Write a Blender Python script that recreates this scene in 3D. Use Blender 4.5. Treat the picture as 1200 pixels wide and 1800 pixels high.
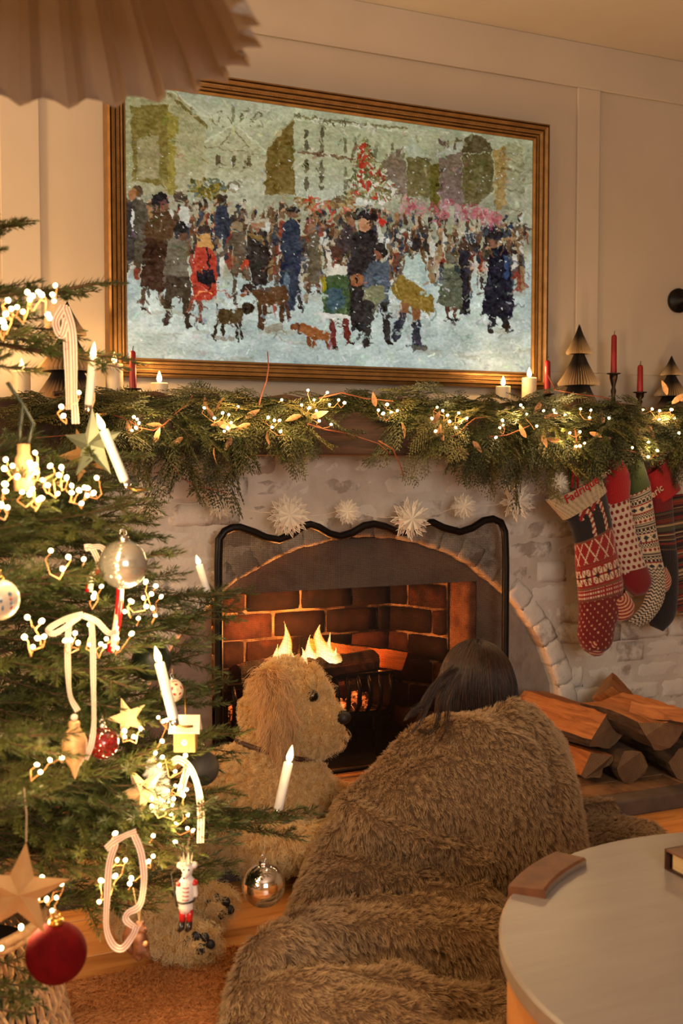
import bpy, math, random
import numpy as np
from mathutils import Vector, Matrix, Quaternion

for o in list(bpy.data.objects):
    bpy.data.objects.remove(o)
SC = bpy.context.scene
COL = SC.collection
PI = math.pi

# ------------------------------------------------------------------ camera
F_PX, YAW, PITCH = 1909.3, 0.4173, -0.0499
CAM = np.array([-1.463, -3.314, 1.064])
FWD = np.array([math.sin(YAW)*math.cos(PITCH), math.cos(YAW)*math.cos(PITCH), math.sin(PITCH)])
RGT = np.array([math.cos(YAW), -math.sin(YAW), 0.0])
UPV = np.cross(RGT, FWD)
cd = bpy.data.cameras.new('camera')
cam = bpy.data.objects.new('camera', cd)
COL.objects.link(cam)
cd.sensor_fit = 'VERTICAL'
cd.sensor_height = 36.0
cd.lens = F_PX/1800*36.0
cd.clip_start = 0.05
cam.matrix_world = Matrix(((RGT[0], UPV[0], -FWD[0], CAM[0]), (RGT[1], UPV[1], -FWD[1], CAM[1]), (RGT[2], UPV[2], -FWD[2], CAM[2]), (0, 0, 0, 1)))
cd.dof.use_dof = True
cd.dof.focus_distance = 2.95
cd.dof.aperture_fstop = 5.6
SC.camera = cam

# ------------------------------------------------------------------ colour management, world, large lights
SC.view_settings.view_transform = 'Standard'
SC.view_settings.look = 'None'
SC.view_settings.gamma = 1.0
SC.view_settings.use_curve_mapping = False
SC.view_settings.exposure = 0.28
SC.cycles.max_bounces = 4
SC.cycles.diffuse_bounces = 2
SC.cycles.glossy_bounces = 3
SC.cycles.use_adaptive_sampling = True
SC.cycles.adaptive_threshold = 0.09
SC.cycles.transparent_max_bounces = 12
SC.cycles.sample_clamp_indirect = 4.0
SC.cycles.caustics_reflective = False
SC.cycles.caustics_refractive = False
w = bpy.data.worlds.new('evening')
SC.world = w
w.use_nodes = True
w.node_tree.nodes['Background'].inputs[0].default_value = (0.16, 0.20, 0.32, 1)
w.node_tree.nodes['Background'].inputs[1].default_value = 0.25


def light(name, kind, loc, color, power, size=0.05, rot=None, size_y=None):
    ld = bpy.data.lights.new(name, kind)
    ld.color = color
    ld.energy = power
    if kind == 'AREA':
        ld.size = size
        if size_y:
            ld.shape = 'RECTANGLE'
            ld.size_y = size_y
    else:
        ld.shadow_soft_size = size
    o = bpy.data.objects.new(name, ld)
    COL.objects.link(o)
    o.location = loc
    if rot:
        o.rotation_euler = rot
    return o


# dusk daylight in the window of the rear wall, behind the viewer
light('window_daylight', 'AREA', (-1.3, -5.16, 1.5), (1.0, 0.95, 0.90), 42, 1.3, (PI/2, 0, 0), 1.2)
# warm standing lamps in the room: one in the corner beyond the tree, one behind the viewer
light('corner_lamp_light', 'POINT', (-2.35, -0.6, 1.45), (1.0, 0.64, 0.30), 62, 0.14)
light('rear_lamp_light', 'POINT', (-0.9, -4.6, 1.1), (1.0, 0.60, 0.28), 15, 0.16)
# the fire
light('fire_light', 'POINT', (-0.16, 0.0, 0.47), (1.0, 0.32, 0.07), 17, 0.05)
light('ember_light', 'POINT', (0.12, 0.0, 0.36), (1.0, 0.24, 0.04), 3.5, 0.05)


# ------------------------------------------------------------------ pixel <-> space helpers (photograph taken as 1200 x 1800)
def ray(x, y):
    return FWD + RGT*(x-600)/F_PX - UPV*(y-900)/F_PX


def PY(x, y, Y):
    d = ray(x, y)
    return CAM + d*(Y-CAM[1])/d[1]


def PZ(x, y, Z):
    d = ray(x, y)
    return CAM + d*(Z-CAM[2])/d[2]


def PD(x, y, D):
    return CAM + ray(x, y)*D


# ------------------------------------------------------------------ object helpers
def ploc(o):
    v = Vector((0, 0, 0))
    while o is not None:
        v = v + o.location
        o = o.parent
    return v


def tag(o, label=None, cat=None, group=None, kind=None):
    if label: o['label'] = label
    if cat: o['category'] = cat
    if group: o['group'] = group
    if kind: o['kind'] = kind
    return o


def thing(name, label, cat, loc=(0, 0, 0), group=None, kind=None):
    o = bpy.data.objects.new(name, None)
    o.empty_display_size = 0.05
    COL.objects.link(o)
    o.location = Vector(loc)
    return tag(o, label, cat, group, kind)


def link(name, me, m, parent=None, smooth=False):
    o = bpy.data.objects.new(name, me)
    COL.objects.link(o)
    if m is not None:
        ms = m if isinstance(m, (list, tuple)) else [m]
        for q in ms:
            me.materials.append(q)
    if parent is not None:
        o.parent = parent
    if smooth:
        me.polygons.foreach_set('use_smooth', np.ones(len(me.polygons), dtype=bool))
    return o


def copy_tree(o, parent=None):
    c = o.copy()
    COL.objects.link(c)
    c.parent = parent
    for ch in list(o.children):
        copy_tree(ch, c)
    return c


class MB:
    """collects vertices and faces of one mesh"""
    def __init__(s):
        s.v, s.f, s.mi = [], [], []
        s.cur = 0

    def add(s, vs, fs):
        n = len(s.v)
        s.v.extend([tuple(map(float, p)) for p in vs])
        s.f.extend([tuple(i+n for i in f) for f in fs])
        s.mi.extend([s.cur]*len(fs))
        return s

    def box(s, c, d, rot=None, taper=1.0):
        x, y, z = d[0]/2, d[1]/2, d[2]/2
        vs = [(-x, -y, -z), (x, -y, -z), (x, y, -z), (-x, y, -z), (-x*taper, -y*taper, z), (x*taper, -y*taper, z), (x*taper, y*taper, z), (-x*taper, y*taper, z)]
        if rot is not None:
            vs = [rot @ Vector(p) for p in vs]
        vs = [(p[0]+c[0], p[1]+c[1], p[2]+c[2]) for p in vs]
        return s.add(vs, [(0, 3, 2, 1), (4, 5, 6, 7), (0, 1, 5, 4), (1, 2, 6, 5), (2, 3, 7, 6), (3, 0, 4, 7)])

    def tube(s, pts, r, n=6, caps=True, closed=False):
        pts = [np.array(p, dtype=float) for p in pts]
        k = len(pts)
        rs = r if isinstance(r, (list, tuple, np.ndarray)) else [r]*k
        base = len(s.v)
        prev = None
        vs, fs = [], []
        for i in range(k):
            if closed:
                t = pts[(i+1) % k]-pts[i-1]
            else:
                t = pts[min(i+1, k-1)]-pts[max(i-1, 0)]
            t = t/(np.linalg.norm(t)+1e-12)
            if prev is None:
                a = np.array([0, 0, 1.0]) if abs(t[2]) < 0.9 else np.array([1.0, 0, 0])
                u = np.cross(t, a)
            else:
                u = prev - t*np.dot(prev, t)
            u = u/(np.linalg.norm(u)+1e-12)
            prev = u
            w_ = np.cross(t, u)
            for j in range(n):
                a = 2*PI*j/n
                vs.append(pts[i]+(u*math.cos(a)+w_*math.sin(a))*rs[i])
        for i in range(k if closed else k-1):
            i2 = (i+1) % k
            for j in range(n):
                fs.append((i*n+j, i*n+(j+1) % n, i2*n+(j+1) % n, i2*n+j))
        if caps and not closed:
            fs.append(tuple(range(n))[::-1])
            fs.append(tuple((k-1)*n+j for j in range(n)))
        return s.add(vs, fs)

    def lathe(s, prof, c=(0, 0, 0), n=24, axis=None, rx=1.0, ry=1.0):
        """prof: (r, z) from bottom to top"""
        vs, fs = [], []
        q = Vector((0, 0, 1)).rotation_difference(Vector(axis)) if axis is not None else None
        for (r, z) in prof:
            for j in range(n):
                a = 2*PI*j/n
                p = Vector((r*math.cos(a)*rx, r*math.sin(a)*ry, z))
                if q is not None:
                    p = q @ p
                vs.append((p[0]+c[0], p[1]+c[1], p[2]+c[2]))
        k = len(prof)
        for i in range(k-1):
            for j in range(n):
                fs.append((i*n+j, i*n+(j+1) % n, (i+1)*n+(j+1) % n, (i+1)*n+j))
        fs.append(tuple(range(n))[::-1])
        fs.append(tuple((k-1)*n+j for j in range(n)))
        return s.add(vs, fs)

    def sphere(s, c, r, n=16, m=10, sc=(1, 1, 1), axis=None):
        prof = [(max(1e-4, math.sin(PI*i/m))*r, -math.cos(PI*i/m)*r*sc[2]) for i in range(m+1)]
        return s.lathe(prof, c, n, axis, sc[0], sc[1])

    def ribbon(s, pts, w_, side, th=0.0):
        """flat band through pts; side = width direction(s)"""
        pts = [np.array(p, dtype=float) for p in pts]
        vs, fs = [], []
        for i, p in enumerate(pts):
            sd = np.array(side[i] if isinstance(side, list) else side, dtype=float)
            sd = sd/(np.linalg.norm(sd)+1e-12)
            for q in (-1, -0.5, -0.28, 0.28, 0.5, 1):
                vs.append(p+sd*w_/2*q)
        for i in range(len(pts)-1):
            for j in range(5):
                fs.append((i*6+j, i*6+j+1, i*6+7+j, i*6+6+j))
        n0 = len(s.f)
        s.add(vs, fs)
        for k in range(len(fs)):
            s.mi[n0+k] = 1 if (k % 5) in (1, 3) else 0
        return s

    def prism(s, poly, origin, ux, uy, un, th):
        """polygon (list of 2D) extruded by th along un"""
        o, ux, uy, un = [np.array(q, dtype=float) for q in (origin, ux, uy, un)]
        n = len(poly)
        vs = [o+ux*a+uy*b for a, b in poly]+[o+ux*a+uy*b+un*th for a, b in poly]
        fs = [tuple(range(n))[::-1], tuple(range(n, 2*n))]+[(i, (i+1) % n, n+(i+1) % n, n+i) for i in range(n)]
        return s.add(vs, fs)

    def build(s, name, m, parent=None, smooth=False, bevel=0.0):
        off = ploc(parent) if parent is not None else Vector((0, 0, 0))
        me = bpy.data.meshes.new(name)
        v = np.array(s.v, dtype=float).reshape(-1, 3)-np.array(off)
        me.from_pydata(v.tolist(), [], s.f)
        if any(s.mi):
            me.polygons.foreach_set('material_index', np.array(s.mi, dtype=np.int32))
        me.update()
        o = link(name, me, m, parent, smooth)
        if bevel:
            b = o.modifiers.new('bevel', 'BEVEL')
            b.width = bevel
            b.segments = 2
            b.limit_method = 'ANGLE'
        return o


def mesh_np(name, V, Fq, m, parent=None, smooth=True):
    """big mesh from numpy arrays: V n x 3, Fq m x 3 or m x 4"""
    off = np.array(ploc(parent)) if parent is not None else 0
    me = bpy.data.meshes.new(name)
    V = np.asarray(V, dtype=np.float32)-np.asarray(off, dtype=np.float32)
    k = Fq.shape[1]
    me.vertices.add(len(V))
    me.vertices.foreach_set('co', V.ravel())
    me.loops.add(Fq.size)
    me.loops.foreach_set('vertex_index', Fq.astype(np.int32).ravel())
    me.polygons.add(len(Fq))
    me.polygons.foreach_set('loop_start', np.arange(0, Fq.size, k, dtype=np.int32))
    me.update(calc_edges=True)
    return link(name, me, m, parent, smooth)


# ------------------------------------------------------------------ materials
def srgb(r, g, b):
    f = lambda c: (c/255/12.92) if c/255 <= 0.04045 else ((c/255+0.055)/1.055)**2.4
    return (f(r), f(g), f(b), 1.0)


class NT:
    def __init__(s, name):
        s.m = bpy.data.materials.new(name)
        s.m.use_nodes = True
        s.t = s.m.node_tree
        s.t.nodes.clear()
        s.out = s.n('ShaderNodeOutputMaterial')

    def n(s, typ, **kw):
        o = s.t.nodes.new(typ)
        for k, v in kw.items():
            setattr(o, k, v)
        return o

    def l(s, a, b):
        s.t.links.new(a, b)

    def math(s, op, a, b=None, clamp=False):
        o = s.n('ShaderNodeMath', operation=op, use_clamp=clamp)
        for i, q in enumerate((a, b)):
            if q is None: continue
            if isinstance(q, (int, float)): o.inputs[i].default_value = q
            else: s.l(q, o.inputs[i])
        return o.outputs[0]

    def coord(s, world=False, scale=None):
        o = s.n('ShaderNodeNewGeometry').outputs['Position'] if world else s.n('ShaderNodeTexCoord').outputs['Object']
        if scale is not None:
            mp = s.n('ShaderNodeMapping')
            mp.inputs['Scale'].default_value = scale if isinstance(scale, tuple) else (scale,)*3
            s.l(o, mp.inputs[0])
            o = mp.outputs[0]
        return o

    def noise(s, co, sc=5.0, det=4.0, rough=0.6, dist=0.0):
        o = s.n('ShaderNodeTexNoise')
        o.inputs['Scale'].default_value = sc
        o.inputs['Detail'].default_value = det
        o.inputs['Roughness'].default_value = rough
        o.inputs['Distortion'].default_value = dist
        s.l(co, o.inputs['Vector'])
        return o.outputs['Fac']

    def ramp(s, fac, stops):
        o = s.n('ShaderNodeValToRGB')
        e = o.color_ramp.elements
        while len(e) < len(stops): e.new(0.5)
        for i, (p, c) in enumerate(stops):
            e[i].position = p
            e[i].color = c if len(c) == 4 else (*c, 1)
        s.l(fac, o.inputs[0])
        return o.outputs[0]

    def mix(s, fac, a, b, mode='MIX'):
        o = s.n('ShaderNodeMix', data_type='RGBA', blend_type=mode)
        for q, i in ((fac, 0), (a, 6), (b, 7)):
            if isinstance(q, (int, float)): o.inputs[i].default_value = q
            elif isinstance(q, tuple): o.inputs[i].default_value = q if len(q) == 4 else (*q, 1)
            else: s.l(q, o.inputs[i])
        return o.outputs[2]

    def bsdf(s, color, rough=0.6, metal=0.0, bump=None, bstr=0.3, bdist=0.01, **kw):
        o = s.n('ShaderNodeBsdfPrincipled')
        for k, q in (('Base Color', color), ('Roughness', rough), ('Metallic', metal)):
            if isinstance(q, (int, float)): o.inputs[k].default_value = q
            elif isinstance(q, tuple): o.inputs[k].default_value = q if len(q) == 4 else (*q, 1)
            else: s.l(q, o.inputs[k])
        for k, q in kw.items():
            k = k.replace('_', ' ')
            if isinstance(q, (int, float, tuple)): o.inputs[k].default_value = q
            else: s.l(q, o.inputs[k])
        if bump is not None:
            b = s.n('ShaderNodeBump')
            b.inputs['Strength'].default_value = bstr
            b.inputs['Distance'].default_value = bdist
            s.l(bump, b.inputs['Height'])
            s.l(b.outputs[0], o.inputs['Normal'])
        return o

    def done(s, sh):
        s.l(sh.outputs[0] if hasattr(sh, 'outputs') else sh, s.out.inputs[0])
        return s.m


def mat(name, c1, c2=None, scale=8.0, rough=0.6, metal=0.0, bump=0.0, bscale=30.0, bdist=0.004, world=False, stretch=None, rnd=0.0, lo=0.35, hi=0.65, **kw):
    t = NT(name)
    co = t.coord(world, stretch)
    col = c1
    if c2 is not None:
        col = t.ramp(t.noise(co, scale), [(lo, c1), (hi, c2)])
    if rnd:
        r = t.n('ShaderNodeObjectInfo').outputs['Random']
        hsv = t.n('ShaderNodeHueSaturation')
        t.l(t.math('ADD', t.math('MULTIPLY', r, rnd*2), 1-rnd), hsv.inputs['Value'])
        if isinstance(col, tuple): hsv.inputs['Color'].default_value = col if len(col) == 4 else (*col, 1)
        else: t.l(col, hsv.inputs['Color'])
        col = hsv.outputs[0]
    b = t.noise(co, bscale, 5) if bump else None
    return t.done(t.bsdf(col, rough, metal, b, bump, bdist, **kw))


def emit(name, color, strength, sampled=False):
    t = NT(name)
    e = t.n('ShaderNodeEmission')
    e.inputs[0].default_value = color if len(color) == 4 else (*color, 1)
    e.inputs[1].default_value = strength
    if not sampled:
        t.m.cycles.emission_sampling = 'NONE'
    return t.done(e)
# ================================================================== the room
rng = random.Random(7)
nrng = np.random.default_rng(7)
M = {}
M['paint'] = mat('cream_wall_paint', srgb(206, 190, 168), srgb(198, 181, 158), 1.3, 0.75, bump=0.12, bscale=140, bdist=0.002, world=True)
M['trim'] = mat('cream_trim_paint', srgb(210, 194, 172), srgb(202, 186, 164), 2.0, 0.5, bump=0.05, bscale=90, bdist=0.002, world=True)
M['ceil'] = mat('ceiling_paint', srgb(226, 214, 198), srgb(220, 206, 188), 1.0, 0.85, bump=0.1, bscale=120, bdist=0.002, world=True)
WX0, WX1, WY0 = -3.3, 2.8, -5.2
CH = 2.56


def struct(name, mb, m, parent=None, **kw):
    o = mb.build(name, m, parent, **kw)
    if parent is None:
        o['kind'] = 'structure'
    return o


# back wall: full height outside the chimney breast, above the shelf behind the picture
struct('wall_back', MB().box(((WX0+WX1)/2, 0.075, (1.0+CH)/2), (WX1-WX0, 0.15, CH-1.0)), M['paint'])
struct('wall_left', MB().box((WX0-0.05, (WY0)/2, CH/2), (0.1, -WY0+0.2, CH)), M['paint'])
struct('wall_right', MB().box((WX1+0.05, WY0/2, CH/2), (0.1, -WY0+0.2, CH)), M['paint'])
t = thing('wall_rear', None, None, (0, WY0, 0), kind='structure')
# rear wall with a window opening
wx0, wx1 = -2.0, -0.6
for (x0, x1, z0, z1) in ((WX0, wx0, 0, CH), (wx1, WX1, 0, CH), (wx0, wx1, 0, 0.85), (wx0, wx1, 2.15, CH)):
    MB().box(((x0+x1)/2, WY0-0.05, (z0+z1)/2), (x1-x0, 0.1, z1-z0)).build('wall_section', M['paint'], t)
struct('ceiling', MB().box(((WX0+WX1)/2, WY0/2, CH+0.05), (WX1-WX0+0.2, -WY0+0.4, 0.1)), M['ceil'])
wn = thing('window_1', None, None, ((wx0+wx1)/2, WY0, 0.85), kind='structure')
xm = (wx0+wx1)/2
for (x0, x1, z0, z1) in ((wx0, wx0+0.06, 0.85, 2.15), (wx1-0.06, wx1, 0.85, 2.15), (wx0+0.06, wx1-0.06, 0.85, 0.91), (wx0+0.06, wx1-0.06, 2.09, 2.15), (xm-0.02, xm+0.02, 0.91, 2.09)):
    MB().box(((x0+x1)/2, WY0-0.03, (z0+z1)/2), (x1-x0, 0.06, z1-z0)).build('window_frame', M['trim'], wn)
tg = NT('window_glass')
mx = tg.n('ShaderNodeMixShader')
mx.inputs[0].default_value = 0.08
tr = tg.n('ShaderNodeBsdfTransparent')
gl = tg.n('ShaderNodeBsdfGlossy')
gl.inputs['Roughness'].default_value = 0.02
tg.l(tr.outputs[0], mx.inputs[1]); tg.l(gl.outputs[0], mx.inputs[2])
M['pane'] = tg.done(mx)
for x0, x1 in ((wx0+0.06, xm-0.02), (xm+0.02, wx1-0.06)):
    MB().box(((x0+x1)/2, WY0-0.06, 1.5), (x1-x0, 0.005, 1.18)).build('pane', M['pane'], wn)

# panelling: flat boards on the back wall
tY = -0.012


def board(name, x0, x1, z0, z1):
    return struct(name, MB().box(((x0+x1)/2, tY/2, (z0+z1)/2), (x1-x0, -tY, z1-z0)), M['trim'], bevel=0.003)


zr = 2.40   # underside of the top rail
board('trim_1', WX0, WX1, zr, CH)
for i, (x0, x1) in enumerate(((-1.075, -0.963), (0.936, 1.034), (-2.9, -2.8), (2.2, 2.3))):
    board('trim_%d' % (i+2), x0, x1, 1.375, zr)
board('trim_6', WX0, WX1, 1.226, 1.375)

# ---------------------------------------------------------------- floor boards
wood = NT('oak_floorboard')
co = wood.coord(False, (1.2, 9.0, 9.0))
inf = wood.n('ShaderNodeObjectInfo').outputs['Random']
cmb = wood.n('ShaderNodeCombineXYZ')
wood.l(wood.math('MULTIPLY', inf, 40), cmb.inputs[0]); wood.l(wood.math('MULTIPLY', inf, 17), cmb.inputs[1])
va = wood.n('ShaderNodeVectorMath', operation='ADD')
wood.l(co, va.inputs[0]); wood.l(cmb.outputs[0], va.inputs[1])
nz = wood.noise(va.outputs[0], 3.2, 7, 0.62, 0.6)
c = wood.ramp(nz, [(0.28, srgb(196, 122, 60)), (0.5, srgb(234, 160, 88)), (0.75, srgb(246, 182, 108))])
hs = wood.n('ShaderNodeHueSaturation')
wood.l(wood.math('ADD', wood.math('MULTIPLY', inf, 0.3), 0.82), hs.inputs['Value'])
wood.l(c, hs.inputs['Color'])
M['floor'] = wood.done(wood.bsdf(hs.outputs[0], 0.42, 0, nz, 0.15, 0.003))
M['dark_gap'] = mat('floor_gap', srgb(38, 24, 14), rough=0.9)
fl = thing('floor', None, None, kind='structure')
MB().box(((WX0+WX1)/2, WY0/2+0.1, -0.03), (WX1-WX0, -WY0+0.4, 0.03)).build('subfloor', M['dark_gap'], fl)
y = 0.12
i = 0
while y > WY0:
    wd = 0.19
    x = WX0
    xs = [WX0]
    while xs[-1] < WX1:
        xs.append(min(WX1, xs[-1]+rng.uniform(1.5, 2.6)))
    for a, b in zip(xs[:-1], xs[1:]):
        if b-a < 0.02: continue
        MB().box(((a+b)/2, y-wd/2, -0.009), (b-a-0.003, wd-0.004, 0.018)).build('plank', M['floor'], fl, bevel=0.0015)
    y -= wd

# ---------------------------------------------------------------- chimney breast with brick arch
wb = NT('whitewashed_brick')
p = wb.coord(True)
n1 = wb.noise(p, 4.2, 6, 0.62, 0.4)
n2 = wb.noise(p, 26, 5, 0.7)
n3 = wb.noise(p, 95, 3, 0.6)
inf = wb.n('ShaderNodeObjectInfo').outputs['Random']
a = wb.mix(n1, srgb(232, 222, 206), srgb(246, 238, 224))
worn = wb.math('ADD', wb.math('ADD', wb.math('MULTIPLY', n1, 0.75), wb.math('MULTIPLY', n2, 0.35)), wb.math('MULTIPLY', inf, 0.14))
fac = wb.ramp(worn, [(0.61, (0, 0, 0)), (0.70, (0.85, 0.85, 0.85))])
b_ = wb.mix(n2, srgb(140, 122, 108), srgb(184, 166, 148))
c = wb.mix(fac, a, b_)
sp = wb.ramp(n3, [(0.66, (0, 0, 0)), (0.72, (1, 1, 1))])
c = wb.mix(wb.math('MULTIPLY', sp, wb.math('MULTIPLY', fac, 0.8)), c, srgb(84, 66, 54))
hgt = wb.math('ADD', wb.math('MULTIPLY', n2, 0.6), wb.math('MULTIPLY', n3, 0.3))
M['wbrick'] = wb.done(wb.bsdf(c, 0.88, 0, hgt, 0.7, 0.008))
M['mortar'] = mat('whitewashed_mortar', srgb(236, 226, 210), srgb(212, 198, 180), 5, 0.95, bump=0.8, bscale=22, bdist=0.01, world=True)

ARC, ARCZ, RI, RO = 0.04, 0.0, 0.805, 0.876
FACE = -0.10
CBX0, CBX1, CBZ = -1.9, 2.3, 1.075


def rough_box(nx, nz, sx, sy, sz, amp, seed):
    """a brick: front face (towards -y) gridded and knobbly, worn corners; returns MB (centred, front at y=-sy/2)"""
    r = np.random.default_rng(seed)
    mb = MB()
    vs = []
    for iz in range(nz+1):
        for ix in range(nx+1):
            u, v = ix/nx*2-1, iz/nz*2-1
            e = max(abs(u)**6, abs(v)**4)
            ux = u*sx/2*(1-0.02*abs(v)**3)+r.normal(0, amp*0.5)*(1 if abs(u) == 1 else 0.6)
            vz = v*sz/2*(1-0.06*abs(u)**4)+r.normal(0, amp*0.5)
            vs.append((ux, -sy/2+e*0.0065+r.normal(0, amp), vz))
    N = (nx+1)*(nz+1)
    fs = [(iz*(nx+1)+ix, iz*(nx+1)+ix+1, (iz+1)*(nx+1)+ix+1, (iz+1)*(nx+1)+ix) for iz in range(nz) for ix in range(nx)]
    loop = [ix for ix in range(nx+1)]+[(iz)*(nx+1)+nx for iz in range(1, nz+1)]+[nz*(nx+1)+ix for ix in range(nx-1, -1, -1)]+[iz*(nx+1) for iz in range(nz-1, 0, -1)]
    base = len(vs)
    for q in loop:
        vs.append((vs[q][0], sy/2, vs[q][2]))
    L = len(loop)
    fs += [(loop[(i+1) % L], loop[i], base+i, base+(i+1) % L) for i in range(L)]
    mb.add(vs, fs)
    return mb


def flat_sides(o, nfront):
    sm = np.zeros(len(o.data.polygons), dtype=bool)
    sm[:nfront] = True
    o.data.polygons.foreach_set('use_smooth', sm)


ch = thing('wall_chimney', None, None, kind='structure')
# mortar bed with the arched hole
NX = 120
vs, fs = [], []
xs = np.linspace(CBX0, CBX1, NX+1)
xs = np.sort(np.concatenate([xs, [ARC-RI-0.02, ARC+RI+0.02]]))
for x in xs:
    d = abs(x-ARC)
    zb = math.sqrt(max(0, (RI+0.02)**2-d*d)) if d < RI+0.02 else 0.0
    vs += [(x, FACE+0.0035, zb), (x, FACE+0.0035, CBZ)]
fs = [(2*i, 2*i+2, 2*i+3, 2*i+1) for i in range(len(xs)-1)]
MB().add(vs, fs).build('mortar_bed', M['mortar'], ch, smooth=False)
# the courses
variants = {}
CZ = 0.0775
courses = int(CBZ/CZ)
bl = 0.232
for k in range(courses+1):
    z0 = k*CZ
    z1 = min(z0+CZ, CBZ)
    if z1-z0 < 0.03: continue
    zc = (z0+z1)/2
    x = CBX0-(bl/2 if k % 2 else 0)-rng.uniform(0, 0.05)
    while x < CBX1:
        L = bl*rng.choice([1, 1, 1, 0.96, 1.08, 0.55])
        a, b = x, x+L
        x = b
        # cut by the arch ring
        zz = z0 if zc > 0 else z1
        d = (RO+0.004)**2-(z0)**2
        segs = [(a, b)]
        if d > 0:
            hx = math.sqrt(d)
            lo, hi = ARC-hx, ARC+hx
            # use a chord through the course middle so the ring overlaps the brick ends
            dm = (RO-0.01)**2-zc**2
            hm = math.sqrt(dm) if dm > 0 else 0
            lo, hi = ARC-hm, ARC+hm
            segs = []
            if a < lo: segs.append((a, min(b, lo)))
            if b > hi: segs.append((max(a, hi), b))
            if hm == 0: segs = [(a, b)]
        for (p0, p1) in segs:
            p0, p1 = max(p0, CBX0), min(p1, CBX1)
            if p1-p0 < 0.03: continue
            key = (round((p1-p0)/0.02), round((z1-z0)*100), rng.randrange(3))
            sx = p1-p0-0.004
            if key not in variants:
                mbk = rough_box(8, 4, sx, 0.06, z1-z0-0.003, 0.0016, len(variants)+3)
                o = mbk.build('brick', M['wbrick'], ch, smooth=True)
                flat_sides(o, 32)
                variants[key] = (o, sx)
            else:
                o = variants[key][0].copy()
                COL.objects.link(o)
                o.scale = (sx/variants[key][1], 1, 1)
            o.location = ((p0+p1)/2, FACE+0.03+rng.uniform(-0.004, 0.004), zc)
            o.rotation_euler = (rng.uniform(-.012, .012), rng.uniform(-.008, .008), rng.uniform(-.012, .012))
# ring of bricks on edge round the arch
nv = 31
rb = None
for i in range(nv):
    a = PI*(i+0.5)/nv
    wd = PI*(RI+RO)/2/nv*1.04-0.001
    if i < 4:
        o = rough_box(6, 6, wd, 0.11, RO-RI+0.004, 0.0018, 500+i).build('arch_brick', M['wbrick'], ch, smooth=True)
        flat_sides(o, 36)
        vr = variants.setdefault('ring', [])
        vr.append(o)
    else:
        o = variants['ring'][i % 4].copy()
        COL.objects.link(o)
    rm = (RI+RO)/2+rng.uniform(-.003, .003)
    o.location = (ARC+rm*math.cos(a), FACE+0.05+rng.uniform(-.004, .004), ARCZ+rm*math.sin(a))
    o.rotation_euler = (0, PI/2-a+rng.uniform(-.035, .035), 0)
# recess wall inside the arch with the square fire opening
rec = NT('recess_plaster')
p = rec.coord(True)
n1 = rec.noise(p, 5, 6, 0.65, 0.3)
n2 = rec.noise(p, 40, 4)
c = rec.ramp(n1, [(0.3, srgb(122, 108, 98)), (0.55, srgb(160, 146, 132)), (0.75, srgb(104, 90, 80))])
M['recess'] = rec.done(rec.bsdf(c, 0.9, 0, n2, 0.5, 0.006))
RY = -0.05
OX0, OX1, OZ = -0.462, 0.456, 0.633
HZ = 0.05
for (x0, x1, z0, z1) in ((-0.84, OX0, 0, OZ), (OX1+0.045, 0.92, 0, OZ), (-0.84, 0.92, OZ, 0.90)):
    MB().box(((x0+x1)/2, RY+0.04, (z0+z1)/2), (x1-x0, 0.08, z1-z0)).build('recess_panel', M['recess'], ch)
# pale brick pier on the opening's right edge
M['jamb'] = mat('scorched_jamb_brick', srgb(176, 122, 82), srgb(120, 78, 54), 14, 0.9, bump=0.6, bscale=40)
r2 = rough_box(3, 6, 0.045, 0.30, OZ-HZ, 0.002, 900).build('jamb_brick', M['jamb'], ch, smooth=True)
r2.location = (OX1+0.0225, RY+0.146, (OZ+HZ)/2)

# ---------------------------------------------------------------- firebox: sooty bricks inside
fbm = NT('sooty_firebrick')
p = fbm.coord(True)
n1 = fbm.noise(p, 9, 6, 0.7)
inf = fbm.n('ShaderNodeObjectInfo').outputs['Random']
c = fbm.ramp(fbm.math('ADD', fbm.math('MULTIPLY', n1, 0.7), fbm.math('MULTIPLY', inf, 0.3)), [(0.32, srgb(20, 15, 13)), (0.52, srgb(58, 36, 28)), (0.75, srgb(128, 76, 52))])
M['firebrick'] = fbm.done(fbm.bsdf(c, 0.9, 0, n1, 0.6, 0.006))
M['firemortar'] = mat('fire_mortar', srgb(44, 32, 26), srgb(226, 184, 136), 5.5, 0.95, bump=0.6, bscale=40, world=True, lo=0.42, hi=0.6)
M['soot'] = mat('soot', srgb(26, 22, 20), srgb(44, 36, 32), 9, 0.9, bump=0.5, bscale=30, world=True)
fb = thing('wall_firebox', None, None, (0, 0.2, HZ), kind='structure')


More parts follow.
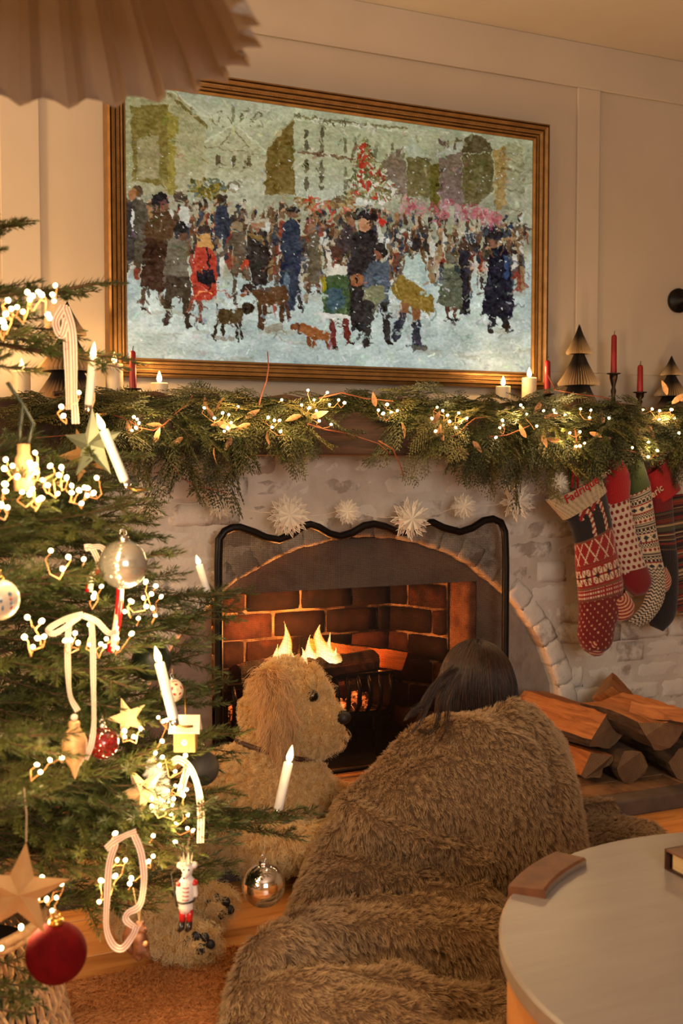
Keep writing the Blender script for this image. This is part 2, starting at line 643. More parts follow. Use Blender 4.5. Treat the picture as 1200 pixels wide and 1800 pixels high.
def quad_wall(pA, pB, z0, z1, lean, cols, nm):
    """brick wall from pA to pB (xy), with recessed pale mortar; leaning inward at the top"""
    pA, pB = np.array(pA), np.array(pB)
    d = pB-pA
    Ln = np.linalg.norm(d)
    t = d/Ln
    nrm = np.array([t[1], -t[0]])
    MB().add([(*pA, z0), (*pB, z0), (*(pB+nrm*lean), z1), (*(pA+nrm*lean), z1)], [(0, 1, 2, 3)]).build('firebox_mortar', M['firemortar'], fb)
    chh = 0.094
    k = 0
    z = z0
    while z < z1-0.02:
        zt = min(z+chh, z1)
        bw = Ln/cols
        x = -bw*0.5 if k % 2 else 0.0
        while x < Ln-0.01:
            a, b = max(0, x)+0.003, min(Ln, x+bw)-0.003
            x += bw
            if b-a < 0.02: continue
            mbk = rough_box(4, 3, b-a-0.006*rng.uniform(0.5, 1.6), 0.03, zt-z-0.010*rng.uniform(0.6, 1.5), 0.0015, rng.randrange(9999))
            o = mbk.build('fire_brick', M['firebrick'], None, smooth=True)
            o.parent = fb
            ct = pA+t*(a+b)/2+nrm*(lean*((z+zt)/2-z0)/(z1-z0)+0.0035)
            o.location = Vector((ct[0], ct[1], (z+zt)/2))-fb.location
            ang = math.atan2(t[1], t[0])
            o.rotation_euler = (-math.atan2(lean, z1-z0) if False else 0, 0, ang)
        z = zt
        k += 1


FZ1 = 0.80
quad_wall((-0.34, 0.31), (0.33, 0.31), HZ, FZ1, 0.05, 3.3, 'back')
quad_wall((0.33, 0.31), (OX1, 0.06), HZ, FZ1, 0.02, 1.3, 'right')
quad_wall((OX0, -0.0), (-0.34, 0.31), HZ, FZ1, 0.02, 1.5, 'left')
MB().box((0, 0.16, FZ1+0.02), (1.2, 0.5, 0.04)).build('flue', M['soot'], fb)
MB().box((0, 0.12, HZ-0.02), (1.2, 0.45, 0.044)).build('firebox_base', M['soot'], fb)

# ---------------------------------------------------------------- hearth
ht = thing('hearth', 'low stone hearth with brick paving in front of the fireplace', 'hearth', (0.25, -0.43, 0), kind='structure')
M['hstone'] = mat('hearth_stone', srgb(112, 98, 86), srgb(72, 62, 54), 6, 0.8, bump=0.6, bscale=30, world=True, rnd=0.12)
M['hbrick'] = mat('hearth_brick', srgb(164, 122, 82), srgb(116, 80, 52), 12, 0.85, bump=0.7, bscale=50, world=True, rnd=0.2)
M['hmort'] = mat('hearth_mortar', srgb(120, 98, 74), srgb(84, 66, 48), 14, 0.95, bump=0.5, world=True)
HX0, HX1, HY0 = -1.25, 1.75, -0.76
MB().box(((HX0+HX1)/2, (HY0-0.05)/2, 0.0225), (HX1-HX0-0.01, -HY0-0.06, 0.045)).build('hearth_bed', M['hmort'], ht)
nS = 5
for i in range(nS):
    a = HX0+(HX1-HX0)*i/nS
    b = HX0+(HX1-HX0)*(i+1)/nS
    MB().box(((a+b)/2, HY0+0.035, 0.025), (b-a-0.004, 0.07, 0.05)).build('edge_stone', M['hstone'], ht, bevel=0.006)
pv = None
yy = HY0+0.075
r_ = 0
while yy < -0.11:
    x = HX0+(0.1 if r_ % 2 else 0)
    while x < HX1-0.1:
        if pv is None:
            pv = MB().box((0, 0, 0), (0.205, 0.098, 0.014)).build('paver', M['hbrick'], None, bevel=0.004)
            pv.parent = ht
            o = pv
        else:
            o = pv.copy()
            COL.objects.link(o)
        o.location = Vector((x+0.105, yy+0.05, 0.0425+rng.uniform(-.0015, .0015)))-ht.location
        o.rotation_euler = (rng.uniform(-.01, .01), rng.uniform(-.01, .01), rng.uniform(-.02, .02))
        x += 0.212
    yy += 0.104
    r_ += 1

# ---------------------------------------------------------------- mantel beam
bm = thing('mantelpiece', 'dark weathered wooden mantel beam under the green garland', 'mantel', (0.2, -0.18, 1.07))
tb = NT('dark_oak_beam')
p = tb.coord(True, (1.5, 14, 22))
n1 = tb.noise(p, 2.5, 7, 0.65, 0.5)
c = tb.ramp(n1, [(0.3, srgb(40, 26, 18)), (0.6, srgb(74, 48, 32)), (0.8, srgb(104, 76, 54))])
M['beam'] = tb.done(tb.bsdf(c, 0.7, 0, n1, 0.6, 0.006))
SHELF = 1.226
MB().box((0.15, -0.19, 1.148), (4.0, 0.18, 0.156)).build('beam', M['beam'], bm, bevel=0.008)
MB().box((0.15, -0.05, 1.148), (4.0, 0.10, 0.156)).build('shelf_back', M['beam'], bm)
# ================================================================== framed picture screen over the mantel
SW, SH, SZ = 1.4384, 0.8091, 1.77
SY = -0.046


def vnoise(shape, cells, seed, aspect=1.0):
    """smooth value noise in 0..1"""
    r = np.random.default_rng(seed)
    h, w_ = shape
    cy, cx = int(cells)+2, int(cells*aspect*w_/h)+2
    g = r.random((cy+1, cx+1))
    yy = np.linspace(0, cy-1e-6, h)
    xx = np.linspace(0, cx-1e-6, w_)
    yi, xi = yy.astype(int), xx.astype(int)
    fy, fx = (yy-yi)[:, None], (xx-xi)[None, :]
    fy, fx = fy*fy*(3-2*fy), fx*fx*(3-2*fx)
    a = g[np.ix_(yi, xi)]; b = g[np.ix_(yi, xi+1)]; c = g[np.ix_(yi+1, xi)]; d = g[np.ix_(yi+1, xi+1)]
    return a*(1-fy)*(1-fx)+b*(1-fy)*fx+c*fy*(1-fx)+d*fy*fx


def paint_picture(W_=640, H_=360):
    r = np.random.default_rng(11)
    u = (np.arange(W_)+0.5)/W_
    v = (np.arange(H_)+0.5)/H_
    X = (u-0.5)*SW
    Z = SZ+SH/2-v*SH
    # canvas point -> photograph pixel, so that the drawing can be laid out from measurements
    d = np.stack(np.broadcast_arrays(X[None, :]-CAM[0], np.full((H_, W_), SY-CAM[1]), Z[:, None]-CAM[2]), -1)
    zc = d @ FWD
    px = 600+F_PX*(d @ RGT)/zc
    py = 900-F_PX*(d @ UPV)/zc
    sh = (H_, W_)
    wx = (vnoise(sh, 60, 1)-0.5)*5+(vnoise(sh, 140, 2)-0.5)*2.5
    wy = (vnoise(sh, 60, 3)-0.5)*5+(vnoise(sh, 140, 4)-0.5)*2.5
    qx, qy = px+wx, py+wy
    img = np.zeros((H_, W_, 3))

    def win(x0, x1, y0, y1):
        ci = np.where((px[H_//2] > x0-12) & (px[H_//2] < x1+12))[0]
        if len(ci) == 0: return None
        c0, c1 = ci[0], ci[-1]+1
        ya, yb = py[:, c0], py[:, c1-1]
        ri = np.where((np.maximum(ya, yb) > y0-12) & (np.minimum(ya, yb) < y1+12))[0]
        if len(ri) == 0: return None
        return slice(ri[0], ri[-1]+1), slice(c0, c1)

    def put(mask, col, a=1.0, jit=10, sl=(slice(None), slice(None))):
        k = (mask*a)[..., None]
        c = np.array(col, float)[None, None, :]+((tex[sl]-0.5)*2*jit)[..., None]
        img[sl] = img[sl]*(1-k)+c*k

    tex = 0.5*vnoise(sh, 30, 5, 1.6)+0.5*vnoise(sh, 120, 6, 0.5)

    def poly(pts, col, a=1.0, jit=14, soft=False):
        xs = np.array([p[0] for p in pts]); ys = np.array([p[1] for p in pts])
        x0, x1, y0, y1 = xs.min()-4, xs.max()+4, ys.min()-4, ys.max()+4
        sl = win(x0, x1, y0, y1)
        if sl is None: return
        ax, ay = qx[sl], qy[sl]
        ins = np.zeros(ax.shape, bool)
        n = len(pts)
        j = n-1
        for i in range(n):
            ins ^= ((ys[i] > ay) != (ys[j] > ay)) & (ax < (xs[j]-xs[i])*(ay-ys[i])/(ys[j]-ys[i]+1e-9)+xs[i])
            j = i
        put(ins, col, a, jit, sl)

    def ell(x, y, rx, ry, col, a=1.0, jit=12):
        sl = win(x-rx, x+rx, y-ry, y+ry)
        if sl is None: return
        put(((qx[sl]-x)/rx)**2+((qy[sl]-y)/ry)**2 < 1, col, a, jit, sl)

    def stroke(x0, y0, x1, y1, w_, col, a=1.0, jit=12, w2=None):
        bx0, bx1 = min(x0, x1)-w_-5, max(x0, x1)+w_+5
        by0, by1 = min(y0, y1)-w_-5, max(y0, y1)+w_+5
        dx, dy = x1-x0, y1-y0
        L2 = dx*dx+dy*dy+1e-6
        sl = win(bx0, bx1, by0, by1)
        if sl is None: return
        ax, ay = qx[sl], qy[sl]
        t = np.clip(((ax-x0)*dx+(ay-y0)*dy)/L2, 0, 1)
        ww = w_ if w2 is None else w_+(w2-w_)*t
        m_ = ((ax-x0-t*dx)**2+(ay-y0-t*dy)**2 < (ww/2)**2)
        put(m_, col, a, jit, sl)

    # ground colours: misty square above, trodden snow below
    top = np.array([176, 184, 172.]); mid = np.array([150, 152, 128.]); snow = np.array([172, 190, 186.])
    t = np.clip((py-170)/170, 0, 1)[..., None]
    img[:] = top*(1-t)+mid*t
    k = np.clip((py-455+ (vnoise(sh, 12, 9)-0.5)*60)/40, 0, 1)[..., None]
    img[:] = img*(1-k)+snow*k
    img += ((vnoise(sh, 24, 10, 0.5)-0.5)*34)[..., None]
    img += ((vnoise(sh, 8, 12)-0.5)*22)[..., None]*np.array([1.0, 1.0, 0.8])
    A = lambda x, y: (180+x/3, 130+y/3)
    B = lambda x, y: (560+x/3, 130+y/3)
    # buildings
    poly([A(110, 90), A(380, 90), A(540, 260), A(540, 640), A(110, 640)], (158, 156, 126), jit=24)
    poly([A(150, 170), A(350, 160), A(350, 600), A(160, 560)], (122, 110, 58), jit=26)
    poly([A(185, 340), A(300, 330), A(300, 560), A(185, 540)], (158, 152, 124), 0.8, jit=30)
    poly([A(345, 200), A(400, 230), A(385, 640), A(345, 640)], (140, 130, 62), jit=20)
    poly([A(385, 320), A(545, 300), A(545, 640), A(385, 640)], (166, 164, 136), jit=22)
    stroke(*A(350, 110), *A(545, 275), 5, (112, 102, 58)); stroke(*A(370, 100), *A(600, 260), 3, (196, 198, 184))
    poly([A(540, 380), A(690, 260), A(870, 420), A(860, 640), A(545, 640)], (172, 174, 152), jit=16)
    stroke(*A(535, 365), *A(700, 265), 3.5, (200, 204, 190)); stroke(*A(700, 265), *A(872, 420), 3.5, (200, 204, 190))
    stroke(*A(540, 385), *A(868, 432), 2, (128, 124, 96)); stroke(*A(690, 300), *A(620, 380), 2, (118, 112, 80)); stroke(*A(690, 300), *A(780, 390), 2, (118, 112, 80))
    for i in range(26):
        x, y = r.uniform(560, 840), r.uniform(200, 290)
        stroke(*A(x, y), *A(x+r.uniform(-30, 30), y+r.uniform(-30, 30)), 2, [(120, 116, 88), (196, 200, 190), (90, 88, 66)][r.integers(3)])
    stroke(*A(690, 170), *A(690, 250), 5, (128, 126, 104))
    for x in (610, 690, 770):
        poly([A(x-9, 430), A(x+12, 430), A(x+12, 490), A(x-9, 490)], (96, 88, 64))
        stroke(*A(x-26, 500), *A(x+26, 500), 1.6, (136, 132, 108))
    ell(*A(690, 590), 12, 10, (118, 112, 92)); ell(*A(690, 600), 8, 8, (182, 186, 176))
    poly([A(865, 400), A(1010, 240), A(1010, 640), A(860, 640)], (108, 92, 46), jit=24)
    stroke(*A(865, 385), *A(1010, 235), 4, (160, 158, 132))
    poly([A(1010, 230), B(480, 280), B(480, 640), A(1010, 660)], (170, 176, 156), jit=16)
    stroke(*A(1010, 225), *B(470, 290), 3, (118, 112, 84)); stroke(*A(1010, 245), *B(470, 305), 2, (206, 212, 204))
    for i in range(44):
        x = r.uniform(0, 460)
        stroke(*B(x-130, 222+x*0.14+r.uniform(-14, 14)), *B(x-122, 230+x*0.14+r.uniform(-14, 14)), 2.5, [(92, 84, 60), (204, 208, 200), (124, 116, 80)][r.integers(3)])
    stroke(*A(1035, 412), *B(190, 452), 4, (116, 92, 76)); stroke(*A(1035, 404), *B(190, 442), 2, (192, 192, 176))
    for gx in (1075, 1155):
        for gy, h in ((300, 30), (360, 50), (465, 30), (545, 60)):
            stroke(*A(gx, gy), *A(gx, gy+h), 7, (88, 84, 66))
    for gx in (15, 140, 190, 250, 300, 390):
        for gy, h in ((330, 30), (350, 50), (480, 40), (560, 30)):
            stroke(*B(gx, gy+gx*0.1), *B(gx, gy+h+gx*0.1), 6, (100, 98, 78), 0.8)
    poly([B(330, 460), B(450, 380), B(470, 640), B(310, 640)], (122, 108, 96), jit=18)
    poly([B(450, 380), B(500, 360), B(585, 430), B(470, 440)], (168, 178, 170))
    poly([B(465, 440), B(585, 440), B(585, 650), B(465, 650)], (104, 96, 62), jit=22)
    poly([B(585, 470), B(635, 470), B(635, 700), B(585, 700)], (92, 84, 34), jit=18)
    poly([B(635, 450), B(750, 380), B(760, 700), B(640, 700)], (114, 98, 90), jit=18)
    poly([B(620, 450), B(680, 385), B(760, 350), B(745, 410)], (164, 170, 166))
    for gx in (660, 680, 720): stroke(*B(gx, 390), *B(gx, 360), 5, (100, 84, 74))
    poly([B(750, 420), B(770, 340), B(800, 320), B(870, 330), B(925, 410)], (84, 74, 52), jit=16)
    poly([B(755, 425), B(915, 415), B(915, 620), B(820, 700), B(760, 700)], (96, 88, 56), jit=26)
    poly([B(920, 400), B(985, 380), B(985, 700), B(930, 720)], (146, 116, 58), 0.75, jit=24)
    poly([B(985, 360), B(1085, 380), B(1085, 760), B(985, 720)], (150, 150, 124), jit=24)
    for gy in (410, 450, 500, 600, 700): stroke(*B(960, gy), *B(1085, gy+25), 2, (122, 116, 92))
    # shrub roof in the crowd and market stalls
    for i in range(90):
        a = r.uniform(0, 2*PI); q = r.random()**0.5
        x, y = 555+95*q*math.cos(a), 610+52*q*math.sin(a)
        stroke(*A(x, y), *A(x+r.uniform(-14, 14), y+r.uniform(-18, 8)), 5, [(112, 98, 34), (140, 120, 44), (78, 76, 36), (96, 108, 96)][r.integers(4)])
    for (a0, a1, yy0) in ((1000, 1200, 670), (-20, 240, 690)):
        f = A if a0 == 1000 else B
        for i in range(26):
            x = r.uniform(a0, a1)
            stroke(*f(x, yy0+r.uniform(-18, 18)), *f(x+60, yy0+r.uniform(-18, 10)), 4, [(150, 128, 80), (182, 186, 174), (120, 100, 58)][r.integers(3)])
    # fir tree with red trimmings
    for i in range(330):
        t_ = r.random()**0.7
        x = 232+(r.random()-0.32)*t_*330
        y = 350+t_*320
        stroke(*B(x, y), *B(x+r.uniform(-22, 22), y+r.uniform(-8, 24)), r.uniform(2.5, 5), [(112, 110, 66), (196, 200, 184), (150, 140, 92), (84, 84, 48), (126, 118, 76), (150, 56, 42), (206, 206, 192)][r.integers(7)])
    for i in range(26):
        t_ = r.random()
        x = 236+(r.random()-0.45)*t_*230-10*t_
        ell(*B(x, 370+t_*290), 3.6, 3.6, (166, 58, 40))
    # crowd
    pal = [(52, 44, 36), (74, 60, 44), (104, 84, 58), (40, 44, 52), (134, 110, 76), (168, 160, 136), (60, 66, 74), (92, 64, 44), (120, 56, 40), (186, 188, 176)]
    for i in range(900):
        x = r.uniform(216, 922)
        base = 345+(x-216)*0.045
        t_ = r.random()
        y = base+t_*105
        h = 9+t_*26
        stroke(x, y, x+r.uniform(-4, 4), y+h, r.uniform(3, 7+t_*6), pal[r.integers(len(pal))], 0.95, 22)
        if r.random() < 0.6:
            ell(x, y-2, 2.6+t_*2, 3+t_*2, [(150, 112, 80), (46, 38, 32), (96, 70, 48), (172, 138, 104)][r.integers(4)])
    for i in range(110):
        x = 700+r.random()*180
        y = 366+(x-700)*0.11+r.normal(0, 7)
        stroke(x, y, x+r.uniform(-6, 6), y-r.uniform(2, 16), r.uniform(3, 5.5), [(166, 96, 98), (180, 128, 128), (150, 74, 80), (150, 128, 126)][r.integers(4)], 0.85)
    for i in range(60):
        x, y = r.uniform(500, 620), r.uniform(350, 390)
        stroke(x, y, x+r.uniform(-10, 10), y-6, 4, [(176, 66, 44), (150, 126, 80), (96, 76, 50)][r.integers(3)], 0.8)
    for i in range(130):
        x, y = r.uniform(470, 720), r.uniform(390, 520)
        stroke(x, y, x+r.uniform(-9, 9), y+r.uniform(8, 34), r.uniform(3, 8), pal[r.integers(len(pal))], 0.85, 24)
    # shadows in the snow
    for i in range(70):
        x, y = r.uniform(220, 918), r.uniform(520, 640)
        stroke(x, y, x+r.uniform(10, 60), y+r.uniform(-6, 8), r.uniform(4, 12), [(196, 210, 206), (150, 168, 166), (204, 214, 210), (150, 150, 132)][r.integers(4)], 0.45, 12)

    def fig(f, body, col, head=None, hc=(44, 38, 34), legs=(), lc=(50, 42, 34), hr=(9, 10), lw=9):
        for (x0, y0, x1, y1) in legs:
            stroke(*f(x0, y0), *f(x1, y1), lw, lc, 1, 10, lw*0.7)
            stroke(*f(x1, y1), *f(x1+16, y1+6), 5, (38, 30, 26))
        poly([f(*q) for q in body], col, 1, 22)
        if head:
            ell(*f(*head), hr[0], hr[1], hc)
    # couple standing at the edge
    fig(A, [(120, 690), (175, 660), (235, 680), (245, 780), (225, 1000), (110, 1000)], (78, 72, 58), (190, 620), (84, 68, 50))
    poly([A(112, 690), A(165, 670), A(175, 980), A(115, 990)], (56, 50, 44)); ell(*A(160, 635), 8, 10, (150, 104, 66)); stroke(*A(158, 720), *A(160, 830), 4, (200, 204, 196))
    fig(A, [(405, 700), (455, 700), (465, 770), (440, 820), (405, 790)], (186, 190, 178), (410, 650), (70, 60, 46), hr=(12, 9))
    # man in a brown cape
    fig(A, [(238, 850), (335, 870), (345, 1090), (322, 1152), (192, 1115), (215, 1000)], (58, 38, 26), None, legs=((225, 1140, 205, 1235), (300, 1140, 350, 1270)), lc=(84, 66, 50))
    poly([A(215, 845), A(240, 770), A(290, 712), A(350, 725), A(388, 800), A(372, 868), A(300, 882)], (76, 54, 32), 1, 18)
    ell(*A(325, 690), 8, 10, (120, 88, 64)); ell(*A(303, 660), 13, 12, (30, 28, 30)); stroke(*A(268, 684), *A(345, 672), 4, (28, 26, 28))
    # man in a grey jacket
    fig(A, [(365, 855), (440, 880), (458, 1080), (400, 1110), (322, 1060), (338, 930)], (104, 98, 82), None, legs=((355, 1080, 342, 1310), (432, 1090, 452, 1325)), lc=(58, 48, 36), lw=13)
    ell(*A(418, 812), 12, 11, (30, 27, 26)); ell(*A(430, 850), 8, 8, (92, 66, 50))
    poly([A(330, 1060), A(458, 1070), A(470, 1180), A(330, 1180)], (62, 52, 40), 1, 14)
    # woman in red with a black bag
    fig(A, [(500, 870), (568, 880), (602, 960), (606, 1190), (482, 1192), (462, 1080), (485, 960)], (160, 58, 42), None, legs=((510, 1190, 520, 1310), (480, 1180, 450, 1260)), lc=(110, 70, 52), lw=8)
    poly([A(495, 850), A(570, 850), A(590, 920), A(500, 910)], (186, 142, 84)); ell(*A(540, 822), 11, 9, (52, 40, 34)); stroke(*A(555, 920), *A(560, 1050), 4, (30, 24, 26)); stroke(*A(500, 1150), *A(590, 1160), 2, (222, 150, 90))
    poly([A(500, 1030), A(585, 1035), A(600, 1110), A(505, 1105)], (24, 22, 28), 1, 8)
    # background walkers
    fig(A, [(595, 700), (660, 690), (678, 820), (650, 880), (590, 860)], (44, 50, 62), (632, 668), (60, 46, 38))
    fig(A, [(682, 840), (748, 832), (762, 960), (790, 1100), (740, 1060), (690, 1050)], (88, 76, 58), None, legs=((695, 1040, 700, 1200), (760, 1060, 790, 1120)), lc=(70, 58, 44))
    stroke(*A(690, 870), *A(625, 960), 8, (80, 70, 54)); ell(*A(715, 800), 10, 9, (128, 112, 84)); ell(*A(762, 1000), 6, 8, (178, 70, 46))
    fig(A, [(762, 830), (868, 826), (876, 980), (866, 1112), (795, 1112), (765, 960)], (46, 40, 36), None); ell(*A(815, 795), 9, 9, (148, 110, 84)); stroke(*A(775, 772), *A(865, 770), 7, (170, 162, 142)); stroke(*A(780, 850), *A(840, 870), 8, (120, 98, 56))
    fig(A, [(950, 790), (1000, 760), (1045, 790), (1055, 960), (1030, 1100), (1010, 1240), (960, 1250), (935, 1090)], (40, 48, 62), (1000, 735), (110, 80, 60), legs=((1020, 1100, 1045, 1230),), lc=(46, 42, 42))
    stroke(*A(975, 1060), *A(965, 1240), 9, (84, 104, 116)); stroke(*A(975, 712), *A(1025, 716), 8, (34, 32, 34))
    stroke(*A(1060, 870), *B(60, 800), 4, (92, 66, 44))
    fig(A, [(1085, 850), (1140, 850), (1150, 960), (1140, 1100), (1085, 1090)], (92, 84, 66), (1100, 815), (126, 92, 66), legs=((1095, 1090, 1085, 1140), (1130, 1090, 1145, 1150)), lc=(90, 56, 40))
    # dogs
    for x0, x1, y1 in ((605, 595, 1395), (640, 640, 1370), (705, 715, 1405), (725, 735, 1395)): stroke(*A(x0, 1290), *A(x1, y1), 5, (46, 36, 24))
    poly([A(598, 1240), A(735, 1235), A(745, 1300), A(690, 1320), A(605, 1305)], (72, 58, 34), 1, 16); stroke(*A(605, 1245), *A(605, 1210), 3, (40, 32, 24)); ell(*A(765, 1235), 11, 10, (52, 42, 30)); poly([A(590, 1370), A(700, 1385), A(690, 1408), A(600, 1400)], (110, 100, 80), 0.6)
    for x0, x1, y1 in ((830, 830, 1340), (860, 848, 1340), (950, 945, 1300), (965, 985, 1290)): stroke(*A(x0, 1180), *A(x1, y1), 7, (66, 44, 28))
    poly([A(785, 1140), A(870, 1125), A(965, 1120), A(985, 1200), A(900, 1225), A(820, 1210)], (82, 56, 32), 1, 18); ell(*A(765, 1135), 10, 9, (44, 32, 26)); stroke(*A(760, 1150), *A(738, 1170), 6, (130, 78, 44)); poly([A(850, 1330), A(950, 1310), A(960, 1350), A(870, 1365)], (120, 108, 84), 0.6)
    for x0 in (1085, 1105, 1180): stroke(*A(x0, 1370), *A(x0+6, 1430), 5, (110, 66, 36))
    poly([A(1010, 1320), A(1060, 1310), A(1110, 1335), B(60, 1360), B(55, 1400), A(1120, 1400), A(1070, 1375)], (138, 86, 46), 1, 18); ell(*A(1015, 1335), 9, 6, (110, 66, 36)); stroke(*A(1030, 1320), *A(1040, 1365), 6, (84, 52, 34))
    # girl in green
    fig(B, [(45, 1050), (150, 1050), (165, 1180), (185, 1285), (100, 1300), (15, 1270), (25, 1130)], (62, 82, 50), None, legs=((75, 1300, 78, 1440), (140, 1290, 158, 1410)), lc=(92, 40, 34), lw=11)
    poly([B(40, 1140), B(120, 1120), B(140, 1240), B(50, 1240)], (64, 88, 104), 0.85, 22); poly([B(40, 1000), B(150, 1010), B(145, 1060), B(45, 1060)], (196, 196, 180)); stroke(*B(15, 1270), *B(180, 1285), 9, (202, 206, 198)); ell(*B(90, 935), 12, 13, (70, 46, 34)); stroke(*B(50, 930), *B(60, 1000), 7, (192, 186, 170)); stroke(*B(20, 1080), *B(30, 1120), 8, (150, 140, 40))
    # couple in black, woman with a big hat
    fig(B, [(80, 890), (130, 800), (190, 800), (200, 900), (150, 960)], (62, 52, 50), (170, 775), (134, 96, 70)); stroke(*B(150, 745), *B(195, 742), 9, (80, 66, 48))
    fig(B, [(175, 840), (250, 820), (310, 870), (300, 1000), (270, 1120), (255, 1355), (170, 1352), (155, 1060)], (40, 36, 36), None); ell(*B(245, 795), 11, 13, (178, 132, 98)); stroke(*B(195, 760), *B(305, 752), 7, (32, 28, 28)); ell(*B(235, 730), 13, 9, (34, 30, 32)); ell(*B(205, 1090), 12, 11, (132, 82, 52))
    # boy with a satchel
    fig(B, [(268, 990), (365, 985), (375, 1110), (360, 1200), (300, 1215), (240, 1150), (238, 1060)], (72, 82, 92), None, legs=((280, 1205, 245, 1430), (345, 1205, 365, 1410)), lc=(44, 42, 40), lw=15)
    poly([B(240, 1130), B(340, 1110), B(350, 1190), B(300, 1215), B(245, 1180)], (112, 114, 84)); ell(*B(325, 930), 12, 12, (40, 34, 32)); ell(*B(310, 955), 6, 7, (128, 84, 62)); ell(*B(338, 780), 8, 6, (184, 52, 40))
    # man in a pale shirt with a long drum
    fig(B, [(455, 950), (530, 945), (560, 1080), (580, 1150), (500, 1100), (440, 1070)], (168, 188, 178), None, legs=((460, 1190, 410, 1370), (512, 1210, 512, 1420)), lc=(124, 84, 52), lw=16)
    stroke(*B(440, 1280), *B(405, 1390), 13, (42, 44, 54)); stroke(*B(515, 1320), *B(512, 1430), 14, (42, 44, 54)); stroke(*B(505, 1440), *B(560, 1445), 9, (90, 88, 78))
    poly([B(378, 1115), B(430, 1052), B(520, 1110), B(605, 1180), B(603, 1255), B(560, 1258), B(400, 1175)], (126, 104, 44), 1, 18); stroke(*B(400, 1090), *B(420, 1165), 3, (170, 150, 90)); ell(*B(508, 900), 11, 12, (44, 36, 32)); stroke(*B(540, 1000), *B(575, 1150), 8, (150, 172, 166))
    # girl in a grey-green coat, dark man behind
    fig(B, [(735, 920), (790, 930), (795, 1270), (745, 1270)], (34, 32, 38), (760, 905), (70, 52, 40))
    fig(B, [(655, 1000), (728, 1000), (752, 1080), (755, 1245), (620, 1215), (645, 1090)], (84, 90, 72), (698, 965), (98, 96, 82), legs=((680, 1230, 680, 1290), (720, 1235, 722, 1290)), lc=(80, 50, 38), lw=7)
    stroke(*B(640, 1080), *B(740, 1085), 3, (58, 62, 50)); stroke(*B(670, 1010), *B(710, 1015), 7, (136, 138, 106))
    # tall man in a long black coat
    fig(B, [(905, 920), (985, 905), (1005, 1000), (1035, 1240), (1000, 1292), (855, 1268), (880, 1080)], (26, 27, 38), None, legs=((915, 1280, 900, 1350), (975, 1280, 985, 1330)), lc=(30, 30, 36), lw=13)
    poly([B(975, 930), B(1000, 980), B(1000, 1090), B(980, 1080)], (48, 66, 102), 0.9); ell(*B(925, 880), 9, 12, (126, 88, 66)); ell(*B(935, 855), 14, 8, (30, 28, 32))
    up = np.clip((350-py)/60, 0, 1)[..., None]
    img[:] = img*(1-up)+img*np.array([0.93, 0.92, 0.82])*up
    # loose dabs of the neighbouring colour all over
    for i in range(2600):
        a_, b_ = r.integers(H_), r.integers(W_)
        c_ = img[a_, b_]+r.normal(0, 16)+r.normal(0, 6, 3)
        x, y = px[a_, b_]+r.normal(0, 4), py[a_, b_]+r.normal(0, 4)
        g_ = r.uniform(0, PI)
        l_ = r.uniform(3, 13)
        stroke(x, y, x+l_*math.cos(g_), y+l_*math.sin(g_), r.uniform(1.6, 4.5), c_, 0.7, 10)
    # falling snow and the paint's own ridges
    for i in range(420):
        x, y = r.uniform(215, 922), r.uniform(260, 600)
        stroke(x, y, x+0.5, y+0.5, r.uniform(1.0, 2.4), (214, 220, 212), 0.8, 4)
    img += ((vnoise(sh, 150, 21, 0.6)-0.5)*26)[..., None]
    img += ((vnoise(sh, 340, 22, 1.0)-0.5)*22)[..., None]
    img = np.clip(img, 6, 245)/255
    lin = np.where(img <= 0.04045, img/12.92, ((img+0.055)/1.055)**2.4)
    return lin


pic = thing('framed_picture', 'wide gold-framed painting of a snowy market crowd above the mantel', 'picture', (0, SY, SZ))
PW, PH = 640, 360
lin = paint_picture(PW, PH)
gx, gz = np.meshgrid(np.linspace(-SW/2, SW/2, PW), SZ+np.linspace(SH/2, -SH/2, PH))
V = np.stack([gx, np.full_like(gx, SY), gz], -1).reshape(-1, 3)
idx = np.arange(PW*PH).reshape(PH, PW)
Fq = np.stack([idx[:-1, :-1], idx[1:, :-1], idx[1:, 1:], idx[:-1, 1:]], -1).reshape(-1, 4)
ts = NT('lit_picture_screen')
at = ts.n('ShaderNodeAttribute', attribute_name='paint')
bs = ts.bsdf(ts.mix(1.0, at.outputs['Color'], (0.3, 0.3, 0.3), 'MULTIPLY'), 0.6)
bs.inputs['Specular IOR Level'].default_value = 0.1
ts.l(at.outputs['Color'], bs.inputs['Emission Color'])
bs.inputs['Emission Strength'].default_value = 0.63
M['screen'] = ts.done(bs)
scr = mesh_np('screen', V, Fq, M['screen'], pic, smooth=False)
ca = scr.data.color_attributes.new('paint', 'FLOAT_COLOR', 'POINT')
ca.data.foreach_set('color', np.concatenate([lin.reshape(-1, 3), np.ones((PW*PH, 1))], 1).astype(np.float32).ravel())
# moulded gold frame, four mitred lengths
gt = NT('aged_gold')
p = gt.coord(False)
n1 = gt.noise(p, 30, 5)
wv = gt.n('ShaderNodeTexWave', bands_direction='Z')
c = gt.ramp(n1, [(0.3, srgb(134, 98, 52)), (0.6, srgb(158, 118, 66)), (0.8, srgb(174, 134, 80))])
M['gold'] = gt.done(gt.bsdf(c, 0.45, 0.55, n1, 0.25, 0.002))
FWD_ = 0.057
prof = [(0.0, 0.0), (0.0, 0.012), (0.006, 0.018), (0.0085, 0.007), (0.010, 0.007), (0.012, 0.020), (0.017, 0.020), (0.0185, 0.009), (0.020, 0.009), (0.021, 0.022), (0.027, 0.025), (0.031, 0.026), (0.0325, 0.012), (0.0345, 0.012), (0.036, 0.031), (0.045, 0.036), (0.0475, 0.015), (0.0495, 0.015), (0.051, 0.033), (0.057, 0.028), (0.057, -0.036), (0.0, -0.036)]


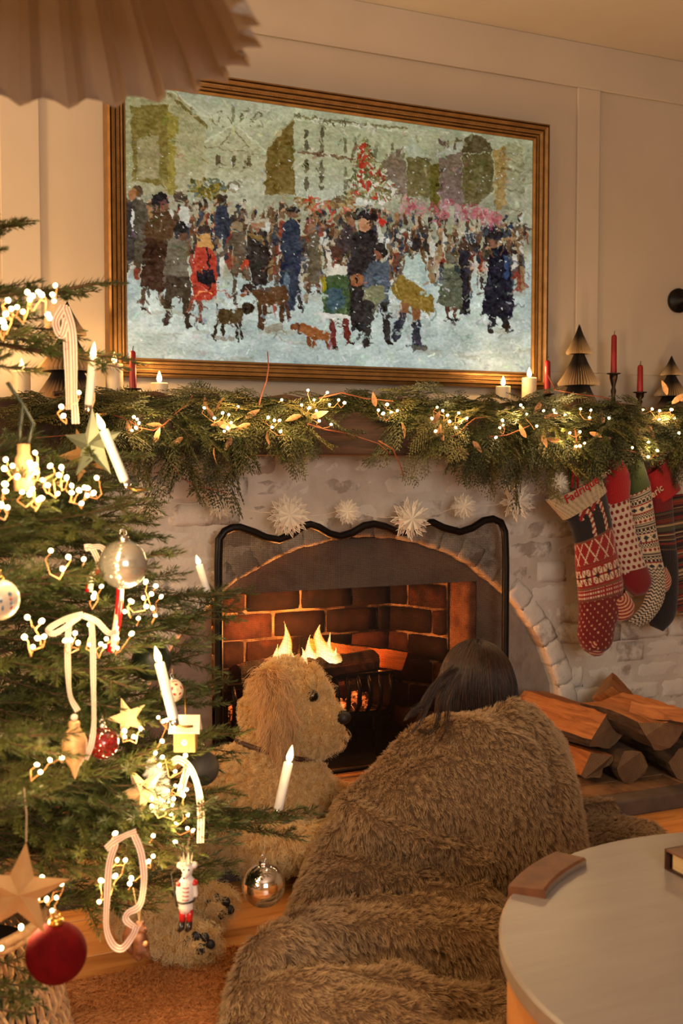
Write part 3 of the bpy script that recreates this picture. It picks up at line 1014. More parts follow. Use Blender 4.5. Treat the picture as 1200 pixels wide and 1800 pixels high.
def frame_bar(p0, p1, outw):
    """p0,p1 inner corners (x,z); outw outward direction"""
    mb = MB()
    p0, p1, ow = np.array(p0), np.array(p1), np.array(outw)
    al = (p1-p0)/np.linalg.norm(p1-p0)
    n = len(prof)
    for (pp, s) in ((p0, -1), (p1, 1)):
        mb.v.extend([(pp[0]+ow[0]*a+al[0]*a*s, SY+0.006-b, pp[1]+ow[1]*a+al[1]*a*s) for a, b in prof])
    mb.f = [(i, (i+1) % n, n+(i+1) % n, n+i) for i in range(n)]+[tuple(range(n))[::-1], tuple(range(n, 2*n))]
    mb.mi = [0]*len(mb.f)
    return mb


x0, x1, z0, z1 = -SW/2, SW/2, SZ-SH/2, SZ+SH/2
bars = [((x0, z1), (x1, z1), (0, 1)), ((x0, z0), (x1, z0), (0, -1)), ((x0, z0), (x0, z1), (-1, 0)), ((x1, z0), (x1, z1), (1, 0))]
for p0, p1, ow in bars:
    b = frame_bar(p0, p1, ow).build('frame_bar', M['gold'], pic)
    # carved beading along the bar
    mb = MB()
    Ln = abs(p1[0]-p0[0])+abs(p1[1]-p0[1])
    n = int(Ln/0.0075)
    for i in range(n):
        f_ = (i+0.5)/n
        cx, cz = p0[0]+(p1[0]-p0[0])*f_+ow[0]*0.0235, p0[1]+(p1[1]-p0[1])*f_+ow[1]*0.0235
        r_ = 0.003
        mb.add([(cx-r_, SY-0.0165, cz), (cx, SY-0.0165, cz-r_), (cx+r_, SY-0.0165, cz), (cx, SY-0.0165, cz+r_), (cx, SY-0.0205, cz)], [(0, 1, 4), (1, 2, 4), (2, 3, 4), (3, 0, 4)])
    mb.build('beading', M['gold'], b, smooth=True)
MB().box((0, SY+0.022, SZ), (SW+0.02, 0.04, SH+0.02)).build('backing', M['beam'], pic)
# ================================================================== fire screen
M['iron'] = mat('black_iron', srgb(20, 19, 19), srgb(30, 28, 27), 20, 0.42, 0.6, bump=0.2, bscale=120)
fs = thing('fire_screen', 'black wavy-topped mesh fire screen standing on the hearth', 'fire screen', (0, -0.2, 0.05))
wave = [(383, 990), (385, 948), (395, 934), (408, 928), (421, 927), (445, 935), (467, 945), (490, 949), (512, 940), (530, 926), (545, 922), (560, 927), (578, 938), (597, 943), (618, 937), (640, 924), (657, 921), (675, 925), (695, 934), (712, 936), (730, 927), (745, 919), (760, 918), (778, 927), (808, 935), (830, 928), (850, 915), (866, 912), (880, 918), (887, 935), (888, 960)]
tp = [PY(x, y, -0.2) for x, y in wave]
xl, xr = -0.486, 0.524
path = [np.array([xl, -0.2, 0.055])]+[np.array([xl, -0.2, z]) for z in (0.25, 0.5, 0.7)]
path += [np.array([max(xl, min(xr, p[0])), -0.2, p[2]]) for p in tp]
path += [np.array([xr, -0.2, z]) for z in (0.7, 0.5, 0.25, 0.055)]
MB().tube(path, 0.0125, 10).build('tube_frame', M['iron'], fs, smooth=True)
MB().tube([(xl, -0.2, 0.07), (xr, -0.2, 0.07)], 0.008, 8).build('bottom_bar', M['iron'], fs, smooth=True)
for x in (xl, xr):
    MB().tube([(x, -0.29, 0.056), (x, -0.25, 0.06), (x, -0.2, 0.062), (x, -0.135, 0.056)], 0.008, 8).build('foot', M['iron'], fs, smooth=True)
tm = NT('fine_wire_mesh')
p = tm.coord(False)
sx = tm.n('ShaderNodeSeparateXYZ')
tm.l(p, sx.inputs[0])
fx = tm.math('FRACT', tm.math('MULTIPLY', sx.outputs[0], 240.0))
fz = tm.math('FRACT', tm.math('MULTIPLY', sx.outputs[2], 240.0))
wire = tm.math('MAXIMUM', tm.math('LESS_THAN', fx, 0.27), tm.math('LESS_THAN', fz, 0.27))
bs = tm.bsdf(srgb(30, 27, 25), 0.5, 0.4)
tr = tm.n('ShaderNodeBsdfTransparent')
mx = tm.n('ShaderNodeMixShader')
tm.l(wire, mx.inputs[0]); tm.l(tr.outputs[0], mx.inputs[1]); tm.l(bs.outputs[0], mx.inputs[2])
M['mesh'] = tm.done(mx)
tops = [(max(xl, min(xr, p[0])), p[2]) for p in tp]
vs = []
for (x, z) in [(xl, tops[0][1])]+tops[1:-1]+[(xr, tops[-1][1])]:
    vs += [(x, -0.2, 0.07), (x, -0.2, z)]
MB().add(vs, [(2*i, 2*i+2, 2*i+3, 2*i+1) for i in range(len(vs)//2-1)]).build('wire_mesh', M['mesh'], fs)

# ================================================================== grate, burning logs, flames
gr = thing('fire_grate', 'black cast-iron fire grate with curved front bars in the fireplace', 'grate', (-0.12, 0.02, HZ))
gx0, gx1 = -0.41, 0.185
MB().box(((gx0+gx1)/2, -0.035, 0.335), (gx1-gx0, 0.02, 0.018)).build('top_rail', M['iron'], gr, bevel=0.004)
MB().box(((gx0+gx1)/2, -0.025, 0.205), (gx1-gx0, 0.02, 0.016)).build('lower_rail', M['iron'], gr, bevel=0.004)
n = 15
for i in range(n):
    x = gx0+0.02+(gx1-gx0-0.04)*i/(n-1)
    MB().tube([(x, -0.038, 0.335), (x, -0.062, 0.29), (x, -0.058, 0.24), (x, -0.03, 0.205), (x, 0.1, 0.195)], 0.0085, 6).build('bar', M['iron'], gr, smooth=True)
MB().box(((gx0+gx1)/2, 0.10, 0.195), (gx1-gx0, 0.26, 0.014)).build('tray', M['iron'], gr)
MB().box((gx0, 0.09, 0.25), (0.014, 0.25, 0.14)).build('end_plate', M['iron'], gr, bevel=0.004)
MB().box((gx1, 0.09, 0.25), (0.014, 0.25, 0.14)).build('end_plate', M['iron'], gr, bevel=0.004)
for x in (gx0+0.05, gx1-0.05):
    for y in (-0.02, 0.18):
        MB().tube([(x, y, 0.2), (x, y, HZ+0.003)], 0.012, 8).build('leg', M['iron'], gr)

bark = NT('log_bark')
p = bark.coord(False, (3.0, 16, 16))
n1 = bark.noise(p, 3, 7, 0.7, 0.5)
M['bark'] = bark.done(bark.bsdf(bark.ramp(n1, [(0.3, srgb(38, 28, 22)), (0.6, srgb(82, 62, 46)), (0.8, srgb(112, 88, 66))]), 0.9, 0, n1, 0.9, 0.01))
spl = NT('split_wood')
p = spl.coord(False, (2.0, 22, 22))
n1 = spl.noise(p, 2.4, 7, 0.65, 0.7)
M['split'] = spl.done(spl.bsdf(spl.ramp(n1, [(0.28, srgb(110, 62, 30)), (0.5, srgb(170, 104, 54)), (0.75, srgb(196, 134, 78))]), 0.75, 0, n1, 0.7, 0.006))
chm = mat('charred_wood', srgb(20, 14, 12), srgb(92, 50, 30), 9, 0.9, bump=0.8, bscale=30, bdist=0.008, lo=0.45, hi=0.75)
M['char'] = chm


def split_log(name, L, R, ang, seed, mats, n=14, parent=None):
    """a log along x; sector of a round (ang = opening in radians, 2*pi = whole round)"""
    r = np.random.default_rng(seed)
    m_ = 12
    prof = []
    if ang < 2*PI-0.01:
        prof = [(0.0, 0.0)]+[(R*math.cos(-ang/2+ang*i/(m_-3)), R*math.sin(-ang/2+ang*i/(m_-3))) for i in range(m_-2)]
    else:
        prof = [(R*math.cos(2*PI*i/m_), R*math.sin(2*PI*i/m_)) for i in range(m_)]
    k = len(prof)
    off = R*0.45 if ang < 5 else 0
    vs, fs = [], []
    rad = 1+r.normal(0, 0.05, k)
    for i in range(n+1):
        t = i/n
        for j, (a, b) in enumerate(prof):
            q = rad[j]*(1+r.normal(0, 0.025))
            vs.append(((t-0.5)*L+(r.normal(0, 0.006) if i in (0, n) else 0), (a-off)*q+0.006*math.sin(t*5+seed), b*q+0.005*math.sin(t*4+seed*2)))
    mb = MB()
    for i in range(n):
        for j in range(k):
            fs.append((i*k+j, i*k+(j+1) % k, (i+1)*k+(j+1) % k, (i+1)*k+j))
    mb.add(vs, fs)
    for q in range(len(fs)):
        j = q % k
        mb.mi[q] = (1 if (ang < 5 and (j == 0 or j == k-1)) else 0)
    # end grain
    for i, rev in ((0, True), (n, False)):
        f_ = tuple(i*k+j for j in range(k))
        mb.f.append(f_[::-1] if not rev else f_)
        mb.mi.append(2)
    return mb.build(name, mats, parent, smooth=False)


endg = NT('end_grain')
p = endg.coord(False)
sx = endg.n('ShaderNodeSeparateXYZ')
endg.l(p, sx.inputs[0])
rr = endg.math('SQRT', endg.math('ADD', endg.math('POWER', sx.outputs[1], 2), endg.math('POWER', sx.outputs[2], 2)))
rg = endg.math('SINE', endg.math('MULTIPLY', rr, 900))
n1 = endg.noise(p, 30, 5)
c = endg.mix(endg.math('ADD', endg.math('MULTIPLY', rg, 0.12), endg.math('MULTIPLY', n1, 0.8)), srgb(92, 68, 48), srgb(158, 122, 84))
M['endgrain'] = endg.done(endg.bsdf(c, 0.85, 0, n1, 0.5, 0.004))
LOGM = [M['bark'], M['split'], M['endgrain']]
FIREM = [M['char'], M['split'], M['char']]
burn = [('charred log glowing along the back of the fire grate', (-0.12, 0.13, 0.285), (0.3, 0.0, 0.0), 0.44, 0.05, 2*PI),
        ('split log leaning on the right end of the grate', (0.10, 0.08, 0.375), (0.9, 0.16, -0.35), 0.34, 0.075, 1.9),
        ('short blackened log lying across the grate front', (0.0, 0.0, 0.36), (0.2, -0.02, 0.08), 0.26, 0.045, 2*PI),
        ('half-burnt log under the flames behind the dog', (-0.25, 0.07, 0.345), (1.1, 0.03, 0.2), 0.2, 0.045, 2*PI)]
for i, (lb, loc, rot, L, R, ang) in enumerate(burn):
    o = split_log('burning_log', L, R, ang, 40+i, FIREM)
    o.location = loc
    o.rotation_euler = rot
    tag(o, lb, 'log', 'logs burning on the grate')
# embers
emb = NT('embers')
p = emb.coord(False)
n1 = emb.noise(p, 38, 4)
e = emb.n('ShaderNodeEmission')
emb.l(emb.ramp(n1, [(0.45, (0.02, 0.004, 0.001)), (0.6, (0.9, 0.14, 0.02)), (0.75, (1.0, 0.42, 0.10))]), e.inputs[0])
e.inputs[1].default_value = 2.2
emb.m.cycles.emission_sampling = 'NONE'
M['ember'] = emb.done(e)
mb = MB()
r = random.Random(5)
for i in range(90):
    c = (r.uniform(gx0+0.03, gx1-0.03), r.uniform(-0.01, 0.19), 0.213+r.uniform(0, 0.02))
    q = Quaternion((r.random(), r.random(), r.random()), r.uniform(0, 3)).to_matrix()
    mb.box(c, (r.uniform(.012, .035), r.uniform(.012, .03), r.uniform(.01, .025)), q)
tag(mb.build('embers', M['ember']), 'bed of glowing embers under the logs in the grate', 'embers', kind='stuff')

# flames
ft = NT('flame')
p = ft.coord(False)
sx = ft.n('ShaderNodeSeparateXYZ')
ft.l(p, sx.inputs[0])
hgt = ft.math('MULTIPLY', sx.outputs[2], 1/0.10, True)
lw = ft.n('ShaderNodeLayerWeight')
lw.inputs[0].default_value = 0.35
core = ft.math('SUBTRACT', 1.0, lw.outputs['Facing'])
col = ft.ramp(ft.math('SUBTRACT', core, ft.math('MULTIPLY', hgt, 0.45)), [(0.0, (0.9, 0.10, 0.01)), (0.35, (1.0, 0.36, 0.05)), (0.7, (1.0, 0.66, 0.24)), (1.0, (1.0, 0.86, 0.52))])
e = ft.n('ShaderNodeEmission')
e.inputs[1].default_value = 3.6
ft.l(col, e.inputs[0])
tr = ft.n('ShaderNodeBsdfTransparent')
mx = ft.n('ShaderNodeMixShader')
ft.l(ft.math('MULTIPLY', ft.math('POWER', core, 1.8), 0.95), mx.inputs[0]); ft.l(tr.outputs[0], mx.inputs[1]); ft.l(e.outputs[0], mx.inputs[2])
ft.m.cycles.emission_sampling = 'NONE'
M['flame'] = ft.done(mx)
fire = thing('fire', 'bright yellow flames licking up from the logs in the grate', 'fire', (-0.15, 0.07, 0.36))


def flame(px, top, Y, base, wd, seed):
    r = np.random.default_rng(seed)
    tpz = PY(px, top, Y)
    h = tpz[2]-base
    n, k = 12, 14
    vs, fs = [], []
    ph = r.uniform(0, 6)
    for i in range(n+1):
        t = i/n
        rad = wd*max(0.02, (1-t)**1.25*(0.45+1.5*math.sin(min(1, t*2.6)*PI/2)))*(1+0.22*math.sin(t*8+ph))
        cx = tpz[0]+wd*(0.5*math.sin(t*5+ph)*(1-t)+0.9*math.sin(t*3.2+ph*1.7)*t*(1-t)*2)
        for j in range(k):
            a = 2*PI*j/k
            vs.append((cx+rad*math.cos(a)*(1+0.12*math.sin(3*a+ph)), Y+rad*0.6*math.sin(a), base+h*t))
    for i in range(n):
        for j in range(k):
            fs.append((i*k+j, i*k+(j+1) % k, (i+1)*k+(j+1) % k, (i+1)*k+j))
    MB().add(vs, fs).build('flame_tongue', M['flame'], fire, smooth=True)


for a in ((499, 1092, 0.0, 0.345, 0.026, 1), (488, 1132, -0.01, 0.345, 0.016, 2), (562, 1098, 0.0, 0.345, 0.044, 3), (580, 1112, 0.01, 0.345, 0.022, 4), (545, 1116, -0.01, 0.345, 0.026, 5), (530, 1138, -0.015, 0.345, 0.026, 6), (512, 1142, 0.0, 0.345, 0.016, 7), (590, 1138, 0.0, 0.345, 0.018, 8)):
    flame(*a)

# ================================================================== stacked firewood
def place_log(lb, nm, pA, pB, R, ang, seed, down=(0, 0.3, -0.95)):
    """pA near end, pB far end (axis); down: direction of the bark side"""
    pA, pB = np.array(pA), np.array(pB)
    o = split_log(nm, float(np.linalg.norm(pB-pA)), R, ang, seed, LOGM)
    t = (pB-pA)/np.linalg.norm(pB-pA)
    dn = np.array(down, float)
    dn -= t*np.dot(dn, t)
    dn /= np.linalg.norm(dn)
    w_ = np.cross(t, dn)
    o.rotation_euler = Matrix(((t[0], dn[0], w_[0]), (t[1], dn[1], w_[1]), (t[2], dn[2], w_[2]))).to_euler()
    o.location = (pA+pB)/2
    return tag(o, lb, 'log', 'firewood stacked on the hearth')


place_log('long split log on top of the woodpile with a broad reddish face', 'split_log', PZ(1074, 1283, 0.205), PZ(925, 1236, 0.225), 0.115, 2.3, 61, (0.1, 0.55, -0.85))
place_log('split log under the long one beside the fur blanket', 'split_log', PZ(1046, 1345, 0.11), PZ(905, 1280, 0.11), 0.082, 2.0, 62, (0.3, 0.75, -0.6))
place_log('orange wedge of wood leaning over the top of the woodpile', 'split_log', PY(1146, 1278, -0.34), PY(1062, 1208, -0.27), 0.085, 1.5, 63, (0.45, 0.7, -0.5))
place_log('round dark log at the bottom middle of the woodpile', 'round_log', PZ(1112, 1345, 0.105), PZ(985, 1290, 0.108), 0.055, 2*PI, 64)
place_log('thick bark-covered half log on the right of the woodpile', 'split_log', PZ(1168, 1290, 0.22), PZ(1060, 1250, 0.23), 0.088, 3.4, 65, (0.1, -0.1, -1))
place_log('round log low at the right edge of the woodpile', 'round_log', PZ(1205, 1342, 0.105), PZ(1080, 1280, 0.105), 0.055, 2*PI, 66)
place_log('thin split stick lying across the back of the woodpile', 'split_log', PZ(1215, 1262, 0.27), PZ(1110, 1243, 0.28), 0.05, 1.8, 67)
place_log('pale cut log behind the right end of the woodpile', 'round_log', PZ(1235, 1300, 0.17), PZ(1150, 1262, 0.17), 0.055, 2*PI, 68)
# ================================================================== things on the mantel
M['wax'] = mat('ivory_wax', srgb(240, 224, 190), srgb(232, 212, 172), 14, 0.5, bump=0.05, bscale=40, Subsurface_Weight=0.25, Subsurface_Radius=(0.02, 0.012, 0.006))
M['whitewax'] = mat('white_candle', srgb(236, 234, 228), srgb(226, 222, 214), 20, 0.45)
M['redwax'] = mat('red_wax', srgb(150, 22, 24), srgb(120, 14, 18), 16, 0.4)
M['wick'] = mat('wick', srgb(30, 26, 24), rough=0.9)
M['ledflame'] = emit('led_flame', (1.0, 0.62, 0.22), 7.0)
M['bronze'] = mat('dark_bronze', srgb(72, 54, 40), srgb(44, 34, 28), 24, 0.42, 0.8)
CANDLE_COL = (1.0, 0.58, 0.22)


def drop(c, r, h, n=12):
    """candle flame: teardrop with base at c"""
    prof = [(r*0.35, 0), (r*0.8, h*0.12), (r, h*0.3), (r*0.85, h*0.5), (r*0.5, h*0.75), (r*0.15, h*0.94), (0.0003, h)]
    return MB().lathe(prof, c, n)


def pillar(px, top, wpx, lab, Y=-0.15):
    p = PY(px, top, Y)
    d = np.dot(p-CAM, FWD)
    r = wpx/2*d/F_PX
    t = thing('pillar_candle', lab, 'candle', (p[0], Y, SHELF), 'lit ivory pillar candles on the mantel')
    z = p[2]
    prof = [(r*0.97, SHELF), (r, SHELF+0.004), (r, z-0.004), (r*0.96, z), (r*0.80, z-0.002), (r*0.55, z-0.006), (0.002, z-0.008)]
    MB().lathe(prof, (p[0], Y, 0), 28).build('wax', M['wax'], t, smooth=True)
    MB().tube([(p[0], Y, z-0.008), (p[0], Y, z+0.004)], 0.0016, 6).build('wick', M['wick'], t)
    drop((p[0], Y, z+0.002), 0.0085, 0.034).build('flame', M['ledflame'], t, smooth=True)
    light('candle_light', 'POINT', (p[0], Y-0.012, z+0.045), CANDLE_COL, 0.75, 0.008)


pillar(201, 640, 30, 'tall lit pillar candle beside the left edge of the gold frame', -0.14)
pillar(280, 673, 30, 'short lit pillar candle to the right of a red taper', -0.14)
pillar(38, 652, 30, 'lit pillar candle half hidden behind the tree branches', -0.13)
pillar(884, 679, 26, 'shorter of two lit pillar candles under the frame corner', -0.15)
pillar(930, 664, 26, 'taller lit pillar candle next to a red taper', -0.15)


def taper(px, top, bot, wpx, lab, Y=-0.16):
    p = PY(px, top, Y)
    q = PY(px, bot, Y)
    d = np.dot(p-CAM, FWD)
    r = wpx/2*d/F_PX
    x, z1, z0 = p[0], p[2], q[2]
    t = thing('taper_candle', lab, 'candle', (x, Y, SHELF), 'unlit red taper candles on the mantel')
    MB().lathe([(r*1.05, z0-0.012), (r, z0), (r*0.86, z1-0.008), (r*0.6, z1-0.002), (0.001, z1)], (x, Y, 0), 16).build('candle', M['redwax'], t, smooth=True)
    MB().tube([(x, Y, z1-0.002), (x+0.001, Y, z1+0.006), (x+0.003, Y, z1+0.013)], 0.0011, 5).build('wick', M['wick'], t)
    h = z0-SHELF
    MB().lathe([(0.028, SHELF), (0.030, SHELF+0.003), (0.014, SHELF+0.008), (0.006, SHELF+0.4*h), (0.010, SHELF+0.55*h), (0.006, SHELF+0.65*h), (r*1.25, z0-0.016), (r*1.3, z0-0.003), (0.024, z0-0.001), (0.025, z0+0.002), (r*1.05, z0+0.002)], (x, Y, 0), 20).build('holder', M['bronze'], t, smooth=True)


taper(233, 616, 684, 13, 'red taper candle in a bronze holder between two ivory candles', -0.17)
taper(962, 633, 693, 12, 'red taper between a lit ivory candle and a paper tree', -0.18)
taper(1079, 588, 657, 11, 'tallest red taper in a bronze holder right of the paper tree', -0.16)
taper(1125, 641, 690, 11, 'short red taper beside the small paper tree', -0.17)

# honeycomb paper trees
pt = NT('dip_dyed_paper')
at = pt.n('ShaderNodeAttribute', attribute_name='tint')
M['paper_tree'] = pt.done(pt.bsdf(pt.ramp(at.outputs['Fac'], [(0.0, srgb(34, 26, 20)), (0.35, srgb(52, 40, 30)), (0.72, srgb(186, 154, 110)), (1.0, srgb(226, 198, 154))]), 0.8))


def paper_tree(px, top, hw, bot, lab, Y):
    p = PY(px, top, Y)
    d = np.dot(p-CAM, FWD)
    R = hw*d/F_PX
    H = p[2]-SHELF
    x = p[0]
    t = thing('paper_tree', lab, 'paper tree', (x, Y, SHELF), 'folded paper trees on the mantel')
    n = 40
    tiers = [(1.0, 0.66, 0.012, 0.62), (0.70, 0.30, 0.30*0.6, 1.0), (0.36, 0.0, 0.5*0.8, 1.12)]
    for k, (zt, zb, r0, r1) in enumerate(tiers):
        vs, tint, fs = [], [], []
        prof = [(0.0, r0), (0.35, r0+(r1-r0)*0.30), (0.7, r0+(r1-r0)*0.68), (0.93, r1), (1.0, r1*0.97)]
        for (tt, rr) in prof:
            for j in range(2*n):
                a = PI*j/n
                q = rr*R*(1.0 if j % 2 == 0 else 0.70)
                vs.append((x+q*math.cos(a), Y+q*math.sin(a), SHELF+H*(zt+(zb-zt)*tt)))
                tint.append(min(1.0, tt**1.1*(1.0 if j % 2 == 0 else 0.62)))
        L = 2*n
        for i in range(len(prof)-1):
            for j in range(L):
                fs.append((i*L+j, i*L+(j+1) % L, (i+1)*L+(j+1) % L, (i+1)*L+j))
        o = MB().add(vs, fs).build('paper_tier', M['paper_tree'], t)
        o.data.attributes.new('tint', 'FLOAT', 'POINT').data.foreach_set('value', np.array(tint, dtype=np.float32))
    MB().lathe([(0.008, SHELF), (0.008, SHELF+H*0.4), (0.003, SHELF+H*0.98)], (x, Y, 0), 8).build('core', M['paper_tree'], t)


paper_tree(118, 530, 54, 690, 'tall folded paper tree partly behind the striped ribbon', -0.12)
paper_tree(1018, 570, 37, 700, 'brown folded paper tree between two red tapers', -0.13)
paper_tree(1180, 625, 30, 700, 'smaller folded paper tree at the right end of the mantel', -0.13)

# black round wall sconce at the right edge
p = PY(1205, 526, -0.05)
sc = thing('wall_sconce', 'round black sconce on the wall at the picture edge', 'sconce', (p[0], 0, p[2]))
MB().lathe([(0.045, -0.001), (0.047, 0.012), (0.043, 0.018), (0.02, 0.022), (0.012, 0.06), (0.005, 0.065)], (p[0], -0.001, p[2]), 28, (0, -1, 0)).build('back_plate', M['iron'], sc, smooth=True)
MB().tube([(p[0], -0.06, p[2]), (p[0]+0.03, -0.075, p[2]+0.005), (p[0]+0.06, -0.08, p[2]+0.04)], 0.006, 8).build('arm', M['iron'], sc, smooth=True)

# ================================================================== paper snowflake stars
M['paper'] = mat('white_paper', srgb(250, 242, 224), srgb(244, 232, 208), 30, 0.7)


def petal_mesh():
    """one folded petal along +x, with pierced slots"""
    mb = MB()

    def loop(xa, xb, w_, zt, th):
        n = 9
        pts = []
        for i in range(n+1):
            t = i/n
            pts.append((xa+(xb-xa)*t, w_*math.sin(PI*t**0.75)))
        for sgn in (1, -1):
            v = []
            for i, (a, b) in enumerate(pts):
                v += [(a, sgn*b, zt-abs(b)*0.8), (a+0.003, sgn*max(0, b-th), zt-max(0, abs(b)-th)*0.8)]
            mb.add(v, [(2*i, 2*i+2, 2*i+3, 2*i+1) for i in range(n)])
    loop(0.30, 1.0, 0.135, 0.06, 0.045)
    loop(0.42, 0.86, 0.062, 0.07, 0.03)
    # solid inner fold
    mb.add([(0.02, 0, 0.16), (0.50, 0.15, 0.0), (0.60, 0, 0.10), (0.50, -0.15, 0.0)], [(0, 1, 2), (0, 2, 3)])
    # spikes beside the tip
    for s in (1, -1):
        mb.add([(0.5, s*0.12, 0.0), (0.86, s*0.20, 0.0), (0.62, s*0.075, 0.02)], [(0, 1, 2)])
    return mb


pm = petal_mesh().build('petal', M['paper'], None)
pme = pm.data
bpy.data.objects.remove(pm)
stars = [(262, 880, 43, 'large paper star behind the candle clipped on the tree'), (387, 885, 29, 'small paper star over the top left corner of the fire screen'),
         (508, 906, 41, 'large paper star hanging over the left half of the fire screen'), (610, 900, 25, 'small paper star in the middle of the row'),
         (722, 912, 41, 'large paper star over the right half of the fire screen'), (815, 890, 25, 'small paper star left of the outermost large one'),
         (910, 882, 37, 'large paper star right of the fire screen corner'), (984, 848, 20, 'small grey-white paper star above the knitted cuff')]
YS = -0.235
SP = []
for i, (x, y, rp, lb) in enumerate(stars):
    yy = YS if i < 7 else -0.335
    p = PY(x, y, yy)
    R = rp*np.dot(p-CAM, FWD)/F_PX
    SP.append(p)
    st = thing('paper_star', lb, 'star ornament', p, 'paper stars strung under the mantel')
    st.rotation_euler = (rng.uniform(-.15, .15), rng.uniform(0, .4), rng.uniform(-.25, .1))
    npet = 16
    for k in range(npet):
        o = bpy.data.objects.new('petal', pme)
        COL.objects.link(o)
        o.parent = st
        a = 2*PI*(k+rng.uniform(-.12, .12))/npet
        tilt = 0.12 if k % 2 else -0.22
        q = Matrix.Rotation(-PI/2, 3, 'X')   # petal normal (+z) -> towards the room (-y)
        m3 = Matrix.Rotation(PI/2, 3, 'X') @ Matrix.Rotation(a, 3, 'Z') @ Matrix.Rotation(tilt, 3, 'Y')
        o.rotation_euler = m3.to_euler()
        s_ = R*(1.0 if k % 2 else 0.92)
        o.scale = (s_, s_, s_)
mb = MB()
pp = [PY(215, 872, YS)]+[q+np.array([0, 0.008, 0.012]) for q in SP[:7]]+[PY(985, 840, YS)]
full = []
for a, b in zip(pp[:-1], pp[1:]):
    for i in range(5):
        t = i/5
        full.append(a*(1-t)+b*t-np.array([0, 0, 0.018*math.sin(PI*t)]))
full.append(pp[-1])
mb.tube(full, 0.0008, 4)
tag(mb.build('star_string', M['paper']), 'thin white string carrying the paper stars under the mantel', 'string')

# ================================================================== knitted stockings
kn = NT('knitted_wool')
at = kn.n('ShaderNodeAttribute', attribute_name='knit')
uvn = kn.n('ShaderNodeAttribute', attribute_name='kuv')
sx = kn.n('ShaderNodeSeparateXYZ')
kn.l(uvn.outputs['Vector'], sx.inputs[0])
s1 = kn.math('ABSOLUTE', kn.math('SINE', kn.math('MULTIPLY', sx.outputs[0], 520)))
s2 = kn.math('ABSOLUTE', kn.math('SINE', kn.math('ADD', kn.math('MULTIPLY', sx.outputs[1], 620), kn.math('MULTIPLY', s1, 1.2))))
hg = kn.math('MULTIPLY', s1, s2)
M['knit'] = kn.done(kn.bsdf(at.outputs['Color'], 0.95, 0, hg, 0.5, 0.002, Sheen_Weight=0.3))


def loft(name, left, right, Y, th, colf, parent, nv=90, nu=44, z_off=0.0, close=True):
    """tube of oval section between two edge lines given in photograph pixels on the plane Y"""
    def resample(pts, n):
        p = np.array([PY(x, y, Y) for x, y in pts])
        # smooth by catmull-rom
        out = []
        P_ = np.vstack([2*p[0]-p[1], p, 2*p[-1]-p[-2]])
        for i in range(1, len(P_)-2):
            for t in np.linspace(0, 1, 12, endpoint=False):
                a, b, c, d = P_[i-1], P_[i], P_[i+1], P_[i+2]
                out.append(0.5*((2*b)+(-a+c)*t+(2*a-5*b+4*c-d)*t*t+(-a+3*b-3*c+d)*t**3))
        out.append(p[-1])
        out = np.array(out)
        s = np.concatenate([[0], np.cumsum(np.linalg.norm(np.diff(out, axis=0), axis=1))])
        q = np.linspace(0, s[-1], n)
        return np.stack([np.interp(q, s, out[:, k]) for k in range(3)], -1)
    L_, R_ = resample(left, nv), resample(right, nv)
    Vv, Cc, UV = [], [], []
    mid0 = (L_+R_)/2
    ls = np.concatenate([[0], np.cumsum(np.linalg.norm(np.diff(mid0, axis=0), axis=1))])
    for i in range(nv):
        c = (L_[i]+R_[i])/2
        hv = (R_[i]-L_[i])/2
        hw = np.linalg.norm(hv)
        t = i/(nv-1)
        tt = min(th, hw*0.7)
        if close:
            tt *= min(1, math.sqrt(max(0.0, (1-t)*12)))+0.02
        for j in range(nu):
            a = 2*PI*j/nu
            ca, sa = math.cos(a), math.sin(a)
            Vv.append(c+hv*ca+np.array([0, 1, 0])*tt*(abs(sa)**0.8)*(1 if sa > 0 else -1))
            UV.append((a*hw*0.64, ls[i], 0))
            Cc.append(colf(ca, ls[i], hw))
    idx = np.arange(nv*nu).reshape(nv, nu)
    F_ = np.stack([idx[:-1], idx[1:], np.roll(idx, -1, 1)[1:], np.roll(idx, -1, 1)[:-1]], -1).reshape(-1, 4)
    o = mesh_np(name, np.array(Vv), F_, M['knit'], parent, True)
    Cc = np.array(Cc)/255.0
    Cc = np.where(Cc <= 0.04045, Cc/12.92, ((Cc+0.055)/1.055)**2.4)
    o.data.color_attributes.new('knit', 'FLOAT_COLOR', 'POINT').data.foreach_set('color', np.concatenate([Cc, np.ones((len(Cc), 1))], 1).astype(np.float32).ravel())
    o.data.attributes.new('kuv', 'FLOAT_VECTOR', 'POINT').data.foreach_set('vector', np.array(UV, dtype=np.float32).ravel())
    return o


RED, DRED, CRM, BLK, GRN, NVY = (150, 24, 26), (112, 14, 18), (222, 204, 172), (22, 20, 24), (62, 78, 34), (38, 46, 54)


def solid(c):
    return lambda u, s, hw: c


def stripes_ring(c1, c2, w_):
    return lambda u, s, hw: c1 if (math.hypot(u*hw*0.9, s-0.004) % w_) < w_*0.5 else c2


def cell(u, s, hw, w_):
    x = math.asin(max(-1, min(1, u)))*hw*0.95
    return x, int(math.floor(x/w_)), int(math.floor(s/w_))


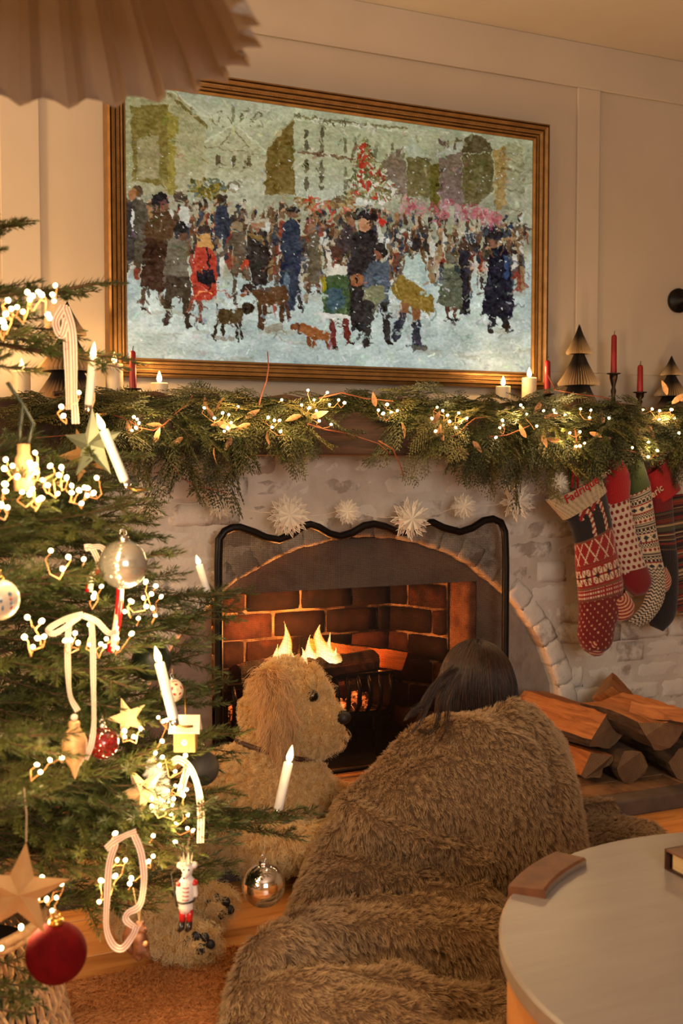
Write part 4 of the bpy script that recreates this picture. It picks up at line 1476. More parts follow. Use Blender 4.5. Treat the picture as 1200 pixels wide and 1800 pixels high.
def fair_isle(u, s, hw):
    """front of the first stocking: s from the cuff down, metres"""
    s = s*0.74
    w_ = 0.0052
    x, i, j = cell(u, s, hw, w_)
    if s < 0.082:
        # black panel with candy canes
        for cx, top in ((-0.030, 0.012), (0.022, 0.004)):
            dx, dy = x-cx, s-top
            if (abs(dx-0.018) < 0.0075 and dy > 0.012) or (0.010 < math.hypot(dx, dy-0.016) < 0.026 and dy < 0.018):
                return CRM if int((dx*0.6+dy)/0.007) % 2 else RED
        return BLK
    s2 = s-0.082
    if s2 < 0.006: return (120, 70, 50)
    if s2 < 0.062:
        q = abs(((x/0.042+s2/0.052) % 1)-0.5), abs(((x/0.042-s2/0.052) % 1)-0.5)
        return CRM if min(q) < 0.055 else RED
    if s2 < 0.072: return (130, 72, 48) if j % 2 else RED
    if s2 < 0.122:
        px_, py_ = ((x/0.045) % 1)-0.5, (s2-0.097)/0.05
        a = abs(abs(px_)-abs(py_))
        if abs(px_) < 0.06 or abs(py_) < 0.06: return BLK if max(abs(px_), abs(py_)) < 0.18 else RED
        return CRM if a > 0.05 and max(abs(px_), abs(py_)) < 0.42 else RED
    if s2 < 0.130: return (130, 72, 48)
    if s2 < 0.152: return CRM if (i+j) % 2 == 0 and j % 2 == 0 else RED
    if s2 < 0.160: return (120, 60, 44)
    return (206, 170, 130) if (i % 3 == 0 and (j+(i//3) % 2*2) % 4 == 0) else DRED


def polka(u, s, hw):
    x = math.asin(max(-1, min(1, u)))*hw*0.95
    w_ = 0.0225
    r_ = math.floor(s/w_)
    dx = ((x+(0.5*w_ if r_ % 2 else 0)) % w_)-w_/2
    dy = (s % w_)-w_/2
    return (128, 18, 24) if math.hypot(dx, dy) < w_*0.31 else (212, 194, 170)


def nordic(u, s, hw):
    w_ = 0.0055
    x, i, j = cell(u, s, hw, w_)
    k = (s % 0.105)
    if k < 0.016: return RED if abs(((x/0.02) % 1)-0.5)+abs(k-0.008)/0.016 < 0.42 else CRM
    if k < 0.034: return NVY if int(k/0.0045) % 2 else (196, 178, 150)
    if k < 0.052: return NVY if (i+j) % 3 == 0 or (i-j) % 3 == 0 else CRM
    if k < 0.056: return RED
    if k < 0.082: return NVY if (abs(((x/0.034) % 1)-0.5)+abs(k-0.069)/0.026 % 1) < 0.36 or (i % 4 == 0 and j % 3 == 0) else CRM
    if k < 0.087: return RED
    return BLK if (i+j) % 2 else CRM


def zig(u, s, hw):
    x = u*hw
    return CRM if ((s+abs((x % 0.016)-0.008)) % 0.013) < 0.007 else NVY


def striped(u, s, hw):
    pal_ = [DRED, BLK, (92, 70, 40), (150, 60, 36), (60, 20, 24), (176, 150, 110), BLK, (120, 28, 26), (70, 74, 50)]
    return pal_[int(s/0.0075*(1+0.2*math.sin(int(s/0.0075)))) % len(pal_)]


def rib(c1, c2):
    return lambda u, s, hw: c1 if (math.asin(max(-1, min(1, u)))*hw % 0.007) < 0.004 else c2


def stocking(lab, Y, parts, loop_px):
    t = thing('christmas_stocking', lab, 'stocking', PY(*loop_px, Y), 'knitted stockings hanging from the mantel')
    out = []
    for (nm, l_, r_, th, cf, close) in parts:
        out.append(loft(nm, l_, r_, Y, th, cf, t, 230 if len(l_) > 3 else 70, 120, close=close))
    p = PY(*loop_px, Y)
    MB().ribbon([p+np.array([-0.012, 0, -0.02]), p+np.array([-0.010, -0.003, 0.02]), p+np.array([0, 0.01, 0.045]), p+np.array([0.010, 0.0, 0.02]), p+np.array([0.012, 0, -0.02])], 0.012, (0, 1, 0.1)).build('hanging_loop', [M['redwax'], M['redwax']], t)
    return t


def lettering(txt, px, ang, size, m, Y, parent, shear=0.0):
    fc = bpy.data.curves.new('lettering', 'FONT')
    fc.body = txt
    fc.size = size
    fc.extrude = 0.0008
    fc.bevel_depth = 0.0005
    fc.shear = shear
    fc.space_character = 1.05
    tmp = bpy.data.objects.new('lettering', fc)
    COL.objects.link(tmp)
    bpy.context.view_layer.update()
    me = bpy.data.meshes.new_from_object(tmp.evaluated_get(bpy.context.evaluated_depsgraph_get()))
    bpy.data.objects.remove(tmp)
    o = link('lettering', me, m, parent)
    o.location = Vector(PY(*px, Y))-ploc(parent)
    o.rotation_euler = (PI/2, -ang, 0)
    return o


def hide(c1=CRM):
    return solid(c1)


M['redyarn'] = mat('red_yarn', srgb(160, 26, 28), rough=0.9)
M['creamyarn'] = mat('cream_yarn', srgb(220, 190, 160), rough=0.9)
# furthest along the shelf first
Y5, Y4, Y3, Y2, Y1 = -0.285, -0.30, -0.315, -0.335, -0.36
stocking('dark striped stocking with a cream cuff at the picture edge', Y5,
         [('leg', [(1166, 872), (1160, 920), (1162, 980), (1172, 1040), (1190, 1075), (1215, 1092)], [(1232, 860), (1240, 920), (1243, 980), (1246, 1020), (1250, 1050), (1240, 1085)], 0.022, striped, True),
          ('cuff', [(1172, 816), (1184, 874)], [(1212, 800), (1226, 858)], 0.026, rib(CRM, (190, 170, 138)), False)], (1192, 808))
t = stocking('stocking with a red felt cuff and pale embroidered letters', Y4,
             [('leg', [(1140, 880), (1146, 930), (1152, 985), (1146, 1040), (1136, 1075), (1142, 1100)], [(1180, 868), (1184, 930), (1190, 990), (1190, 1045), (1184, 1085), (1165, 1110)], 0.018, lambda u, s, hw: (DRED if s < 0.05 else (BLK if s > 0.19 else striped(u, s, hw))), True),
              ('cuff', [(1136, 834), (1152, 888)], [(1168, 806), (1194, 858)], 0.024, solid((172, 26, 28)), False)], (1152, 812))
lettering('meric', (1136, 884), 0.55, 0.036, M['creamyarn'], Y4-0.026, t)
stocking('white and navy patterned stocking with a green cuff', Y3,
         [('leg', [(1106, 866), (1112, 910), (1119, 955), (1128, 1000), (1140, 1025), (1131, 1062), (1112, 1085), (1104, 1092)], [(1140, 848), (1147, 900), (1154, 945), (1162, 985), (1168, 1010), (1164, 1055), (1142, 1090), (1122, 1102)], 0.022, lambda u, s, hw: nordic(u, s, hw) if s < 0.285 else zig(u, s, hw), True),
          ('cuff', [(1090, 818), (1106, 870)], [(1124, 800), (1140, 850)], 0.026, solid(GRN), False),
          ('heel', [(1148, 1008), (1150, 1030), (1162, 1042)], [(1168, 994), (1178, 1018), (1172, 1040)], 0.018, stripes_ring(RED, (212, 180, 150), 0.009), True)], (1105, 806))
t = stocking('cream stocking with dark red polka dots and a red cuff', Y2,
             [('leg', [(1064, 886), (1072, 930), (1082, 975), (1092, 1010)], [(1103, 872), (1112, 920), (1124, 965), (1136, 1000)], 0.024, polka, False),
              ('heel', [(1091, 1005), (1098, 1030), (1113, 1048)], [(1135, 994), (1143, 1022), (1130, 1046)], 0.024, solid((124, 16, 22)), True),
              ('cuff', [(1073, 806), (1064, 850), (1065, 888)], [(1086, 800), (1104, 834), (1104, 874)], 0.027, solid((168, 22, 26)), False)], (1081, 802))
lettering('ero', (1058, 842), 0.5, 0.03, M['creamyarn'], Y2-0.028, t)
t = stocking('red knitted stocking with diamonds, stars and a cream ribbed cuff', Y1,
             [('leg', [(992, 906), (1006, 935), (1011, 965), (1013, 1005), (1017, 1045), (1018, 1085), (1016, 1118), (1024, 1140), (1040, 1152)], [(1062, 862), (1072, 912), (1079, 950), (1086, 990), (1093, 1025), (1090, 1068), (1080, 1098), (1072, 1132), (1052, 1152)], 0.028, fair_isle, True),
              ('heel', [(1064, 1062), (1073, 1078), (1084, 1094)], [(1096, 1036), (1112, 1062), (1106, 1086)], 0.026, stripes_ring((150, 34, 30), (216, 170, 130), 0.0125), True),
              ('toe', [(1022, 1126), (1028, 1143), (1044, 1154)], [(1056, 1124), (1060, 1143), (1054, 1153)], 0.0295, stripes_ring((150, 34, 30), (216, 170, 130), 0.0125), True),
              ('cuff', [(960, 880), (990, 914)], [(1053, 836), (1064, 862)], 0.032, rib((196, 178, 146), (172, 152, 120)), False)], (1010, 848))
lettering('Fadrique', (996, 886), 0.50, 0.040, M['redyarn'], Y1-0.0335, t)
# ================================================================== greenery: conifer twigs
nd = NT('spruce_needles')
p = nd.coord(False)
n1 = nd.noise(p, 14, 3)
inf = nd.n('ShaderNodeObjectInfo').outputs['Random']
c = nd.ramp(nd.math('ADD', nd.math('MULTIPLY', n1, 0.7), nd.math('MULTIPLY', inf, 0.3)), [(0.25, srgb(40, 52, 26)), (0.5, srgb(70, 84, 38)), (0.75, srgb(112, 116, 54))])
bs = nd.bsdf(c, 0.5)
tl = nd.n('ShaderNodeBsdfTranslucent')
nd.l(c, tl.inputs[0])
mx = nd.n('ShaderNodeMixShader')
mx.inputs[0].default_value = 0.2
nd.l(bs.outputs[0], mx.inputs[1]); nd.l(tl.outputs[0], mx.inputs[2])
M['needle'] = nd.done(mx)
M['twig'] = mat('twig_bark', srgb(92, 64, 38), srgb(60, 42, 26), 30, 0.85)
M['trunk'] = mat('tree_trunk', srgb(78, 58, 40), srgb(50, 38, 28), 12, 0.9, bump=0.8, bscale=25)


def frame_of(t):
    t = t/np.linalg.norm(t)
    a = np.array([0, 0, 1.0]) if abs(t[2]) < 0.95 else np.array([1.0, 0, 0])
    u = np.cross(a, t)
    u /= np.linalg.norm(u)
    return t, u, np.cross(t, u)


def needles_on(path, r, per_m, ln, thick):
    """vectorised needles along a polyline: returns V, F arrays"""
    path = np.array(path)
    seg = np.diff(path, axis=0)
    sl = np.linalg.norm(seg, axis=1)
    S = np.concatenate([[0], np.cumsum(sl)])
    n = max(4, int(S[-1]*per_m))
    s = (np.arange(n)+r.random(n))/n*S[-1]
    base = np.stack([np.interp(s, S, path[:, k]) for k in range(3)], -1)
    k = np.clip(np.searchsorted(S, s)-1, 0, len(seg)-1)
    T = seg[k]/sl[k][:, None]
    ph = r.random(n)*2*PI
    up = np.array([0, 0, 1.0])
    U = np.cross(np.broadcast_to(up, T.shape), T)
    U /= np.linalg.norm(U, axis=1)[:, None]+1e-9
    Wv = np.cross(T, U)
    # flattened comb: fewer needles straight down
    rad = U*np.cos(ph)[:, None]+Wv*(np.sin(ph)*0.8+0.15)[:, None]
    end = np.clip((S[-1]-s)/0.02, 0.25, 1)
    dirn = T*(0.75+0.5*(1-end))[:, None]+rad*(0.75*end+0.15)[:, None]
    dirn += r.normal(0, 0.10, dirn.shape)
    dirn /= np.linalg.norm(dirn, axis=1)[:, None]
    L = ln*(0.75+0.4*r.random(n))*(0.7+0.3*end)
    tip = base+dirn*L[:, None]
    side = np.cross(dirn, T)
    side /= np.linalg.norm(side, axis=1)[:, None]+1e-9
    nn = np.cross(dirn, side)
    midp = base+dirn*(L*0.45)[:, None]
    V = np.stack([base, midp+side*thick, midp-side*thick, midp+nn*thick*0.8, tip], 1).reshape(-1, 3)
    o = np.arange(n)[:, None]*5
    F = np.concatenate([o+np.array([[0, 1, 3]]), o+np.array([[0, 3, 2]]), o+np.array([[1, 4, 3]]), o+np.array([[3, 4, 2]])], 0)
    return V, F


def spruce_branch(name, L, seed, dens=1.0):
    """branch along +x from the origin: stem, side twigs, sub-twigs, needles"""
    r = np.random.default_rng(seed)
    paths = []
    sag = r.uniform(0.02, 0.06)

    def main(t):
        return np.array([L*t, 0.03*L*math.sin(3*t+seed), -sag*L*math.sin(PI*t*0.9)*1.6+0.05*L*t*t])
    mp = [main(t) for t in np.linspace(0, 1, 12)]
    paths.append((mp, 0.0032, 0.15*L))
    nt = int(L/0.036)
    for i in range(nt):
        t = 0.16+0.80*(i+0.5)/nt
        s = 1 if i % 2 else -1
        b = main(t)
        ln = (0.40*L*(1-t)**0.8+0.045)*r.uniform(0.75, 1.15)
        ang = r.uniform(0.6, 0.9)
        d = np.array([math.cos(ang), s*math.sin(ang), r.uniform(-0.18, 0.22)])
        cur = np.array([0.4, -0.1*s, 0.15])
        tp_ = [b+d*ln*q+cur*ln*0.3*q*q for q in np.linspace(0, 1, 6)]
        paths.append((tp_, 0.0017, 0.0))
        m_ = int(ln/0.045)
        for k in range(m_):
            q = 0.3+0.55*(k+0.5)/max(1, m_)
            bb = b+d*ln*q+cur*ln*0.3*q*q
            s2 = 1 if k % 2 else -1
            a2 = math.atan2(d[1], d[0])+s2*0.75
            d2 = np.array([math.cos(a2), math.sin(a2), r.uniform(-0.2, 0.3)])
            l2 = ln*(1-q)*0.75+0.02
            paths.append(([bb+d2*l2*w_ for w_ in np.linspace(0, 1, 4)], 0.0012, 0.0))
    stem = MB()
    Vs, Fs, off = [], [], 0
    for (pp, rad, skip) in paths:
        stem.tube(pp, [rad*(1-0.6*i/(len(pp)-1)) for i in range(len(pp))], 4, caps=False)
        if skip:
            pp = [main(t) for t in np.linspace(0.18, 1, 10)]
        V, F = needles_on(pp, r, 820*dens, 0.0165, 0.00085)
        Vs.append(V); Fs.append(F+off); off += len(V)
    V = np.concatenate(Vs+[np.array(stem.v)])
    F = np.concatenate(Fs)
    me = bpy.data.meshes.new(name)
    sf = np.array(stem.f)+off
    tri = np.concatenate([F, sf[:, [0, 1, 2]], sf[:, [0, 2, 3]]])
    me.vertices.add(len(V)); me.vertices.foreach_set('co', V.astype(np.float32).ravel())
    me.loops.add(tri.size); me.loops.foreach_set('vertex_index', tri.astype(np.int32).ravel())
    me.polygons.add(len(tri)); me.polygons.foreach_set('loop_start', np.arange(0, tri.size, 3, dtype=np.int32))
    mi = np.zeros(len(tri), np.int32); mi[len(F):] = 1
    me.polygons.foreach_set('material_index', mi)
    me.update(calc_edges=True)
    me.materials.append(M['needle']); me.materials.append(M['twig'])
    return me


BR = {'long': [spruce_branch('spruce_branch', 0.62, s) for s in (1, 2, 3)], 'mid': [spruce_branch('spruce_branch', 0.42, s) for s in (4, 5, 6)], 'short': [spruce_branch('spruce_branch', 0.25, s) for s in (7, 8, 9)]}
TX, TY = -1.36, -1.39
tree = thing('christmas_tree', 'decorated green spruce tree covered in lights and ornaments', 'tree', (TX, TY, 0.2))
MB().tube([(TX, TY, 0.2), (TX+0.01, TY, 0.8), (TX-0.01, TY+0.01, 1.4), (TX, TY, 1.74)], [0.034, 0.028, 0.014, 0.004], 10).build('trunk', M['trunk'], tree, smooth=True)


def place_branch(org, tip, roll=0.0, kind=None):
    org, tip = np.array(org), np.array(tip)
    d = tip-org
    L = np.linalg.norm(d)
    kind = kind or ('long' if L > 0.52 else 'mid' if L > 0.33 else 'short')
    base = {'long': 0.62, 'mid': 0.42, 'short': 0.25}[kind]
    me = BR[kind][rng.randrange(3)]
    o = bpy.data.objects.new('branch', me)
    COL.objects.link(o)
    o.parent = tree
    t, u, w_ = frame_of(d)
    u, w_ = u*math.cos(roll)+w_*math.sin(roll), -u*math.sin(roll)+w_*math.cos(roll)
    m4 = Matrix(((t[0], u[0], w_[0], 0), (t[1], u[1], w_[1], 0), (t[2], u[2], w_[2], 0), (0, 0, 0, 1)))
    o.rotation_euler = m4.to_euler()
    s = L/base
    o.scale = (s, min(1.25, max(0.8, s)), min(1.25, max(0.8, s)))
    o.location = Vector(org)-tree.location
    return o


def tree_r(z):
    return float(np.interp(z, [0.30, 0.42, 0.80, 1.24, 1.36, 1.47, 1.72], [0.50, 0.64, 0.50, 0.30, 0.21, 0.11, 0.03]))


# branches whose tips the photograph shows
for (x, y, d, dz) in ((168, 506, 1.80, 0.02), (204, 634, 1.84, 0.06), (28, 398, 1.83, -0.04), (122, 590, 1.86, 0.05), (220, 926, 1.88, 0.08), (276, 952, 1.98, 0.08), (413, 1056, 2.15, 0.10),
                      (335, 1098, 2.02, 0.10), (352, 1165, 2.05, 0.05), (380, 1208, 2.16, -0.02), (386, 1315, 2.16, 0.05), (525, 1442, 2.13, 0.12), (405, 1392, 2.05, 0.03), (430, 1440, 2.08, 0.16), (335, 1500, 1.95, 0.18), (250, 1260, 1.86, 0.06),
                      (205, 860, 1.86, 0.05), (225, 1180, 1.84, 0.05), (275, 1390, 1.85, 0.1), (130, 1010, 1.7, 0.0), (190, 1540, 1.75, 0.1)):
    tip = PD(x, y, d)
    place_branch((TX, TY, tip[2]+dz), tip, rng.uniform(-.3, .3))
# the rest of the tree, tier by tier
z = 0.36
tier = 0
while z < 1.70:
    R = tree_r(z)
    nb = max(5, int(8+R*8))
    for k in range(nb):
        a = 2*PI*(k+0.5*(tier % 2)+rng.uniform(-.25, .25))/nb
        L = R*rng.uniform(0.80, 1.0)
        zz = z+rng.uniform(-.04, .04)
        el = -0.14+0.42*(z/2.0)+rng.uniform(-.08, .08)
        tip = (TX+L*math.cos(a), TY+L*math.sin(a), max(0.27, zz+L*math.sin(el)))
        # keep the near side from hanging in front of the lens
        dd = np.array(tip)-CAM
        dp = float(np.dot(dd, FWD))
        pxx = 600+F_PX*float(np.dot(dd, RGT))/dp
        pyy = 900-F_PX*float(np.dot(dd, UPV))/dp
        if 60 < pxx < 330 and 400 < pyy < 715 and rng.random() < 0.85: continue
        if dp < 1.36+0.0014*max(-40.0, pxx): continue
        place_branch((TX, TY, zz), tip, rng.uniform(-.4, .4))
        if k % 2 == 0 and R > 0.3:
            a2 = a+rng.uniform(0.2, 0.5)
            L2 = L*rng.uniform(0.5, 0.7)
            place_branch((TX, TY, zz+0.05), (TX+L2*math.cos(a2), TY+L2*math.sin(a2), zz+0.05+L2*math.sin(el+0.15)), rng.uniform(-.4, .4))
    z += 0.105
    tier += 1

# ================================================================== garland on the mantel
cdm = NT('cedar_foliage')
p = cdm.coord(False)
n1 = cdm.noise(p, 20, 3)
inf = cdm.n('ShaderNodeObjectInfo').outputs['Random']
c = cdm.ramp(cdm.math('ADD', cdm.math('MULTIPLY', n1, 0.55), cdm.math('MULTIPLY', inf, 0.45)), [(0.22, srgb(38, 44, 22)), (0.5, srgb(66, 70, 32)), (0.78, srgb(110, 100, 50))])
M['cedar'] = cdm.done(cdm.bsdf(c, 0.6))


def cedar_sprig(L, seed):
    """flat drooping spray along +x"""
    r = np.random.default_rng(seed)
    Vs, Fs = [], []
    off = 0

    def lump(a, b, w_):
        nonlocal off
        a, b = np.array(a), np.array(b)
        t, u, n_ = frame_of(b-a)
        m_ = a*0.45+b*0.55
        Vs.append(np.array([a, m_+u*w_, m_+n_*w_*0.7, m_-u*w_, m_-n_*w_*0.7, b]))
        Fs.append(np.array([[0, 1, 2], [0, 2, 3], [0, 3, 4], [0, 4, 1], [5, 2, 1], [5, 3, 2], [5, 4, 3], [5, 1, 4]])+off)
        off += 6
    main = lambda t: np.array([L*t, 0.04*L*math.sin(4*t+seed), -0.22*L*t*t+0.02*math.sin(5*t+seed)])
    pts = [main(t) for t in np.linspace(0, 1, 12)]
    for a, b in zip(pts[:-1], pts[1:]): lump(a, b, 0.0022)
    nt = 15
    for i in range(nt):
        t = 0.1+0.86*i/(nt-1)
        s = 1 if i % 2 else -1
        ln = L*0.38*(1-t)**0.7+0.02
        a0 = r.uniform(0.55, 0.9)
        d = np.array([math.cos(a0), s*math.sin(a0), r.uniform(-.25, .25)])
        b0 = main(t)
        m_ = max(3, int(ln/0.011))
        for k in range(m_):
            q0, q1 = k/m_, (k+1)/m_
            f = lambda q: b0+d*ln*q+np.array([0.25*ln*q*q, 0, -0.35*ln*q*q])
            lump(f(q0), f(q1), 0.0023)
            for s2 in (1, -1):
                a2 = math.atan2(d[1], d[0])+s2*0.8
                l2 = 0.024*(1-q0)+0.009
                d2 = np.array([math.cos(a2), math.sin(a2), r.uniform(-.3, .15)])
                p0 = f((q0+q1)/2)
                lump(p0, p0+d2*l2*0.55, 0.0024)
                lump(p0+d2*l2*0.5, p0+d2*l2+np.array([0.004, 0, -0.003]), 0.0020)
    V, F = np.concatenate(Vs), np.concatenate(Fs)
    me = bpy.data.meshes.new('cedar_sprig')
    me.from_pydata(V.tolist(), [], F.tolist())
    me.materials.append(M['cedar'])
    return me


CS = [cedar_sprig(L, s) for L, s in ((0.24, 1), (0.2, 2), (0.17, 3), (0.22, 4), (0.15, 5))]
gar = thing('mantel_garland', 'thick green cedar garland draped along the mantel', 'garland', (0.2, -0.28, 1.2))


def sprig(pos, dirn, roll, me, scale=1.0, name='cedar_sprig'):
    o = bpy.data.objects.new(name, me)
    COL.objects.link(o)
    o.parent = gar
    t, u, w_ = frame_of(np.array(dirn, dtype=float))
    u, w_ = u*math.cos(roll)+w_*math.sin(roll), -u*math.sin(roll)+w_*math.cos(roll)
    o.rotation_euler = Matrix(((t[0], u[0], w_[0]), (t[1], u[1], w_[1]), (t[2], u[2], w_[2]))).to_euler()
    o.scale = (scale,)*3
    o.location = Vector(pos)-gar.location
    return o


gx0_, gx1_ = PY(95, 740, -0.28)[0], PY(1225, 740, -0.28)[0]


def droop(X):
    """how far the garland hangs below the shelf at X (metres)"""
    f = lambda c, w_, h: h*math.exp(-((X-c)/w_)**2)
    return 0.045+f(-0.62, 0.30, 0.15)+f(-0.30, 0.14, 0.14)+f(0.45, 0.26, 0.17)+f(0.75, 0.18, 0.12)+f(1.15, 0.3, 0.06)+f(1.0, 0.15, 0.04)


MB().tube([(gx0_+(gx1_-gx0_)*i/40, -0.275+0.012*math.sin(i), SHELF+0.012+0.008*math.sin(i*1.7)) for i in range(41)], 0.008, 6).build('stem', M['twig'], gar)
n = 285
for i in range(n):
    X = gx0_+(gx1_-gx0_)*(i+rng.random())/n
    D = droop(X)
    t = rng.random()
    gap = math.exp(-((X+0.05)/0.19)**4)
    u = rng.random()
    if u < 0.40:      # hanging over the front
        if rng.random() < gap*0.95: continue
        pos = (X, rng.uniform(-0.33, -0.285), SHELF+rng.uniform(-0.02, 0.02)-t*D*0.55)
        dr = (rng.uniform(-.8, .8), rng.uniform(-0.35, -0.1), -rng.uniform(0.25, 0.9)*(0.3+D*5))
    elif u < 0.75:    # lying along the shelf edge
        pos = (X, rng.uniform(-0.33, -0.26), SHELF+rng.uniform(-0.045, 0.005))
        dr = (rng.choice([-1, 1]), rng.uniform(-.5, .1), rng.uniform(-.25, .2))
        if gap > 0.4:
            pos = (pos[0], pos[1]+0.03, SHELF+rng.uniform(0, 0.02))
            dr = (dr[0], rng.uniform(-.1, .2), rng.uniform(0.0, .2))
    else:             # standing up behind
        pos = (X, rng.uniform(-0.31, -0.26), SHELF+rng.uniform(-0.03, 0.0))
        dr = (rng.choice([-1, 1])*rng.uniform(.4, 1), rng.uniform(-.4, .1), rng.uniform(.08, .36 if X > -0.55 else .2))
    s_ = rng.uniform(0.7, 1.05)
    sprig(pos, dr, rng.uniform(-.7, .7), CS[rng.randrange(5)], s_)
# darker spruce pieces low in the garland
for i in range(46):
    X = gx0_+(gx1_-gx0_)*(i+rng.random())/46
    D = droop(X)
    if (D < 0.08 and rng.random() < 0.6) or abs(X+0.05) < 0.2: continue
    sprig((X, -0.29, SHELF-0.01), (rng.uniform(-.6, .6), -0.35, -rng.uniform(.3, .8)), rng.uniform(-.5, .5), BR['short'][rng.randrange(3)], 0.7, 'spruce_sprig')

# pale dried leaves and copper twigs
lf = MB()
lp = [(0.0, 0.0), (0.12, 0.10), (0.35, 0.17), (0.6, 0.15), (0.85, 0.07), (1.0, 0.0)]
vs = []
for i, (a, b) in enumerate(lp):
    vs += [(a, b, 0.05*math.sin(a*PI)+b*0.35), (a, 0, 0.05*math.sin(a*PI)), (a, -b, 0.05*math.sin(a*PI)+b*0.35)]
lf.add(vs, [(3*i+k, 3*i+3+k, 3*i+4+k, 3*i+1+k) for i in range(5) for k in range(2)])
M['leaf'] = mat('dried_leaf', srgb(186, 140, 92), srgb(150, 104, 66), 6, 0.6, rnd=0.25)
lo = lf.build('leaf', M['leaf'], None, smooth=True)
lme = lo.data
bpy.data.objects.remove(lo)
M['copper'] = mat('copper_twig', srgb(150, 82, 48), srgb(112, 58, 34), 20, 0.6)
leafspots = [(430, 735, 30), (470, 755, -80), (380, 725, 60), (375, 740, 120), (385, 750, 0), (440, 745, 200), (322, 768, 210), (290, 752, 170), (272, 778, 70), (228, 770, 100), (377, 785, -80), (408, 768, 240), (400, 745, 185), (365, 720, 100), (530, 730, 200), (545, 735, 20),
             (780, 775, 110), (800, 785, -30), (830, 775, -50), (770, 772, 80), (760, 745, 60), (938, 728, 60), (955, 735, 10), (952, 765, -70), (960, 770, -10), (925, 770, 120), (1035, 760, -20), (1060, 745, 100), (1075, 770, 190), (1105, 755, 180), (1135, 745, -60), (1172, 695, 110), (1180, 710, 40), (1165, 735, 190), (1195, 705, 20), (705, 742, -80), (660, 715, 100)]
for (x, y, a) in leafspots:
    p = PY(x, y, -0.36+rng.uniform(-.02, .02))
    o = bpy.data.objects.new('dried_leaf', lme)
    COL.objects.link(o)
    o.parent = gar
    o.location = Vector(p)-gar.location
    a = math.radians(a)
    d = RGT*math.cos(a)+UPV*math.sin(a)-FWD*rng.uniform(-.2, .3)
    t, u, w_ = frame_of(d)
    m3 = Matrix(((t[0], u[0], w_[0]), (t[1], u[1], w_[1]), (t[2], u[2], w_[2]))) @ Matrix.Rotation(PI/2+rng.uniform(-.7, .7), 3, 'X')
    o.rotation_euler = m3.to_euler()
    o.scale = (rng.uniform(.045, .06),)*3
twigs = [[(200, 730), (225, 738), (245, 752), (270, 757), (290, 745), (310, 725), (328, 712), (338, 695)], [(455, 712), (460, 690), (468, 670), (472, 645), (470, 618)], [(540, 745), (570, 755), (610, 762), (640, 772), (665, 780), (685, 798)],
         [(300, 815), (320, 840), (345, 855), (375, 860), (400, 868)], [(665, 775), (690, 790), (702, 815), (710, 838)], [(790, 770), (805, 762), (822, 745), (835, 735), (860, 732)], [(860, 768), (890, 765), (915, 755), (930, 748)],
         [(1010, 755), (1015, 785), (1030, 805), (1045, 825), (1062, 832)], [(963, 660), (975, 685), (1010, 692), (1060, 698), (1090, 710), (1102, 722)], [(1080, 790), (1110, 793), (1140, 805), (1165, 798), (1185, 785)], [(560, 700), (600, 690), (640, 700), (690, 705)], [(170, 745), (120, 765), (60, 770)]]
for tw in twigs:
    pts = [PY(x, y, -0.355+rng.uniform(-.008, .008)) for x, y in tw]
    MB().tube(pts, [0.0026*(1-0.5*i/len(pts)) for i in range(len(pts))], 6).build('copper_twig', M['copper'], gar, smooth=True)
# ================================================================== fairy lights
M['bulb'] = emit('fairy_bulb', (1.0, 0.66, 0.30), 14.0)
M['wirep'] = mat('light_string_wire', srgb(206, 150, 96), srgb(180, 120, 72), 30, 0.5)
bo = MB().lathe([(0.0008, -0.004), (0.0022, -0.0028), (0.0034, 0.0), (0.0030, 0.0022), (0.0016, 0.0038), (0.0005, 0.0044)], (0, 0, 0), 10).build('bulb', M['bulb'], None, smooth=True)
bme = bo.data
bpy.data.objects.remove(bo)
FL_COL = (1.0, 0.64, 0.29)


def light_string(name, lab, clusters, depth, power, every, scale=1.0, wr=0.0011):
    """clusters of (px, py); depth(px,py)->point"""
    first = depth(*clusters[0][0])
    t = thing(name, lab, 'fairy lights', first)
    ends = []
    for ci, cl in enumerate(clusters):
        P_ = [depth(x, y) for x, y in cl]
        # order along a greedy path
        rest = list(range(1, len(P_)))
        order = [0]
        while rest:
            l_ = P_[order[-1]]
            k = min(rest, key=lambda q: np.linalg.norm(P_[q]-l_))
            order.append(k)
            rest.remove(k)
        main = []
        for k in order:
            b = bpy.data.objects.new('bulb', bme)
            COL.objects.link(b)
            b.parent = t
            b.location = Vector(P_[k])-t.location
            b.scale = (scale*rng.uniform(.85, 1.15),)*3
            b.rotation_euler = (rng.uniform(-1.5, 1.5), rng.uniform(-1.5, 1.5), 0)
            j = P_[k]+np.array([rng.uniform(-.008, .008), rng.uniform(0, .012), -rng.uniform(.006, .016)])
            main.append(j)
            MB().tube([P_[k], (P_[k]+j)/2+np.array([0.002, 0, 0.001]), j], wr*0.6, 4, caps=False).build('bulb_stem', M['wirep'], t)
        # main wire, gently wandering, broken where the jump is long
        run = [main[0]]
        for a, b in zip(main[:-1], main[1:]):
            if np.linalg.norm(b-a) > 0.055:
                if len(run) > 1: MB().tube(run, wr*0.8, 5).build('wire', M['wirep'], t, smooth=True)
                run = [b]
                continue
            m_ = (a+b)/2+np.array([rng.uniform(-.006, .006), rng.uniform(-.006, .006), rng.uniform(-.012, .004)])
            run += [m_, b]
        if len(run) > 1: MB().tube(run, wr*0.8, 5).build('wire', M['wirep'], t, smooth=True)
        for k in range(0, len(order), every):
            grp = [P_[q] for q in order[k:k+every]]
            c = sum(grp)/len(grp)
            light('fairy_light', 'POINT', c-FWD*0.045, FL_COL, power*len(grp)/every, 0.012)
    return t


